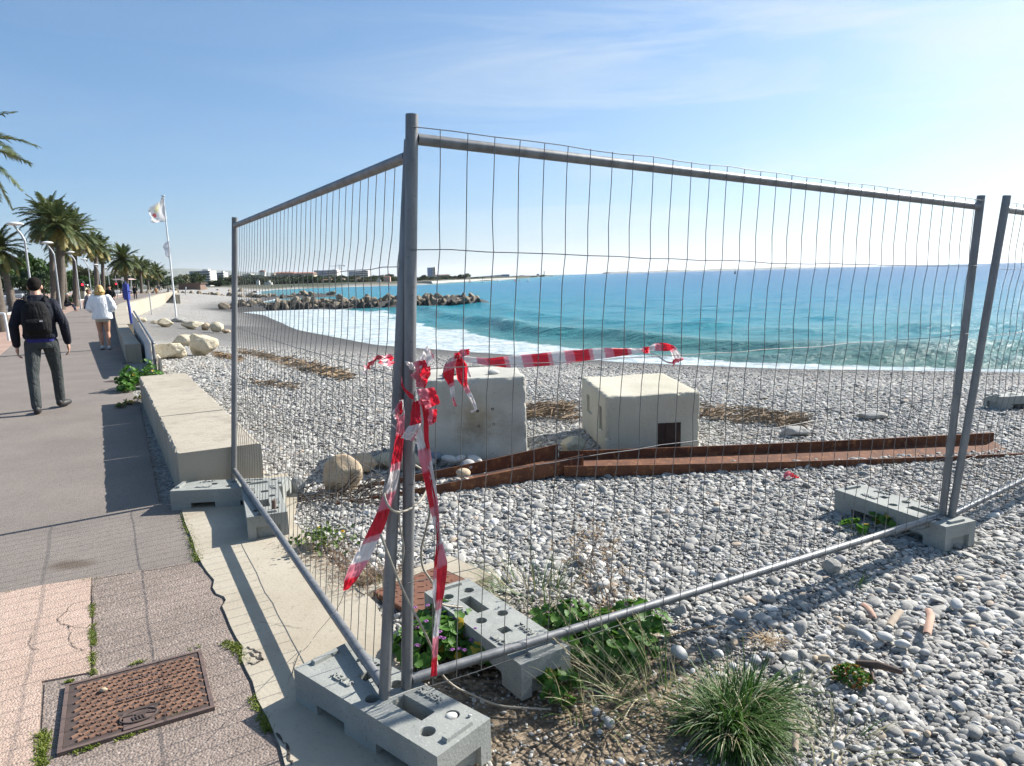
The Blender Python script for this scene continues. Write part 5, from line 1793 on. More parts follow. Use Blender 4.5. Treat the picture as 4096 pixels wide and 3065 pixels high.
crack(C3([(525, 480), (470, 545), (410, 590), (440, 625), (490, 630), (510, 690), (505, 760), (560, 800), (620, 815)]), .0145, .0022, 1)
crack(C3([(490, 630), (540, 645), (600, 650), (665, 658)]), .0145, .0012, 2)
crack(C3([(228, 690), (215, 750), (228, 800), (290, 808)]), .0145, .0015, 3)
crack([(0, 2379), (150, 2351), (365, 2317), (500, 2295), (640, 2275), (770, 2251)], .0105, .0022, 4)
crack([(372, 2330), (369, 2420), (374, 2500), (368, 2600), (373, 2698)], .0145, .0022, 5)
crack([(1030, 2485), (1120, 2500), (1210, 2512)], .0185, .0012, 6)
crack([(1150, 2740), (1180, 2650), (1196, 2615)], .0185, .0010, 7)
crack([(985, 2590), (1010, 2598), (1040, 2615), (1050, 2640), (1020, 2655), (985, 2650)], .0185, .0055, 8)
crack([(990, 2610), (1030, 2630), (1052, 2638)], .0185, .006, 9)
crack([(1110, 2930), (1150, 2990), (1165, 3060)], .0185, .005, 10)


tag(mb.build('paving_cracks', mat('crack_dirt', (.035, .028, .024), (.06, .05, .04), 30, .95)), 'dark cracks running through the pink and grey paving', 'cracks', None, 'stuff')

# reed litter lines, one mass of short dry stalks
rnd = random.Random(63)
V_, F_ = [], []
def litter(poly, n, L=(.08, .28), w=(.006, .014)):
    for i in range(n):
        k = rnd.randrange(len(poly) - 1); f = rnd.random()
        (x0, y0, h0), (x1, y1, h1) = poly[k], poly[k + 1]
        px, py = x0 + (x1 - x0) * f, y0 + (y1 - y0) * f + rnd.uniform(-1, 1) * (h0 + (h1 - h0) * f)
        p = on_beach(px, py, 3)
        a = rnd.gauss(.1, .7)
        l, ww = rnd.uniform(*L), rnd.uniform(*w)
        d = Vector((math.cos(a), math.sin(a), rnd.gauss(.08, .16))) * (l / 2)
        sd = Vector((-math.sin(a), math.cos(a), 0)) * (ww / 2)
        q = p + Vector((0, 0, rnd.uniform(.03, .09)))
        b = len(V_)
        up = Vector((0, 0, ww * .6))
        for e in (-d, d):
            V_.extend([tuple(q + e - sd), tuple(q + e + up), tuple(q + e + sd)])
        F_.extend([(b, b + 1, b + 4, b + 3), (b + 1, b + 2, b + 5, b + 4), (b, b + 3, b + 5, b + 2)])
litter([(2100, 1665, 20), (2200, 1650, 32), (2310, 1668, 34)], 300)
litter([(2800, 1660, 22), (2950, 1672, 26), (3100, 1690, 24), (3220, 1700, 18)], 340)
litter([(950, 1400, 10), (1080, 1432, 16), (1220, 1472, 20), (1320, 1500, 18), (1400, 1520, 10)], 400, (.1, .4), (.012, .03))
litter([(860, 1420, 8), (960, 1445, 8)], 160, (.1, .3), (.012, .03))
litter([(1000, 1540, 8), (1200, 1560, 8)], 90, (.08, .2), (.008, .016))
LIT = mat('reed_litter', (.27, .185, .10), (.13, .085, .05), 25, .85, coord='Position')
o = np_mesh('reed_litter', V_, F_, LIT, smooth=False)
tag(o, 'brown reed and driftwood litter lines left on the shingle', 'litter', None, 'stuff')

# single pieces of driftwood and bark
WOOD = mat('driftwood', (.42, .34, .25), (.30, .235, .17), 9, .85, .0, .5, 40, .004)
BARK = mat('pink_bark', (.45, .28, .20), (.36, .21, .15), 9, .8)
DWOOD = mat('dark_driftwood', (.15, .095, .06), (.09, .06, .045), 12, .9)
def curl(label, pts, w, m, seed, name='bark_piece', cat='bark'):
    P = [at(3000 + x / 1.913, 2200 + y / 1.913, z) for x, y, z in pts]
    root = thing(name, label, cat, tuple(P[0]))
    rows = []
    for i, p in enumerate(P):
        td = (P[min(i + 1, len(P) - 1)] - P[max(i - 1, 0)]).normalized()
        sd = td.cross(Vector((0, 0, 1))).normalized()
        rows.append([p + sd * (w * (k - 2) / 4) + Vector((0, 0, .25 * w * (1 - ((k - 2) / 2) ** 2))) for k in range(5)])
    bot = [[q - Vector((0, 0, .006)) for q in r_] for r_ in rows]
    mb = MB(); mb.grid(rows)
    mb.grid([list(reversed(r_)) for r_ in bot])
    mb.build('piece', m, root, world=True)
curl('curved pinkish bark strip on the pebbles, the left one of two', [(870, 415, .04), (905, 440, .055), (930, 480, .055), (948, 520, .04)], .030, BARK, 1)
curl('twisted pinkish bark strip bent in the middle, right of a pale driftwood piece', [(1365, 455, .045), (1385, 500, .045), (1372, 555, .055), (1355, 640, .04)], .032, BARK, 2)
curl('pale eaten driftwood stub between the two bark strips', [(1150, 465, .05), (1110, 510, .05), (1065, 575, .04)], .030, WOOD, 3, 'driftwood', 'driftwood')
curl('pale wooden splint at the right of the big grass tuft', [(352, 1410, .06), (348, 1470, .05), (342, 1530, .04)], .022, WOOD, 4, 'driftwood', 'driftwood')
p0, p1 = at(3425, 2652, .03), at(3610, 2690, .04)
root = thing('driftwood', 'dark forked driftwood branch lying above the succulent clump', 'driftwood', tuple(p0))
mb = MB(); mb.tube([p0, p0.lerp(p1, .45) + Vector((0, -.01, .015)), p1], [.012, .016, .010], 8); mb.tube([p0.lerp(p1, .3), at(3495, 2720, .03)], [.010, .004], 6)
mb.build('branch', DWOOD, root, world=True)
p0, p1 = at(3445, 2205, .03), at(3515, 2168, .05)
root = thing('driftwood', 'bleached driftwood stick on the pebbles just in front of the far fence foot', 'driftwood', tuple(p0))
mb = MB(); mb.tube([p0, p0.lerp(p1, .5) + Vector((0, 0, .012)), p1], [.011, .013, .009], 8); mb.build('stick', mat('bleached_wood', (.55, .51, .44), (.45, .41, .35), 12, .8), root, world=True)
p0, p1 = at(2310, 2690, .02), at(2870, 2510, .10)
root = thing('grass_stalk', 'long dry reed stalk lying slanted across the pebbles above the tuft', 'dry stalk', tuple(p0))
mb = MB(); mb.tube([at(2660, 2545, .05), at(2760, 2520, .06), at(2868, 2504, .07)], .003, 5); mb.build('stalk', STRAW, root, world=True)
rnd = random.Random(71)
p = at(3065, 2570, .02)
root = thing('straw_bundle', 'small nest-like bundle of brown straw on the pebbles', 'straw', tuple(p))
mb = MB()
for i in range(140):
    blade(mb, p + Vector((rnd.gauss(0, .035), rnd.gauss(0, .02), rnd.uniform(0, .03))), Vector((rnd.gauss(0, 1), rnd.gauss(0, .6), rnd.gauss(.2, .3))), rnd.uniform(.03, .08), .003, .8, rnd, seg=3)
mb.build('stalks', STRAW, root, world=True)

# ------------------------------------------------------------------ people
def remeshed(mb, voxel, smooth=6):
    me = bpy.data.meshes.new('tmp'); me.from_pydata([tuple(p) for p in mb.v], [], mb.f)
    bm = bmesh.new(); bm.from_mesh(me); bmesh.ops.recalc_face_normals(bm, faces=bm.faces); bm.to_mesh(me); bm.free()
    o = bpy.data.objects.new('tmp', me); COL.objects.link(o)
    r = o.modifiers.new('r', 'REMESH'); r.mode = 'VOXEL'; r.voxel_size = voxel; r.use_smooth_shade = True
    s = o.modifiers.new('s', 'SMOOTH'); s.iterations = smooth; s.factor = .5
    bpy.context.view_layer.update()
    out = evaluated(o)
    for p in out.polygons: p.use_smooth = True
    return out

def ell(mb, c, r, seg=16, rings=10, rot=None):
    c = Vector(c)
    vs, fs = [], []
    M = rot or Matrix.Identity(3)
    for i in range(rings + 1):
        t_ = math.pi * i / rings
        for k in range(seg):
            a = 2 * math.pi * k / seg
            vs.append(c + M @ Vector((r[0] * math.sin(t_) * math.cos(a), r[1] * math.sin(t_) * math.sin(a), r[2] * math.cos(t_))))
    for i in range(rings):
        for k in range(seg):
            fs.append((i * seg + k, (i + 1) * seg + k, (i + 1) * seg + (k + 1) % seg, i * seg + (k + 1) % seg))
    mb.add(vs, fs, 0, True)

def loft(mb, rings, seg=20, caps=True):
    """rings: (x, y, z, rx, ry)"""
    vs, fs = [], []
    for x, y, z, rx, ry in rings:
        for k in range(seg):
            a = 2 * math.pi * k / seg
            ca, sa = math.cos(a), math.sin(a)
            e = .8
            vs.append((x + rx * math.copysign(abs(ca) ** e, ca), y + ry * math.copysign(abs(sa) ** e, sa), z))
    n = len(rings)
    for i in range(n - 1):
        for k in range(seg):
            fs.append((i * seg + k, i * seg + (k + 1) % seg, (i + 1) * seg + (k + 1) % seg, (i + 1) * seg + k))
    if caps: fs += [tuple(reversed(range(seg))), tuple(range((n - 1) * seg, n * seg))]
    mb.add(vs, fs, 0, True)

def limb(mb, pts, rad, seg=14):
    """tapering limb with a ball at each joint"""
    P = [Vector(p) for p in pts]
    mb.tube(P, rad, seg)
    for p, r in zip(P, rad): ell(mb, p, (r, r, r), 12, 8)

def hand(mb, w, d, s=1.0, curl=.5, side=1, fwd=(0, 1, 0)):
    """palm and five bent fingers, w wrist, d direction of the hand"""
    w, d = Vector(w), Vector(d).normalized()
    f = Vector(fwd); f = (f - d * f.dot(d)).normalized()
    inn = d.cross(f) * side
    pc = w + d * .045 * s
    ell(mb, pc, (.018 * s, .042 * s, .050 * s), 12, 8, Matrix((inn, f, d)).transposed())
    for k, (o, L) in enumerate(((.030, .070), (.010, .080), (-.010, .075), (-.028, .058))):
        p = w + d * .085 * s + f * o * s
        q = p + d * L * .45 * s + inn * .012 * curl * s
        r_ = q + (d * (1 - curl * .5) + inn * curl).normalized() * L * .32 * s
        e = r_ + (d * (.6 - curl * .5) + inn * (curl + .2)).normalized() * L * .25 * s
        mb.tube([p, q, r_, e], [.0092 * s, .0088 * s, .008 * s, .0065 * s], 8)
    p = w + d * .025 * s + f * .030 * s
    mb.tube([p, p + (d * .8 + f * .55).normalized() * .04 * s, p + (d * .95 + f * .5).normalized() * .072 * s], [.012 * s, .0105 * s, .008 * s], 8)

def head(mb, c, s=1.0, tilt=0.0, turn=0.0):
    """skull, jaw, nose, ears, brow, lips; c centre of the head; tilt forward and turn in radians"""
    M = Matrix.Rotation(turn, 3, 'Z') @ Matrix.Rotation(-tilt, 3, 'X')
    c = Vector(c)
    T = lambda x, y, z: c + M @ Vector((x * s, y * s, z * s))
    ell(mb, T(0, -.012, .025), (.077 * s, .094 * s, .092 * s), 18, 12, M)
    ell(mb, T(0, .022, -.045), (.058 * s, .070 * s, .070 * s), 16, 10, M)
    ell(mb, T(0, .062, -.085), (.030 * s, .028 * s, .026 * s), 12, 8, M)
    mb.tube([T(0, .082, .015), T(0, .103, -.022), T(0, .100, -.032)], [.010 * s, .016 * s, .012 * s], 8)
    ell(mb, T(0, .088, -.060), (.024 * s, .010 * s, .009 * s), 10, 6, M)
    for sx in (-1, 1):
        ell(mb, T(sx * .080, -.002, -.008), (.010 * s, .020 * s, .033 * s), 10, 8, M)
        ell(mb, T(sx * .032, .078, .024), (.020 * s, .010 * s, .008 * s), 10, 6, M)
    return T, M

SKIN = mat('skin', (.50, .29, .205), (.44, .24, .165), 14, .5, spec=.4)
EYEW = mat('eye', (.7, .7, .68), (.6, .6, .6), 20, .2)
def cloth(name, c, c2=None, scale=9):
    t = NT(name)
    co = t.coord('Object')
    col = t.mix(t.ramp(t.noise(co, scale, 5).outputs['Fac'], [(.35, 0.0), (.65, 1.0)]), c, c2 or tuple(x * .7 for x in c))
    t.base(col)
    f = t.noise(t.coord('Object', (1, 1, .55)), 11, 4, .6, .8)
    return t.set(.85, 0, .25, t.bump(f.outputs['Fac'], .9, .05))

def part_me(name, mb, m, root, voxel, smooth=5):
    return mesh_obj(name, remeshed(mb, voxel, smooth), m, root)

# man with a backpack, walking away
man = thing('person', 'man in dark jacket and grey jeans walking away with a black backpack', 'person', (-6.17, 9.20, .004), R(28))
S = {'la': (-.115, -.22, .085), 'lk': (-.125, -.11, .50), 'lh': (-.095, 0, .93), 'ra': (.115, .20, .10), 'rk': (.120, .14, .52), 'rh': (.095, 0, .93),
     'ls': (-.175, -.01, 1.405), 'le': (-.268, -.07, 1.15), 'lw': (-.275, .04, .88), 'rs': (.175, -.01, 1.405), 're': (.275, -.05, 1.155), 'rw': (.290, .07, .885)}
body = MB()
loft(body, [(0, 0, .86, .15, .10), (0, 0, .98, .155, .11), (0, 0, 1.12, .14, .10), (0, -.01, 1.28, .165, .11), (0, -.01, 1.42, .165, .09), (0, 0, 1.48, .08, .06)])
limb(body, [(0, -.005, 1.46), (0, .035, 1.58)], [.062, .056])
T, M = head(body, (0, .055, 1.635), 1.0, .30, -.12)
for a, b, c in (('lh', 'lk', 'la'), ('rh', 'rk', 'ra')):
    limb(body, [S[a], S[b], S[c]], [.082, .055, .040])
for a, b, c, sd_ in (('ls', 'le', 'lw', 1), ('rs', 're', 'rw', -1)):
    limb(body, [S[a], S[b], S[c]], [.055, .044, .029])
    hand(body, S[c], Vector((.02 * -sd_, .12, -1)), 1.15, .7, sd_, (0, 1, 0))
for k in ('la', 'ra'):
    ell(body, Vector(S[k]) + Vector((0, .07, -.035)), (.042, .12, .035))
part_me('body', body, SKIN, man, .0085, 3)
jk = MB()
loft(jk, [(0, 0, .965, .185, .135), (0, 0, 1.00, .195, .145), (0, -.005, 1.12, .185, .135), (0, -.01, 1.28, .205, .14), (0, -.01, 1.40, .195, .115), (0, 0, 1.465, .150, .095), (0, .004, 1.50, .105, .085), (0, .012, 1.535, .08, .078)])
for a, b, c in (('ls', 'le', 'lw'), ('rs', 're', 'rw')):
    A_, B_, C_ = Vector(S[a]), Vector(S[b]), Vector(S[c])
    limb(jk, [A_ + Vector((0, 0, .01)), A_.lerp(B_, .5), B_, B_.lerp(C_, .55), B_.lerp(C_, .93)], [.070, .066, .060, .055, .047])
part_me('jacket', jk, cloth('navy_jacket', (.014, .017, .028), (.010, .011, .017)), man, .011, 5)
sh = MB()
loft(sh, [(0, 0, .915, .168, .122), (0, 0, .985, .172, .128)])
part_me('shirt_hem', sh, cloth('blue_shirt', (.035, .035, .19)), man, .012, 3)
tr_ = MB()
loft(tr_, [(0, 0, .84, .158, .115), (0, 0, .93, .165, .118), (0, 0, .97, .155, .11)])
for a, b, c in (('lh', 'lk', 'la'), ('rh', 'rk', 'ra')):
    A_, B_, C_ = Vector(S[a]), Vector(S[b]), Vector(S[c])
    limb(tr_, [A_ + Vector((0, 0, -.03)), A_.lerp(B_, .5), B_, B_.lerp(C_, .45), C_ + Vector((0, -.005, .02))], [.100, .088, .070, .064, .060])
part_me('trousers', tr_, cloth('grey_jeans', (.038, .044, .045), (.060, .068, .066), 5), man, .010, 4)
for k, rz in (('la', .05), ('ra', -.55)):
    sm = MB(); b_ = Vector(S[k]); Mz = Matrix.Rotation(rz, 3, 'Z')
    ell(sm, b_ + Mz @ Vector((0, .07, -.045)), (.050, .145, .045), 14, 8, Mz); ell(sm, b_ + Mz @ Vector((0, -.02, -.02)), (.046, .060, .055), 12, 8)
    part_me('shoe', sm, mat('dark_shoe', (.03, .028, .028), (.02, .02, .02), 20, .6) if k == 'la' else MATS['dark_shoe'], man, .009, 3)
hr = MB()
ell(hr, T(0, -.016, .035), (.084, .098, .092), 18, 12, M); ell(hr, T(0, -.045, .0), (.074, .060, .072), 16, 10, M)
ell(hr, T(0, .03, .095), (.06, .055, .035), 12, 8, M)
part_me('hair', hr, mat('dark_hair', (.008, .006, .005), (.014, .010, .008), 40, .85, 0, .8, 120, .006, .15), man, .009, 2)
for sx in (-1, 1):
    e = MB(); ell(e, T(sx * .032, .082, .008), (.012, .008, .009), 10, 6); e.build('eye', EYEW, man)
bp = MB()
loft(bp, [(0, -.20, 1.015, .125, .075), (0, -.215, 1.06, .155, .105), (0, -.22, 1.18, .165, .115), (0, -.21, 1.32, .150, .10), (0, -.195, 1.42, .115, .075), (0, -.18, 1.455, .07, .05)])
bpk = mesh_obj('backpack', remeshed(bp, .012, 5), cloth('black_nylon', (.004, .004, .005), (.008, .008, .009)), man)
pk = MB(); loft(pk, [(0, -.30, 1.06, .12, .035), (0, -.325, 1.10, .13, .04), (0, -.325, 1.19, .125, .04), (0, -.31, 1.23, .11, .03)])
mesh_obj('front_pocket', remeshed(pk, .010, 3), MATS['black_nylon'], bpk)
for sx in (-1, 1):
    st = MB(); st.tube(smooth([(sx * .10, -.13, 1.45), (sx * .115, -.03, 1.515), (sx * .125, .09, 1.45), (sx * .14, .13, 1.30), (sx * .15, .05, 1.12), (sx * .13, -.12, 1.06)]), .022, 8, flat=.45)
    st.build('strap', MATS['black_nylon'], bpk)
zp = MB(); zp.box((.062, -.365, 1.205), (.035, .008, .018), .3); zp.build('buckle', mat('silver_buckle', (.5, .5, .52), (.4, .4, .4), 10, .3, .6), bpk)

# woman in a white jacket
wo = thing('person', 'woman with blonde hair in a short white jacket walking away bare-legged', 'person', (-10.52, 18.15, .004), R(26))
S = {'la': (-.075, .02, .10), 'lk': (-.085, .06, .46), 'lh': (-.085, 0, .86), 'ra': (.085, -.08, .09), 'rk': (.080, .02, .46), 'rh': (.085, 0, .86)}
body = MB()
loft(body, [(0, 0, .78, .15, .10), (0, 0, .90, .16, .11), (0, 0, 1.03, .12, .09), (0, 0, 1.2, .14, .10), (0, 0, 1.33, .14, .08), (0, 0, 1.40, .06, .055)])
limb(body, [(0, 0, 1.38), (0, .02, 1.48)], [.05, .047])
T, M = head(body, (0, .03, 1.535), .95, .2)
for a, b, c in (('lh', 'lk', 'la'), ('rh', 'rk', 'ra')):
    A_, B_, C_ = Vector(S[a]), Vector(S[b]), Vector(S[c])
    limb(body, [A_, A_.lerp(B_, .5), B_, B_.lerp(C_, .3), C_], [.092, .080, .056, .060, .036])
    ell(body, C_ + Vector((0, .06, -.04)), (.038, .10, .032))
for sx in (-1, 1):
    limb(body, [(sx * .15, 0, 1.34), (sx * .23, -.03, 1.12), (sx * .15, .20, 1.05)], [.045, .037, .026])
    hand(body, (sx * .15, .20, 1.05), (-sx * .3, 1, 0), .9, .6, -sx, (0, 0, 1))
part_me('body', body, mat('tanned_skin', (.46, .25, .165), (.40, .21, .135), 12, .5, spec=.4), wo, .009, 3)
jk = MB()
loft(jk, [(0, 0, .79, .235, .165), (0, 0, .83, .240, .17), (0, 0, 1.0, .215, .155), (0, 0, 1.2, .195, .14), (0, 0, 1.33, .175, .11), (0, .0, 1.40, .10, .08)])
for sx in (-1, 1):
    limb(jk, [(sx * .165, 0, 1.34), (sx * .225, -.02, 1.22), (sx * .265, -.03, 1.08), (sx * .24, .08, 1.02), (sx * .175, .17, 1.04)], [.082, .085, .088, .072, .055])
part_me('jacket', jk, cloth('white_jacket', (.80, .80, .80), (.74, .75, .77)), wo, .012, 5)
so = MB(); loft(so, [(0, 0, .72, .165, .125), (0, 0, .80, .17, .125), (0, 0, .88, .165, .12)])
part_me('shorts', so, cloth('beige_shorts', (.55, .48, .36)), wo, .012, 3)
hr = MB()
ell(hr, T(0, -.02, .03), (.092, .105, .100), 16, 10, M)
rnd = random.Random(8)
for k in range(26):
    a = math.pi * (1.0 + k / 25) 
    p0 = T(.07 * math.cos(a), -.03 + .07 * math.sin(a), .02)
    limb(hr, [p0, p0 + Vector((.03 * math.cos(a) + rnd.gauss(0, .012), .03 * math.sin(a) + rnd.gauss(0, .01), -.08)), p0 + Vector((.025 * math.cos(a) + rnd.gauss(0, .02), .02 * math.sin(a), -.165 + rnd.gauss(0, .02)))], [.028, .026, .010], 8)
part_me('hair', hr, mat('blonde_hair', (.50, .33, .11), (.36, .22, .07), 30, .55, 0, .8, 60, .006), wo, .010, 2)
for k, rz in (('la', .0), ('ra', -.1)):
    sm = MB(); b_ = Vector(S[k])
    ell(sm, b_ + Vector((0, .065, -.05)), (.044, .13, .042), 12, 8); ell(sm, b_ + Vector((0, -.015, -.03)), (.042, .052, .05), 12, 8)
    o = part_me('shoe', sm, mat('white_shoe', (.6, .6, .6), (.5, .5, .5), 20, .6) if k == 'la' else MATS['white_shoe'], wo, .010, 3)
    so = MB(); so.box((b_.x, b_.y + .055, b_.z - .082), (.085, .255, .018)); so.build('sole', MATS['dark_shoe'], o)

def small_person(label, p, rz, top, legs, hair_c, sit=False, h=1.7, walk=.12, group=None):
    """figure seen at a distance: body, jacket, trousers, hair"""
    root = thing('person', label, 'person', p, rz)
    s = h / 1.72
    body, tp_, tr2, hr2 = MB(), MB(), MB(), MB()
    if sit:
        Lg = [[(sx * .09, 0, .42), (sx * .12, .42, .46), (sx * .12, .52, .06)] for sx in (-1, 1)]
        dz = -.48; fw = .10
    else:
        Lg = [[(sx * .09, 0, .90), (sx * .10, sx * walk * .6, .48), (sx * .10, sx * walk, .08)] for sx in (-1, 1)]
        dz = 0; fw = 0
    loft(body, [(0, 0, .86 + dz, .14, .10), (0, 0, 1.02 + dz, .14, .10), (0, fw, 1.38 + dz, .15, .09), (0, fw, 1.46 + dz, .06, .05)])
    limb(body, [(0, fw, 1.44 + dz), (0, fw + .03, 1.54 + dz)], [.055, .05])
    T, M = head(body, (0, fw + .05, 1.60 + dz), 1.0, .2)
    for L_ in Lg:
        limb(body, L_, [.075, .05, .036]); ell(body, Vector(L_[2]) + Vector((0, .06, -.035)), (.042, .12, .04))
        limb(tr2, [L_[0], L_[1], Vector(L_[2]) + Vector((0, 0, .03))], [.098, .068, .056])
    for sx in (-1, 1):
        A_ = [(sx * .17, fw, 1.38 + dz), (sx * .24, fw + .02, 1.14 + dz), (sx * .20, fw + .22, 1.02 + dz)]
        limb(body, A_, [.045, .038, .028]); hand(body, A_[2], (0, 1, -.3), 1, .5, -sx, (0, 0, 1))
        limb(tp_, A_, [.070, .062, .046])
    loft(tp_, [(0, 0, .86 + dz, .165, .12), (0, 0, 1.05 + dz, .165, .12), (0, fw, 1.35 + dz, .19, .12), (0, fw, 1.45 + dz, .10, .07)])
    loft(tr2, [(0, 0, .80 + dz, .155, .115), (0, 0, .93 + dz, .155, .115)])
    ell(hr2, T(0, -.018, .035), (.086, .100, .094), 14, 10, M); ell(hr2, T(0, -.05, -.01), (.074, .06, .075), 12, 8, M)
    part_me('body', body, SKIN, root, .016, 2); part_me('jacket', tp_, top, root, .016, 3); part_me('trousers', tr2, legs, root, .016, 3); part_me('hair', hr2, hair_c, root, .016, 2)
    root.scale = (s,) * 3
    return root
BLK = cloth('black_coat', (.012, .013, .015)); NAV = cloth('navy_trousers', (.02, .025, .05)); ORG = cloth('orange_top', (.45, .16, .04)); GRT = cloth('grey_top', (.2, .2, .21)); WHT = cloth('white_top', (.6, .6, .6)); GRH = mat('grey_hair', (.5, .48, .45), (.4, .38, .35), 20, .7)
DKH = MATS['dark_hair']; BRH = mat('brown_hair', (.13, .065, .035), (.09, .045, .025), 20, .7)
def g0(px, py, z=.005):
    p = at(px, py, z); return (p.x, p.y, z)
bx_, by_, _ = g0(268, 1246)
small_person('grey-haired person in dark clothes sitting by the palm planter', (bx_, by_, .02), R(-70), BLK, NAV, GRH, True)
bx_, by_, _ = g0(182, 1310)
small_person('person with brown hair sitting behind the backpack man, only the head showing', (bx_ - .3, by_ + 3.5, .3), R(-60), GRT, NAV, BRH, True)
small_person('dark figure in black walking beyond the woman in white', g0(450, 1262), R(200), BLK, NAV, DKH)
small_person('distant walker in black on the promenade beside the blue post', g0(543, 1198), R(20), BLK, BLK, DKH)
small_person('distant walker in a grey top among the far lamps', g0(498, 1196), R(15), GRT, NAV, BRH)
small_person('distant walker in white trousers far along the promenade', g0(640, 1173), R(190), GRT, WHT, DKH)
p = on_beach(628, 1200)
small_person('small figure in orange standing on the beach below the sea wall', tuple(p), R(40), ORG, cloth('brown_trousers', (.2, .1, .04)), BRH, h=1.35)
p = on_beach(676, 1200)
small_person('figure in black on the beach next to the orange one', tuple(p), R(-70), BLK, BLK, DKH, h=1.7, walk=.25)
p = on_beach(1168, 1166)
small_person('tiny dark figure standing on the rock groyne tip far away', (p.x, p.y, p.z + .8), R(0), BLK, BLK, DKH)

# ------------------------------------------------------------------ street lamps
WHITEP = mat('white_paint', (.66, .68, .68), (.58, .60, .60), 6, .4)
GREYP = mat('grey_paint', (.40, .42, .43), (.33, .35, .36), 6, .45)
H_L = 4.25
lm0 = thing('street_lamp', 'tall white street lamp nearest on the promenade, left of the man', 'street lamp', (0, 0, 0), 0, 'street lamps along the promenade')
mb = MB(); mb.tube([(0, 0, 0), (0, 0, .5), (0, 0, H_L - .75)], [.052, .046, .038], 12); mb.build('pole', GREYP, lm0)
mb = MB(); mb.tube([(0, 0, H_L - .76), (-.10, 0, H_L - .52), (-.34, 0, H_L - .13)], [.044, .042, .034], 10); mb.build('arm', GREYP, lm0)
mb = MB(); mb.lathe([(.0, .095), (.12, .088), (.22, .06), (.29, .018), (.30, .0), (.27, -.02), (.2, -.04), (.0, -.045)], (-.28, 0, H_L - .11), 24); mb.build('lamp_head', WHITEP, lm0)
lk = tree_of(lm0)
lamps = []
p = at(145, 1317); lamps.append((p.x, p.y)); p = at(247, 1266); lamps.append((p.x, p.y))
for px, py in ((297, 1008), (349, 1036), (392, 1058), (430, 1071), (459, 1083), (484, 1090), (503, 1097), (523, 1103), (540, 1108), (556, 1112)):
    Y = 2.63 * F_PX / (horizon_y(px) - py)
    q = atp(px, py, Y); lamps.append((q.x, q.y))
LN = ['', 'second', 'third', 'fourth', 'fifth', 'sixth', 'seventh', 'eighth', 'ninth', 'tenth', 'eleventh', 'twelfth']
for i, (x, y) in enumerate(lamps):
    if i == 0: lm0.location = (x, y, 0); lm0.rotation_euler = (0, 0, R(8))
    else: dup(lm0, lk, (x, y, 0), R(8 + 2 * i), label=f'white street lamp with disc head, {LN[i]} in the promenade row from the near end')
for i, (px, py, hd) in enumerate(((75, 1200, 1115), (178, 1194, 1070))):
    p = at(px, py)
    dup(lm0, lk, (p.x, p.y, 0), R(180), label=('thin street lamp across the road at the left edge', 'thin street lamp across the road among the pines')[i])

# flagpole and flags
fb = on_beach(705, 1268)
ft = atp(653, 786, fb.y)
fp = thing('flagpole', 'white flagpole on the beach flying two torn white flags', 'flagpole', tuple(fb))
ax = (ft - fb)
mb = MB(); mb.tube([fb - Vector((0, 0, .2)), fb + ax * .4, fb + ax], [.085, .072, .05], 12); mb.build('pole', WHITEP, fp, world=True)
mb = MB(); mb.lathe([(.0, .10), (.10, .09), (.16, .03), (.14, -.02), (.0, -.04)], tuple(ft), 14); mb.build('finial', GREYP, fp, world=True)
t = NT('flag_cloth')
co = t.coord('UV')
def uvdisc(u, v, r, c, col, soft=.02):
    n = t.new('ShaderNodeVectorMath', operation='DISTANCE'); t.l.new(co, n.inputs[0]); n.inputs[1].default_value = (u, v, 0)
    d = t.math('ADD', n.outputs['Value'], t.math('MULTIPLY', t.noise(co, 9, 3).outputs['Fac'], .06))
    return t.mix(t.ramp(d, [(r, 1.0), (r + soft, 0.0)]), col, c)
base = t.mix(0.0, (.82, .80, .78), (.82, .80, .78))
base = uvdisc(.62, .62, .17, (.80, .74, .45), base)
base = uvdisc(.68, .38, .10, (.72, .16, .16), base, .02)
base = uvdisc(.55, .20, .10, (.58, .58, .59), base, .05)
base = uvdisc(.80, .76, .05, (.3, .25, .3), base, .02)
t.base(base); t.set(.8, 0, .2)
tr = t.new('ShaderNodeBsdfTranslucent'); t.l.new(base, tr.inputs['Color'])
mxs = t.new('ShaderNodeMixShader'); mxs.inputs[0].default_value = .35
t.l.new(t.b.outputs[0], mxs.inputs[1]); t.l.new(tr.outputs[0], mxs.inputs[2]); t.l.new(mxs.outputs[0], t.out.inputs['Surface'])
FLAG1 = t.m
FLAG2 = leaf_mat('plain_flag_cloth', (.80, .79, .78), (.72, .74, .80), 3, .35)
def flag(name, label, poly, m, seed):
    """poly: outline rows (left x, right x, y) in photo pixels from top to bottom"""
    root = thing(name, label, 'flag', tuple(atp(poly[0][1], poly[0][2], fb.y)))
    rows = []
    N = 14
    uv = []
    for i, (xl, xr, yl, yr) in enumerate(poly):
        row = []
        for j in range(N + 1):
            f = j / N
            p = atp(xr + (xl - xr) * f, yr + (yl - yr) * f, fb.y)
            p += Vector((0, .22 * f * math.sin(7 * f + 1.1 * i + seed) + .05 * math.sin(13 * f - i), .03 * math.sin(9 * f + i)))
            row.append(p); uv.append((f, 1 - i / (len(poly) - 1)))
        rows.append(row)
    mb = MB(); mb.grid(rows)
    o = mb.build('cloth', m, root, world=True)
    ul = o.data.uv_layers.new(name='UVMap')
    for l in o.data.loops: ul.data[l.index].uv = uv[l.vertex_index]
    return root
flag('flag', 'upper torn white flag with yellow and red marks', [(648, 656, 792, 790), (634, 658, 806, 802), (618, 660, 818, 818), (602, 662, 832, 836), (597, 664, 845, 853), (598, 666, 860, 868), (603, 667, 872, 880), (597, 667, 884, 885), (612, 667, 892, 886)], FLAG1, 0)
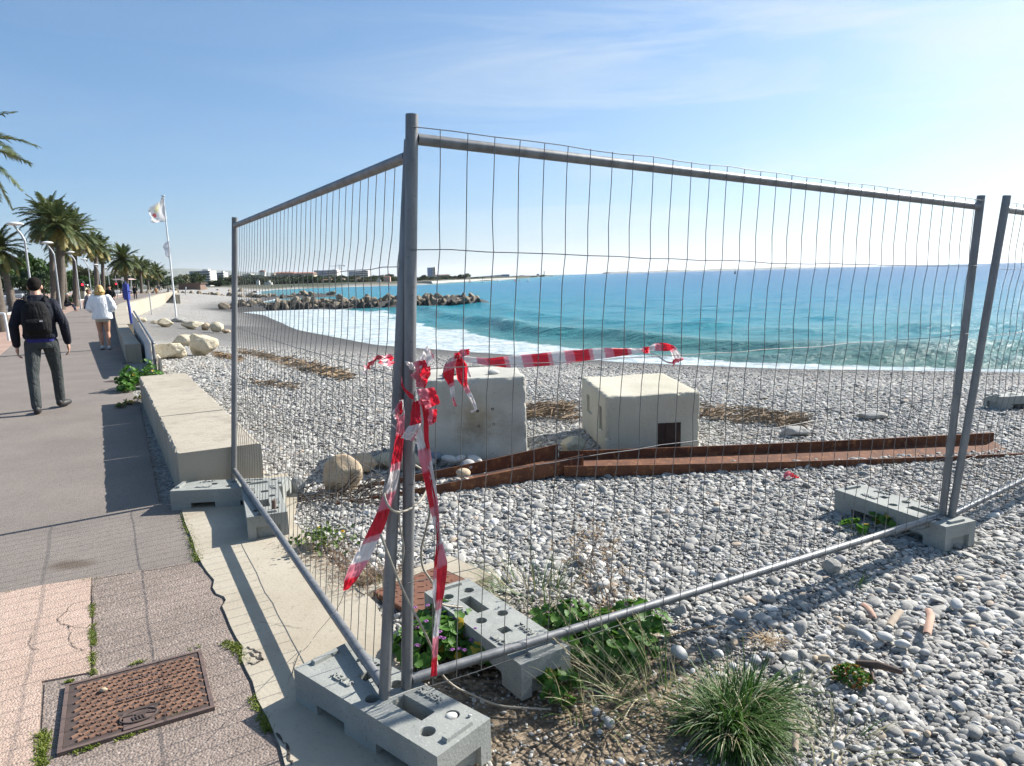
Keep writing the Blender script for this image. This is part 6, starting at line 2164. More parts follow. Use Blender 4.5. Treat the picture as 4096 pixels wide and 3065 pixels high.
flag('flag', 'lower smaller torn plain white flag', [(672, 675, 962, 960), (661, 677, 974, 972), (656, 680, 988, 985), (660, 682, 1000, 1000), (655, 684, 1014, 1016), (657, 685, 1024, 1030), (668, 686, 1034, 1036)], FLAG2, 2)

# blue column, grey posts
p = at(527, 1295, .39)
bc = thing('blue_column', 'slim dark blue shower column standing at the sea wall edge', 'shower column', tuple(p))
s = p.y / F_PX
mb = MB(); mb.tube([p, p + Vector((-.04, 0, 92 * s)), p + Vector((-.05, 0, 96 * s))], [.048, .040, .05], 10); mb.build('post', mat('blue_paint', (.018, .035, .22), (.025, .045, .28), 8, .45), bc, world=True)
mb = MB(); mb.box(p + Vector((-.06, 0, 126 * s)), (.145, .13, 62 * s)); mb.build('shower_box', MATS['blue_paint'], bc, world=True)
mb = MB(); mb.tube([p + Vector((-.06, 0, 150 * s)), p + Vector((-.07, 0, 166 * s))], [.03, .02], 8); mb.tube([p + Vector((-.20, 0, 130 * s)), p + Vector((.08, 0, 128 * s))], .022, 8); mb.build('taps', MATS['blue_paint'], bc, world=True)
for i, (bx, by, tx, ty, r, lb) in enumerate(((607, 1258, 597, 1172, .055, 'thin grey post on the beach between the wall and the flagpole'), (745, 1200, 743, 1150, .12, 'thick grey post on the beach right of the flagpole'), (556, 1216, 550, 1140, .03, 'slim pale post behind the sea wall'))):
    b_ = on_beach(bx, by); t_ = atp(tx, ty, b_.y)
    root = thing('post', lb, 'post', tuple(b_))
    mb = MB(); mb.tube([b_ - Vector((0, 0, .3)), t_], [r, r * .9], 10); mb.tube([t_ - Vector((0, 0, .05)), t_ + Vector((0, 0, .08))], [r * 1.2, r * .6], 10); mb.build('shaft', GREYP, root, world=True)

# grey board barrier beside the second wall
q0, q1 = Vector((-6.72, 13.0, 0)), Vector((-11.5, 21.4, 0))
dv = (q1 - q0).normalized(); nv = Vector((dv.y, -dv.x, 0))
bb = thing('board_barrier', 'grey sheet barrier with a tubular end frame standing along the second sea wall', 'barrier', tuple(q0))
SHEETM = mat('grey_sheet', (.50, .49, .47), (.58, .57, .545), 3, .7, .0, .2, 20)
mb = MB(); L = (q1 - q0).length; c = q0.lerp(q1, .5)
mb.add([q0 + Vector((0, 0, -.15)), q1 + Vector((0, 0, -.15)), q1 + Vector((0, 0, .82)), q0 + Vector((0, 0, .55))] + [q_ + nv * .02 for q_ in (q0 + Vector((0, 0, -.15)), q1 + Vector((0, 0, -.15)), q1 + Vector((0, 0, .82)), q0 + Vector((0, 0, .55)))], [(3, 2, 1, 0), (4, 5, 6, 7), (0, 1, 5, 4), (1, 2, 6, 5), (2, 3, 7, 6), (3, 0, 4, 7)]); mb.build('sheet', SHEETM, bb, world=True)
mb = MB(); n_ = nv * .06
mb.tube(smooth([q0 + n_ + Vector((0, 0, -.1)), q0 + n_ + Vector((0, 0, .42)), q0 + n_ + dv * .08 + Vector((0, 0, .56)), q0 + n_ + dv * .4 + Vector((0, 0, .60)), q0 + n_ + dv * (L - .2) + Vector((0, 0, .86))]), .028, 8)
mb.build('tube_frame', GALV, bb, world=True)
mb = MB(); mb.tube([q0 + dv * .25 + n_ + Vector((0, 0, -.1)), q0 + dv * .25 + n_ + Vector((0, 0, .58))], .02, 8); mb.build('upright', GALV, bb, world=True)
q2 = q0 + nv * .14 + dv * .1
root = thing('wooden_board', 'pale wooden board standing on edge behind the grey barrier', 'board', tuple(q2))
mb = MB(); mb.box((q2.x, q2.y, .13), (.9, .03, .34), math.atan2(dv.y, dv.x)); mb.build('plank', mat('pale_board', (.5, .44, .34), (.42, .36, .27), 5, .8), root, world=True)

# low hoop barriers on the land side
for i, (px, py, ty) in enumerate(((36, 1364, 1255),)):
    p = at(px, py); s = p.y / F_PX
    root = thing('hoop_barrier', 'low pale metal hoop barrier at the left edge of the promenade', 'barrier', tuple(p))
    mb = MB(); h = (py - ty) * s
    mb.tube(smooth([p, p + Vector((-.03, 0, h * .85)), p + Vector((-.12, 0, h)), p + Vector((-.8, -.1, h)), p + Vector((-.9, -.1, h * .85)), p + Vector((-.9, -.1, 0))]), .04, 10)
    mb.build('hoop', WHITEP, root, world=True)

# ------------------------------------------------------------------ palms
FROND = leaf_mat('palm_frond', (.055, .085, .030), (.12, .135, .045), 2.5, .25)
FRONDY = leaf_mat('yellow_palm_frond', (.30, .24, .07), (.22, .19, .06), 2.5, .25)
PTRUNK = rock_mat('palm_trunk', (.10, .082, .066), (.15, .128, .105), (.065, .052, .042), 7, .9, .03)
PSKIRT = mat('palm_skirt', (.22, .125, .06), (.15, .085, .045), 7, .9)
def frond(mb, az, el, L, droop, rnd, nl=30, mi=0, wl=.20):
    """feather frond from the origin"""
    d = Vector((math.cos(az) * math.cos(el), math.sin(az) * math.cos(el), math.sin(el)))
    out = Vector((math.cos(az), math.sin(az), 0)); side = Vector((-out.y, out.x, 0))
    P = [Vector((0, 0, 0)) + d * .05]; v = d.copy()
    for i in range(10):
        P.append(P[-1] + v * L / 10)
        v = (v + Vector((out.x * .05, out.y * .05, -1)) * droop / 10).normalized()
    mb.tube(P, [.016 * (1 - i / 12) for i in range(11)], 4, mi, caps=False)
    for i in range(nl):
        f = .10 + .88 * i / nl
        k = min(int(f * 10), 9); p = P[k].lerp(P[k + 1], f * 10 - k); td = (P[k + 1] - P[k]).normalized()
        l = wl * L * (.45 + 1.0 * math.sin(math.pi * min(1, f * .86 + .12))) * .75
        for sx in (-1, 1):
            dd = (td * .75 + side * sx * .75 + Vector((0, 0, .12 + rnd.gauss(0, .14)))).normalized()
            q = p + dd * l * .55; e = p + dd * l + Vector((0, 0, -.22 * l))
            w = td * .019 * L
            mb.add([p - w, p + w, q + w * .8, q - w * .8, e], [(0, 1, 2, 3), (3, 2, 4)], mi)
def crown_mesh(seed, n=74, yel=14):
    rnd = random.Random(seed)
    g_, y_ = MB(), MB()
    for i in range(n):
        el = R(-48 + 128 * (i / n) + rnd.gauss(0, 6)); az = i * 2.399 + rnd.gauss(0, .15)
        frond(g_ if i >= yel or rnd.random() < .4 else y_, az, el, rnd.uniform(.85, 1.05), rnd.uniform(.6, 1.5), rnd)
    return g_, y_
pc = []
for sd_ in (3, 9, 14):
    g_, y_ = crown_mesh(sd_) if sd_ < 10 else crown_mesh(sd_, 24, 0)
    a, b = g_.build('fronds', FROND), y_.build('yellow_fronds', FRONDY)
    pc.append((a.data, b.data)); bpy.data.objects.remove(a); bpy.data.objects.remove(b)
def palm(label, cx, cy, dist, rad, tr=.20, var=0, base_dx=0.0, skirt=True, sq=1.0):
    """crown centre in photo pixels, distance, crown radius in metres"""
    c = atp(cx, cy, dist)
    base = Vector((c.x + base_dx, c.y, 0))
    root = thing('palm_tree', label, 'palm tree', tuple(base), 0, 'palm trees along the promenade')
    rnd = random.Random(int(cx + cy))
    n = 26
    pts, rr = [], []
    for i in range(n + 1):
        f = i / n
        pts.append(base.lerp(c, f) + Vector((.12 * math.sin(2.2 * f) * tr * 4, 0, -.1 if i == 0 else 0)))
        rr.append(tr * (1.15 - .25 * f) * (1 + .05 * (i % 2)) + (.10 * max(0, 1 - f * 9)))
    mb = MB(); mb.tube(pts, rr, 12); mb.build('trunk', PTRUNK, root, world=True)
    if skirt:
        sk = MB()
        top = c - base
        for i in range(60):
            a = rnd.uniform(0, 6.28); z = rnd.uniform(-.9, -.1) * rad * .45
            p = c + Vector((math.cos(a) * tr, math.sin(a) * tr, z))
            d = Vector((math.cos(a) * .55, math.sin(a) * .55, .5 if z > -.25 * rad else -.6))
            blade(sk, p, d, rad * .22, .06 * rad / 2.5, .8, rnd, seg=3)
        sk.build('skirt', PSKIRT, root, world=True)
    for nm, me, m in (('crown', pc[var][0], FROND), ('yellow_fronds', pc[var][1], FRONDY)):
        o = bpy.data.objects.new(nm, me); COL.objects.link(o); o.parent = root
        o.location = c - base; o.scale = (rad, rad, rad * sq); o.rotation_euler = (0, 0, rnd.uniform(0, 6.28))
    return root
palm('tall palm nearest in the row, its trunk behind the backpack man', 195, 880, 58, 2.5, .18, 0, -.48)
palm('dark thick-trunked palm leaning beside the first tall palm', 232, 905, 52, 2.05, .25, 1, -.58)
palm('palm with a yellowish crown right of the first tall pair', 290, 935, 60, 2.4, .18, 1, -.45)
palm('palm with a bushy low crown at the left edge of the view', -8, 1000, 50, 2.0, .2, 0, .5)
palm('slim palm behind the first tall pair, with a narrow crown', 245, 1010, 74, 1.7, .2, 0, -.2)
palm('left one of two fan-topped palms in mid row', 376, 985, 86, 2.1, .23, 0, -.4)
palm('right one of two fan-topped palms in mid row', 404, 1000, 92, 2.0, .2, 1, -.4)
palm('round-crowned palm standing alone left of the blue post', 492, 1043, 112, 3.0, .3, 1, .1)
palm('palm in the distant row just right of the round-crowned one', 556, 1066, 150, 2.8, .25, 0)
palm('palm in the distant row, further right with a thin trunk', 585, 1078, 172, 2.6, .22, 1)
palm('farthest palm of the row, left of the flagpole', 625, 1088, 205, 3.2, .25, 0)
palm('small palm in front of the distant white apartment block', 800, 1118, 330, 2.6, .2, 1)
palm('palm leaning over the left edge, only some frond tips in view', -135, 585, 27, 2.4, .2, 2, .4, sq=1.0)

# ------------------------------------------------------------------ leafy trees
LEAFA = leaf_mat('pine_foliage', (.040, .085, .018), (.075, .125, .030), 1.5, .2)
LEAFB = leaf_mat('dark_foliage', (.030, .055, .022), (.055, .085, .033), 1.5, .2)
LEAFC = leaf_mat('olive_foliage', (.075, .085, .040), (.11, .115, .055), 1.5, .2)
TTRUNK = mat('tree_trunk', (.12, .09, .07), (.17, .13, .10), 8, .9)
def crown(seed, n=2600, blobs=16, flat=.62, leaf=.055):
    rng = np.random.default_rng(seed)
    bc = rng.normal(0, .42, (blobs, 3)) * [1, 1, flat * .9]
    br = rng.uniform(.24, .42, blobs)
    k = rng.integers(0, blobs, n)
    d = rng.normal(0, 1, (n, 3)); d /= np.linalg.norm(d, axis=1)[:, None]
    P = bc[k] + d * (br[k] * rng.uniform(.65, 1.05, n))[:, None] * [1, 1, .8]
    P /= max(1e-6, np.percentile(np.abs(P[:, 0]), 98))
    u = rng.normal(0, 1, (n, 3)); u /= np.linalg.norm(u, axis=1)[:, None]
    v = np.cross(u, rng.normal(0, 1, (n, 3))); v /= np.linalg.norm(v, axis=1)[:, None]
    s = (leaf * rng.uniform(.6, 1.4, n))[:, None]
    V = np.stack([P - u * s - v * s * .5, P + u * s - v * s * .5, P + u * s * .6 + v * s * .6, P - u * s * .6 + v * s * .6], 1).reshape(-1, 3)
    o = np_mesh('crown', V, np.arange(n * 4).reshape(-1, 4), LEAFA, smooth=False)
    me = o.data; bpy.data.objects.remove(o)
    return me
CRM = [crown(1), crown(2, flat=.5), crown(3, blobs=22, flat=.8)]
CRS = []
for m in (LEAFA, LEAFB, LEAFC):
    for me in CRM:
        c_ = me.copy(); c_.materials.clear(); c_.materials.append(m); CRS.append(c_)
def tree(label, cx, ytop, ybot, wpx, dist, m=0, var=0, group='trees behind the promenade', z0=0.0, name='leafy_tree', trunk=True, grow=1.0):
    """crown box in photo pixels at a distance"""
    s = dist / F_PX
    c = atp(cx, (ytop + ybot) / 2, dist)
    w, h = wpx * s / 2 * grow, (ybot - ytop) * s / 2 * (1 + (grow - 1) * .5)
    root = thing(name, label, 'tree', (c.x, c.y, z0), 0, group)
    rnd = random.Random(int(cx * 7 + ytop))
    o = bpy.data.objects.new('crown', CRS[m * 3 + var]); COL.objects.link(o); o.parent = root
    zc = c.z - z0
    o.location = (0, 0, zc); o.scale = (w, w * .8, h / .62); o.rotation_euler = (0, 0, rnd.uniform(0, 6.28))
    if trunk:
        mb = MB(); r = max(.10, w * .06)
        mb.tube([(0, 0, -.3), (.02 * w, 0, zc * .5), (0, 0, zc)], [r * 1.3, r, r * .7], 8)
        for k in range(4):
            a = k * 1.6; mb.tube([(0, 0, zc * .6), (math.cos(a) * w * .45, math.sin(a) * w * .4, zc * 1.02)], [r * .6, r * .2], 5)
        mb.build('trunk', TTRUNK, root)
    return root
tl = [(40, 1035, 1150, 130, 84, 0, 0, 'bright green round tree at the left edge behind the road'), (125, 1015, 1145, 150, 90, 0, 1, 'broad green pine behind the nearest lamp'), (205, 1050, 1150, 110, 96, 0, 2, 'green tree between the first palm trunks'),
      (262, 1075, 1150, 90, 104, 0, 0, 'green tree behind the seated grey-haired person'), (330, 1065, 1150, 100, 120, 2, 1, 'olive green tree behind the third lamp'), (385, 1080, 1148, 80, 130, 1, 2, 'dark tree below the fan-topped palms'),
      (440, 1085, 1148, 80, 150, 2, 0, 'olive tree left of the round-crowned palm'), (530, 1095, 1150, 70, 200, 1, 1, 'dark tree behind the blue post'), (600, 1098, 1150, 70, 240, 1, 0, 'dark tree left of the flagpole, far off'), (655, 1086, 1104, 32, 300, 1, 1, 'tall umbrella pine just left of the flagpole'),
      (650, 1100, 1150, 90, 300, 2, 2, 'olive-brown tree mass beneath the umbrella pine'), (720, 1094, 1150, 90, 360, 2, 0, 'olive-brown tree right of the flagpole'), (765, 1092, 1150, 70, 420, 1, 1, 'dark tree left of the white apartment block'), (255, 1150, 1235, 70, 60, 0, 2, 'low green bush behind the seated person'), (-40, 1040, 1150, 120, 78, 1, 1, 'dark tree cut off by the left edge')]
tl += [(20, 1070, 1180, 120, 70, 1, 2, 'dark low tree behind the cars at the left edge'), (110, 1075, 1185, 110, 72, 1, 0, 'dark low tree beside the second parked car'), (170, 1085, 1190, 90, 76, 1, 1, 'dark low tree behind the man with the backpack'), (235, 1090, 1185, 90, 84, 0, 2, 'green low tree right behind the two palm trunks'), (300, 1100, 1180, 80, 96, 1, 0, 'dark low tree behind the left traffic light'), (360, 1105, 1172, 70, 112, 0, 1, 'green low tree between the third and fourth lamps'), (420, 1108, 1170, 70, 128, 1, 2, 'dark low tree behind the awning'), (480, 1108, 1166, 60, 150, 1, 0, 'dark low tree under the round-crowned palm'), (560, 1086, 1158, 60, 190, 1, 1, 'tall dark tree right of the blue post'), (615, 1092, 1156, 56, 220, 1, 2, 'tall dark tree before the flagpole'), (690, 1098, 1152, 70, 300, 1, 0, 'dark tree right behind the flagpole'), (740, 1100, 1152, 60, 380, 2, 1, 'olive tree directly left of the white apartment block'), (880, 1110, 1150, 60, 420, 1, 2, 'dark tree in front of the stepped apartment block')]
for cx, a, b, w, dd, m, v, lb in tl: tree(lb, cx, a, b, w, dd, m, v, grow=1.25)

# small distant things beyond the road: cars, traffic lights, awning
def car(label, p, rz, m):
    root = thing('parked_car', label, 'car', p, rz, 'cars parked beyond the road')
    mb = MB(); mb.box((0, 0, .55), (4.2, 1.7, .62), taper=.95); o = mb.build('body', m, root)
    bv = o.modifiers.new('b', 'BEVEL'); bv.width = .12; bv.segments = 3
    mb = MB(); mb.box((-.15, 0, 1.12), (2.3, 1.5, .55), taper=.76); o = mb.build('cabin', MATS['car_glass'], root)
    mb = MB(); mb.box((-.15, 0, 1.405), (1.72, 1.14, .03)); mb.build('roof', m, root)
    for x in (-1.3, 1.3):
        for y in (-.82, .82):
            w_ = MB(); w_.tube([(x, y - .09, .32), (x, y + .09, .32)], .32, 16); w_.build('wheel', MATS['tyre'], root)
    return root
mat('car_glass', (.03, .035, .04), (.05, .055, .06), 5, .1); mat('tyre', (.02, .02, .02), (.03, .03, .03), 10, .8)
CW = mat('white_car_paint', (.65, .66, .67), (.6, .6, .62), 3, .25); CG = mat('silver_car_paint', (.35, .37, .38), (.3, .32, .33), 3, .25)
for px, py, rz, m, lb in ((8, 1214, 118, CW, 'white parked car at the left edge beyond the road'), (70, 1200, 120, CG, 'silver parked car right of the white one'), (118, 1196, 118, CW, 'white parked car nearly hidden behind the backpack man'), (355, 1176, 115, CG, 'silver parked car far along behind the palms')):
    p = at(px, py, .1); car(lb, (p.x, p.y, .1), R(rz), m)
t = NT('red_signal'); e = t.new('ShaderNodeEmission'); e.inputs['Color'].default_value = (1, .02, .04, 1); e.inputs['Strength'].default_value = 3.0; t.l.new(e.outputs[0], t.out.inputs['Surface']); REDL = t.m
for i, (px, py, Y) in enumerate(((332, 1139, 70), (466, 1136, 92))):
    c = atp(px, py, Y); root = thing('traffic_light', ('left red traffic light between the palm trunks', 'right red traffic light beyond the woman in white')[i], 'traffic light', (c.x, c.y, 0))
    mb = MB(); mb.tube([(c.x, c.y, 0), (c.x, c.y, c.z + .3)], .05, 8); mb.build('pole', GREYP, root, world=True)
    mb = MB(); mb.box((c.x, c.y, c.z - .22), (.28, .2, .85)); mb.build('housing', MATS['tyre'], root, world=True)
    mb = MB(); mb.lathe([(0, 0), (.10, 0), (.10, .02), (0, .03)], seg=16); o = mb.build('red_lamp', REDL, root); o.location = (0, -.10, c.z); o.rotation_euler = (R(90), 0, 0)
p = at(333, 1196, 0)
root = thing('kiosk', 'small cream kiosk beyond the palms, under the left traffic light', 'kiosk', tuple(p)); 
mb = MB(); mb.box((p.x, p.y, .9), (1.4, 1.2, 1.8)); mb.build('cabin', mat('cream_paint', (.62, .55, .38), (.55, .48, .33), 3, .7), root, world=True)
mb = MB(); mb.box((p.x, p.y, 1.9), (1.8, 1.6, .2), taper=.7); mb.build('roof', WHITEP, root, world=True)
p = at(425, 1180, 0)
root = thing('awning', 'pale pink awning far behind the fourth lamp', 'awning', tuple(p))
mb = MB(); mb.box((p.x, p.y + 4, 3.0), (7, 3, .25), taper=.8); mb.build('canopy', mat('pink_awning', (.45, .32, .30), (.5, .38, .36), 3, .8), root, world=True)
mb = MB(); [mb.tube([(p.x + sx, p.y + 4, 0), (p.x + sx, p.y + 4, 3)], .06, 6) for sx in (-3, 3)]; mb.build('supports', GREYP, root, world=True)
p = at(770, 1158, 0)
root = thing('beach_cabin', 'low brown beach cabin at the end of the sea wall', 'cabin', tuple(p))
mb = MB(); mb.box((p.x, p.y, .8), (7, 4, 2.0)); mb.build('wall', mat('brown_planks', (.20, .13, .095), (.15, .10, .08), 3, .85), root, world=True)
mb = MB(); mb.box((p.x, p.y, 1.9), (8, 5, .18)); mb.build('roof', MATS['brown_planks'], root, world=True)
root = thing('ramp_wall', 'cream boat ramp wall jutting onto the beach below the promenade', 'wall', (-58, 118, -1))
mb = MB(); mb.box((-57.5, 122.0, -.7), (.5, 30, 1.6), R(26)); mb.build('wall_body', WALLC, root, world=True)

# ------------------------------------------------------------------ far shore town
CONC = [mat('town_white', (.60, .58, .53), (.54, .52, .47), .3, .85), mat('town_cream', (.55, .47, .36), (.48, .41, .31), .3, .85), mat('town_pink', (.50, .34, .28), (.44, .30, .25), .3, .85), mat('town_grey', (.30, .32, .36), (.26, .28, .32), .3, .85), mat('town_blue', (.10, .19, .34), (.13, .23, .38), .3, .4), mat('town_roof', (.36, .18, .12), (.30, .15, .10), .5, .9)]
TGLS = mat('town_window', (.07, .08, .10), (.10, .11, .13), .3, .3)
def block_building(label, x0, x1, yt, yb, dist, m, floors, side=None, side_f=.3, roof=None, bands=True, z0=-.3, name='apartment_building'):
    """slab building facing the viewer; side_f: share of the width on the left that is another face"""
    s = dist / F_PX
    cx = (x0 + x1) / 2
    top = atp(cx, yt, dist).z
    w = (x1 - x0) * s
    c = atp(cx, (yt + yb) / 2, dist)
    root = thing(name, label, 'building', (c.x, c.y, z0), 0, 'buildings of the town across the bay')
    H = top - z0
    d = w * .8
    sw = w * side_f
    if side is not None:
        mb = MB(); mb.box((-w / 2 + sw / 2, 0, H / 2), (sw, d, H * .97)); mb.build('side_wing', CONC[side], root)
    mb = MB(); mb.box((sw / 2 if side is not None else 0, 0, H / 2), (w - sw if side is not None else w, d * .92, H)); mb.build('wall', CONC[m], root)
    fx, fw_ = (sw / 2 if side is not None else 0), (w - sw if side is not None else w)
    if bands:
        vis = (yb - yt) * s
        fh = vis / floors
        for k in range(floors):
            z = H - fh * (k + .5)
            mb = MB(); mb.box((fx, -d / 2 - .05, z), (fw_ * .94, .9, fh * .46)); mb.build('window', TGLS, root)
            mb = MB(); mb.box((fx, -d / 2 - .65, z - fh * .40), (fw_ * 1.0, 1.3, fh * .30)); mb.build('balcony', CONC[m], root)
    if roof is not None:
        mb = MB(); mb.box((0, 0, H + .35 * H * .2), (w * 1.08, d * 1.05, H * .14), taper=.6); mb.build('roof', CONC[roof], root)
    else:
        mb = MB(); mb.box((fx + fw_ * .1, 0, H + .6), (fw_ * .35, d * .4, 1.2)); mb.build('roof_box', CONC[m], root)
    return root
bl_ = [('white apartment block with seven balcony rows, right of the flagpole', 775, 855, 1084, 1154, 520, 0, 7, 3, .2, None, True),
       ('stepped pale apartment block right of the seven-floor one', 851, 905, 1091, 1146, 600, 0, 6, 3, .5, None, True),
       ('large blue-sided white block under the crane', 1267, 1356, 1081, 1108, 1500, 0, 3, 3, .55, None, True),
       ('terraced grey and white apartment block right of the crane', 1402, 1478, 1084, 1114, 1500, 0, 4, 3, .45, None, True),
       ('slim blue tower with white balconies on its right side', 1711, 1743, 1070, 1108, 2000, 0, 7, 4, .62, None, True),
       ('low cream house row on the skyline left of the big block', 1180, 1262, 1094, 1106, 1300, 1, 2, None, 0, 5, True), ('pinkish house row on the skyline at the middle of the wooded slope', 1105, 1180, 1093, 1104, 1300, 2, 2, None, 0, 5, True),
       ('ochre house at the left of the wooded slope', 1085, 1100, 1094, 1118, 1100, 1, 3, None, 0, None, False), ('white house with red roof high on the left slope', 1040, 1060, 1088, 1100, 1200, 0, 2, None, 0, 5, False),
       ('bright white cube house low on the left shore', 1026, 1038, 1123, 1138, 480, 0, 2, None, 0, None, False), ('white low house right of the bright cube house', 1060, 1087, 1130, 1141, 480, 0, 1, None, 0, None, False), ('white strip of houses above the low white one', 1045, 1072, 1117, 1124, 700, 0, 1, None, 0, None, False),
       ('pink house group under the big blue-sided block', 1290, 1330, 1120, 1134, 560, 2, 2, None, 0, 5, False), ('white villa right of the pink house group', 1356, 1380, 1116, 1132, 560, 0, 2, None, 0, 5, False), ('small cream villa below the terraced block', 1425, 1446, 1114, 1128, 600, 1, 2, None, 0, 5, False),
       ('white seaside villa just left of the corner posts', 1508, 1523, 1119, 1134, 470, 0, 2, None, 0, None, False), ('pink seaside villa with red roof left of the corner posts', 1536, 1562, 1108, 1134, 470, 2, 3, None, 0, 5, False), ('white villa with red roof right of the corner posts', 1664, 1682, 1112, 1124, 700, 0, 1, None, 0, 5, False),
       ('long white row of houses behind the trees right of the tower', 1740, 1800, 1100, 1108, 1700, 0, 1, None, 0, 5, False), ('white hotel block far right beyond the wedge building', 2050, 2112, 1103, 1114, 2200, 0, 2, None, 0, None, False), ('cream building on the left shore behind the groynes', 925, 965, 1108, 1122, 900, 1, 2, None, 0, 5, False), ('white building behind the left shore trees', 975, 1010, 1096, 1108, 1100, 0, 2, None, 0, None, False)]
for b_ in bl_:
    block_building(*b_)
# wedge building with the long white roof
dist = 1900; s = dist / F_PX
a, b, c = atp(1898, 1108, dist), atp(2036, 1097, dist), atp(2036, 1116, dist)
root = thing('wedge_building', 'long wedge-shaped marina building with a sloping white roof and blue end wall', 'building', (a.x, a.y, 0))
mb = MB(); L = b.x - a.x
mb.add([(a.x, dist, a.z - 3), (b.x, dist, a.z - 2), (b.x, dist, b.z), (a.x, dist, a.z), (a.x, dist + 40, a.z - 3), (b.x, dist + 40, a.z - 2), (b.x, dist + 40, b.z), (a.x, dist + 40, a.z)], [(0, 1, 2, 3), (5, 4, 7, 6), (3, 2, 6, 7), (1, 5, 6, 2), (4, 0, 3, 7), (0, 4, 5, 1)])
mb.build('roof', CONC[0], root, world=True)
mb = MB(); mb.box((b.x - L * .10, dist - 1, (a.z + b.z) / 2 - 5), (L * .22, 6, b.z - a.z + 9)); mb.build('end_wall', CONC[4], root, world=True)
mb = MB(); mb.box((a.x + L * .42, dist - 2, a.z - 5), (L * .8, 5, 4)); mb.build('lower_wall', CONC[3], root, world=True)
# crane
dist = 1600; s = dist / F_PX
p = atp(1360, 1097, dist); q = atp(1357, 1064, dist)
root = thing('tower_crane', 'thin tower crane above the big blue-sided block', 'crane', (p.x, p.y, 0))
mb = MB()
for dx, dy in ((-.9, -.9), (.9, -.9), (.9, .9), (-.9, .9)): mb.tube([(p.x + dx, p.y + dy, 0), (p.x + dx, p.y + dy, q.z)], .22, 5)
for k in range(14):
    z = q.z * k / 14; mb.tube([(p.x - .9, p.y - .9, z), (p.x + .9, p.y - .9, z + q.z / 14)], .16, 4)
mb.build('mast', CONC[3], root, world=True)
mb = MB(); x0, x1 = atp(1317, 1065, dist), atp(1380, 1062, dist)
mb.tube([x0, q + Vector((0, 0, .4)), x1], .5, 5); mb.tube([q, q + Vector((0, 0, 4))], .4, 5); mb.tube([x0.lerp(q, .4), q + Vector((0, 0, 4)), x1], .12, 4); mb.box((x1.x - 2, x1.y, x1.z - 1), (3.5, 1.5, 2)); mb.build('jib', CONC[3], root, world=True)

# wooded shore, tree by tree
rnd = random.Random(81)
TL2 = [(905, 1098, 1145, 70, 600, 1), (950, 1102, 1140, 70, 640, 1), (1000, 1104, 1142, 76, 640, 1), (1050, 1100, 1128, 70, 800, 1), (1095, 1104, 1140, 60, 600, 2), (1135, 1104, 1144, 74, 560, 1), (1190, 1102, 1144, 76, 560, 1), (1240, 1104, 1142, 70, 560, 1), (1285, 1104, 1122, 60, 800, 1), (1330, 1100, 1122, 60, 800, 1), (1380, 1104, 1136, 60, 620, 1), (1425, 1106, 1128, 60, 640, 1), (1470, 1108, 1134, 64, 560, 1), (1510, 1104, 1122, 60, 700, 1), (1560, 1102, 1120, 66, 760, 1), (1600, 1104, 1128, 60, 600, 1), (1640, 1102, 1128, 60, 600, 1), (1690, 1102, 1124, 60, 640, 1), (1735, 1106, 1126, 50, 640, 2), (1770, 1104, 1120, 56, 760, 1), (1808, 1105, 1118, 50, 800, 1), (1852, 1093, 1120, 60, 800, 1), (1895, 1109, 1119, 44, 820, 1), (1930, 1110, 1119, 40, 860, 1), (2130, 1104, 1112, 30, 1400, 1), (2168, 1100, 1110, 20, 1600, 1), (2205, 1104, 1110, 18, 1700, 1), (860, 1120, 1146, 60, 500, 1), (1215, 1098, 1108, 70, 1100, 1), (1555, 1096, 1104, 30, 1000, 1), (1020, 1098, 1110, 60, 1000, 1)] + [(x, 1106 + (i % 3) * 2, 1142 - max(0, (x - 1500) * .05), 60, 520 + 40 * (i % 4), 1 + (i % 5 == 0)) for i, x in enumerate(range(930, 1680, 26))]
tn = ['left slope above the second groyne', 'wooded slope under the skyline houses', 'shore left of the corner posts', 'point right of the corner posts', 'far point under the wedge building']
for i, (cx, a, b, w, dd, m) in enumerate(TL2):
    lb = 'dome-shaped dark tree, the most prominent on the point right of the tower' if cx == 1852 else 'dark tree in the belt on the ' + tn[0 if cx < 1080 else 1 if cx < 1350 else 2 if cx < 1620 else 3 if cx < 1860 else 4]
    tree(lb, cx, a, b, w, dd, m, i % 3, 'trees across the bay', -.3, grow=1.55)
# shore band: pale beach wall below the trees is the terrain itself; a low dark quay on the point
p0, p1 = atp(1650, 1137, 430), atp(2060, 1119, 760)
root = thing('breakwater', 'long low dark quay along the far point behind the sailboats', 'breakwater', tuple(p0))
pts = [(1640, 1139), (1720, 1137), (1800, 1131), (1880, 1127), (1960, 1122), (2060, 1118)]
mb = MB()
P = [at(x, y, SEA_Z) for x, y in pts]
P = [q for q in P]
mb.tube([q + Vector((0, 2, .4)) for q in P], [1.6] * len(P), 6, smooth=False); mb.build('rubble', MATS['grey_rock'], root, world=True)
# lighthouse-like tower and mast on the point
for i, (px, yt, yb, w, lb) in enumerate(((2177, 1086, 1110, 2.0, 'thin tower on the far point'), (2152, 1098, 1110, 7, 'hazy square building on the far point'))):
    a_, b_ = atp(px, yt, 2400), atp(px, yb, 2400)
    root = thing('far_tower', lb, 'tower', (b_.x, b_.y, -1)); mb = MB(); mb.box((b_.x, b_.y, a_.z / 2), (w * 1.4, w * 1.4, a_.z + 2), taper=.8); mb.build('shaft', CONC[3], root, world=True)
    mb = MB(); mb.box((b_.x, b_.y, a_.z + 1), (w * 1.8, w * 1.8, 1)); mb.build('top', CONC[3], root, world=True)
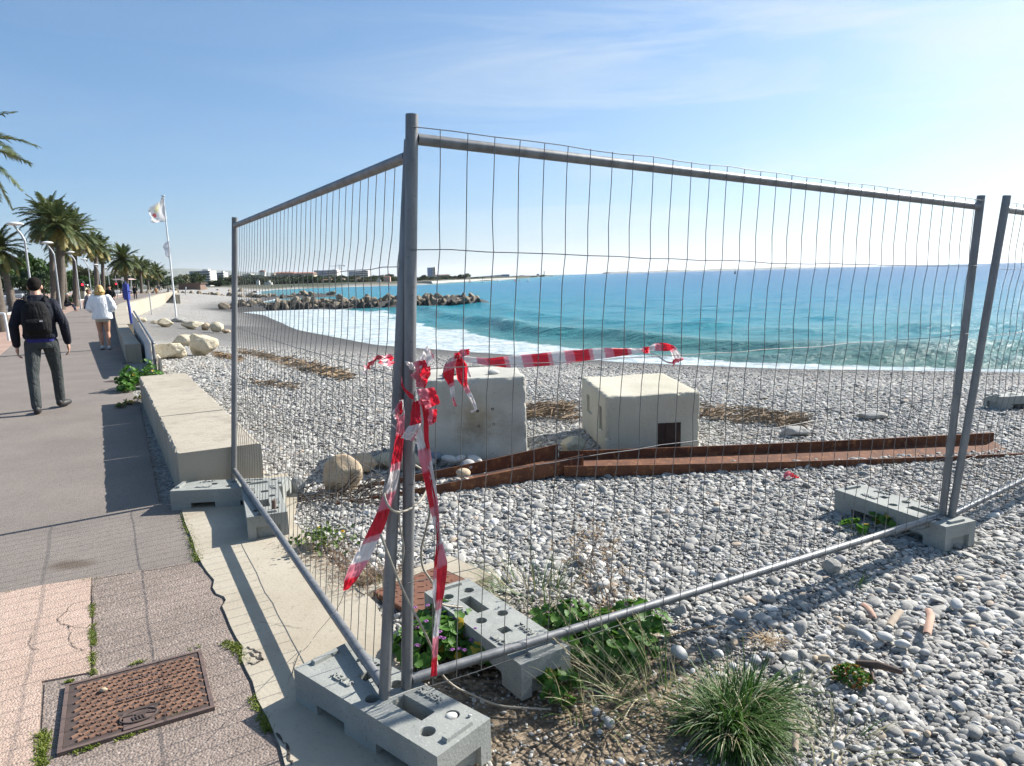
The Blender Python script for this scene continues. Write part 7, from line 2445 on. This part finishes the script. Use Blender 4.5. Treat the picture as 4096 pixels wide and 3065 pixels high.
# long low cape on the horizon
xs_ = np.linspace(1250, 4200, 60); V_, F_ = [], []
for i, x in enumerate(xs_):
    y = 9000 - .2 * (x - 1250); h = 13 + 6 * math.sin(i * .5) + 5 * math.sin(i * 1.7)
    h *= min(1, (60 - i) / 14)
    V_ += [(x, y - 300, -2.2), (x, y - 60, h), (x, y + 400, h), (x, y + 600, -2.2)]
    if i: b_ = 4 * (i - 1); F_ += [(b_ + k, b_ + k + 4, b_ + k + 5, b_ + k + 1) for k in range(3)]
tag(np_mesh('cape', V_, F_, mat('cape_ground', (.10, .12, .09), (.15, .15, .12), .01, .9, coord='Position')), kind='structure')
# hazy mountains
X, Y = np.meshgrid(np.linspace(-8500, -2200, 90), np.linspace(9000, 13500, 40))
H_ = 560 * np.exp(-((X + 5200) / 1500) ** 2) * np.exp(-((Y - 11300) / 1500) ** 2) + 430 * np.exp(-((X + 7400) / 1300) ** 2) * np.exp(-((Y - 11000) / 1400) ** 2) + 190 * np.exp(-((X + 3300) / 900) ** 2) * np.exp(-((Y - 10800) / 1400) ** 2)
H_ = H_ * .42 * (.75 + .5 * fbm(X / 900, Y / 900, 4, 3)) - 8
i = np.arange(X.size).reshape(X.shape)
tag(np_mesh('mountains', np.stack([X.ravel(), Y.ravel(), H_.ravel()], 1), np.stack([i[:-1, :-1], i[:-1, 1:], i[1:, 1:], i[1:, :-1]], -1).reshape(-1, 4), MATS['cape_ground']), kind='structure')

# ------------------------------------------------------------------ boats
SAILW = leaf_mat('white_sail', (.75, .75, .74), (.68, .68, .68), .5, .3); SAILO = leaf_mat('orange_sail', (.70, .42, .33), (.72, .48, .40), .5, .3); SAILR = leaf_mat('red_sail', (.65, .22, .22), (.7, .4, .38), .5, .3)
def boat(label, px, py, hpx, m, dist=None, hull_m=None, wide=1.0):
    Y = dist or 3.82 * F_PX / (py - horizon_y(px))
    p = atp(px, py, Y); p.z = SEA_Z; s = Y / F_PX; h = hpx * s
    root = thing('sailboat', label, 'sailboat', tuple(p), 0, 'small sailboats off the far point')
    L = h * .62 * wide
    mb = MB(); vs = []
    for f in np.linspace(-1, 1, 9):
        b = .16 * L * (1 - abs(f) ** 2.2) + .01
        vs += [(f * L / 2, -b, .10 * h), (f * L / 2, b, .10 * h), (f * L * .45, 0, -.05 * h)]
    fs = []
    for k in range(8):
        o_ = 3 * k; fs += [(o_, o_ + 3, o_ + 4, o_ + 1), (o_ + 2, o_ + 5, o_ + 3, o_), (o_ + 1, o_ + 4, o_ + 5, o_ + 2)]
    mb.add(vs, fs); mb.build('hull', hull_m or WHITEP, root)
    mb = MB(); mb.tube([(0, 0, 0), (0, 0, h)], max(.03, h * .012), 6); mb.build('mast', GREYP, root)
    mb = MB(); g_ = []
    for i_ in range(7):
        f = i_ / 6; w_ = .34 * h * (1 - f) + .01
        g_.append([(.03 * h + w_ * k / 4, .05 * h * math.sin(math.pi * k / 4) * (1 - f), .14 * h + f * .84 * h) for k in range(5)])
    mb.grid(g_); mb.build('main_sail', m, root)
    mb = MB(); mb.add([(-.02 * h, 0, .78 * h), (-.24 * h, .02 * h, .14 * h), (-.03 * h, .06 * h, .15 * h)], [(0, 1, 2)]); mb.build('jib_sail', m, root)
    return root
for px, py, h, m, lb in ((1822, 1128, 14, SAILO, 'leftmost small sailboat, with a pale orange sail close to the trees'), (1878, 1130, 18, SAILO, 'tallest small sailboat, pale orange sail, right of the dome tree'), (1930, 1129, 16, SAILW, 'white-sailed boat left of the wedge building'), (1991, 1128, 14, SAILW, 'white-sailed boat in front of the wedge building'), (2060, 1126, 12, SAILR, 'wide boat with red and pink sails'), (2078, 1125, 8, SAILR, 'little red-sailed boat right of the wide red one'), (2112, 1124, 15, SAILW, 'cream-sailed boat on open water right of the red boats'), (2235, 1118, 7, SAILW, 'rightmost tiny white-sailed boat')):
    boat(lb, px, py, h, m, wide=1.6 if px == 2060 else 1.0)
p = atp(2940, 1094, 700); root = thing('buoy', 'tiny dark buoy on the sea near the horizon', 'buoy', (p.x, p.y, SEA_Z))
mb = MB(); mb.lathe([(0, 3.6), (.3, 3.3), (.45, 1.6), (.9, 1.2), (1.0, .2), (.6, -.4), (0, -.5)], seg=10); mb.build('float', MATS['tyre'], root)
mb = MB(); mb.tube([(0, 0, 3.4), (0, 0, 4.8)], .12, 6); mb.build('mast', MATS['tyre'], root)

# ------------------------------------------------------------------ rock groynes, every boulder an object
GROY = rock_mat('groyne_rock', (.27, .225, .165), (.17, .14, .105), (.36, .31, .235), 1.4, .8, .08)
GROW = rock_mat('wet_groyne_rock', (.055, .045, .036), (.09, .075, .06), (.04, .035, .03), 1.4, .7, .08)
RM = [rock_mesh(200 + i, (1, .8, .7), 7 + i % 3, 3, .05, .42, .85) for i in range(7)]
RMW = []
for me in RM:
    for p_ in me.polygons: p_.use_smooth = False
    me.materials.clear(); me.materials.append(GROY)
    c_ = me.copy(); c_.materials.clear(); c_.materials.append(GROW); RMW.append(c_)
def groyne(a, b, n, half, top, size, seed, label, group):
    rnd = random.Random(seed)
    a, b = Vector((a[0], a[1], 0)), Vector((b[0], b[1], 0))
    t_ = (b - a).normalized(); nd = Vector((t_.y, -t_.x, 0))
    for i in range(n):
        f = (i + rnd.random()) / n
        u = rnd.uniform(-1, .35)
        tp_ = 1 - max(0, (f - .88) / .12) ** 2 * .85
        zt = SEA_Z + top * tp_ * (1 - abs(u) ** 1.6) * rnd.uniform(.8, 1.05)
        if rnd.random() < .38: u = rnd.uniform(.45, 1.05); zt = SEA_Z + rnd.uniform(-.1, .5)
        p = a.lerp(b, f) + nd * (u * half * 1.0)
        z = max(zt, ground_z(p.x, p.y) + .1) - size * .3
        r_ = size * rnd.choice((.75, .9, 1.0, 1.1, 1.3, 1.55))
        wet = z < SEA_Z + .30 * top and ground_z(p.x, p.y) < -1.6
        o = bpy.data.objects.new('boulder', (RMW if wet else RM)[rnd.randrange(7)]); COL.objects.link(o)
        o.location = (p.x, p.y, z); o.scale = (r_, r_, r_ * .85); o.rotation_euler = (rnd.uniform(0, 6.3), rnd.uniform(0, 6.3), rnd.uniform(0, 6.3))
        tag(o, ('dark wet boulder at the waterline of the ' if wet else 'dry brown boulder piled on the ') + label, 'boulder', ('wet' if wet else 'dry') + ' boulders of the ' + group)
groyne((-39, 98), (-4.5, 99.5), 224, 2.5, 1.2, .60, 1, 'nearest rock groyne', 'nearest groyne')
groyne((-82, 150), (-43, 173), 58, 2.8, 1.15, .85, 2, 'second rock groyne', 'second groyne')
groyne((-118, 235), (-94, 262), 16, 3.0, 1.1, 1.1, 3, 'third rock groyne far left', 'third groyne')

# ------------------------------------------------------------------ haze
hz_ = MB(); hz_.box((0, 0, 300), (96000, 96000, 640))
hm = bpy.data.materials.new('haze_air'); hm.use_nodes = True
for n_ in list(hm.node_tree.nodes):
    if n_.type != 'OUTPUT_MATERIAL': hm.node_tree.nodes.remove(n_)
pv = hm.node_tree.nodes.new('ShaderNodeVolumePrincipled')
pv.inputs['Color'].default_value = (.93, .97, 1.0, 1)
pv.inputs['Density'].default_value = 0.000035
pv.inputs['Anisotropy'].default_value = 0.3
hm.node_tree.links.new(pv.outputs[0], [n_ for n_ in hm.node_tree.nodes if n_.type == 'OUTPUT_MATERIAL'][0].inputs['Volume'])
tag(hz_.build('haze', hm), kind='stuff')
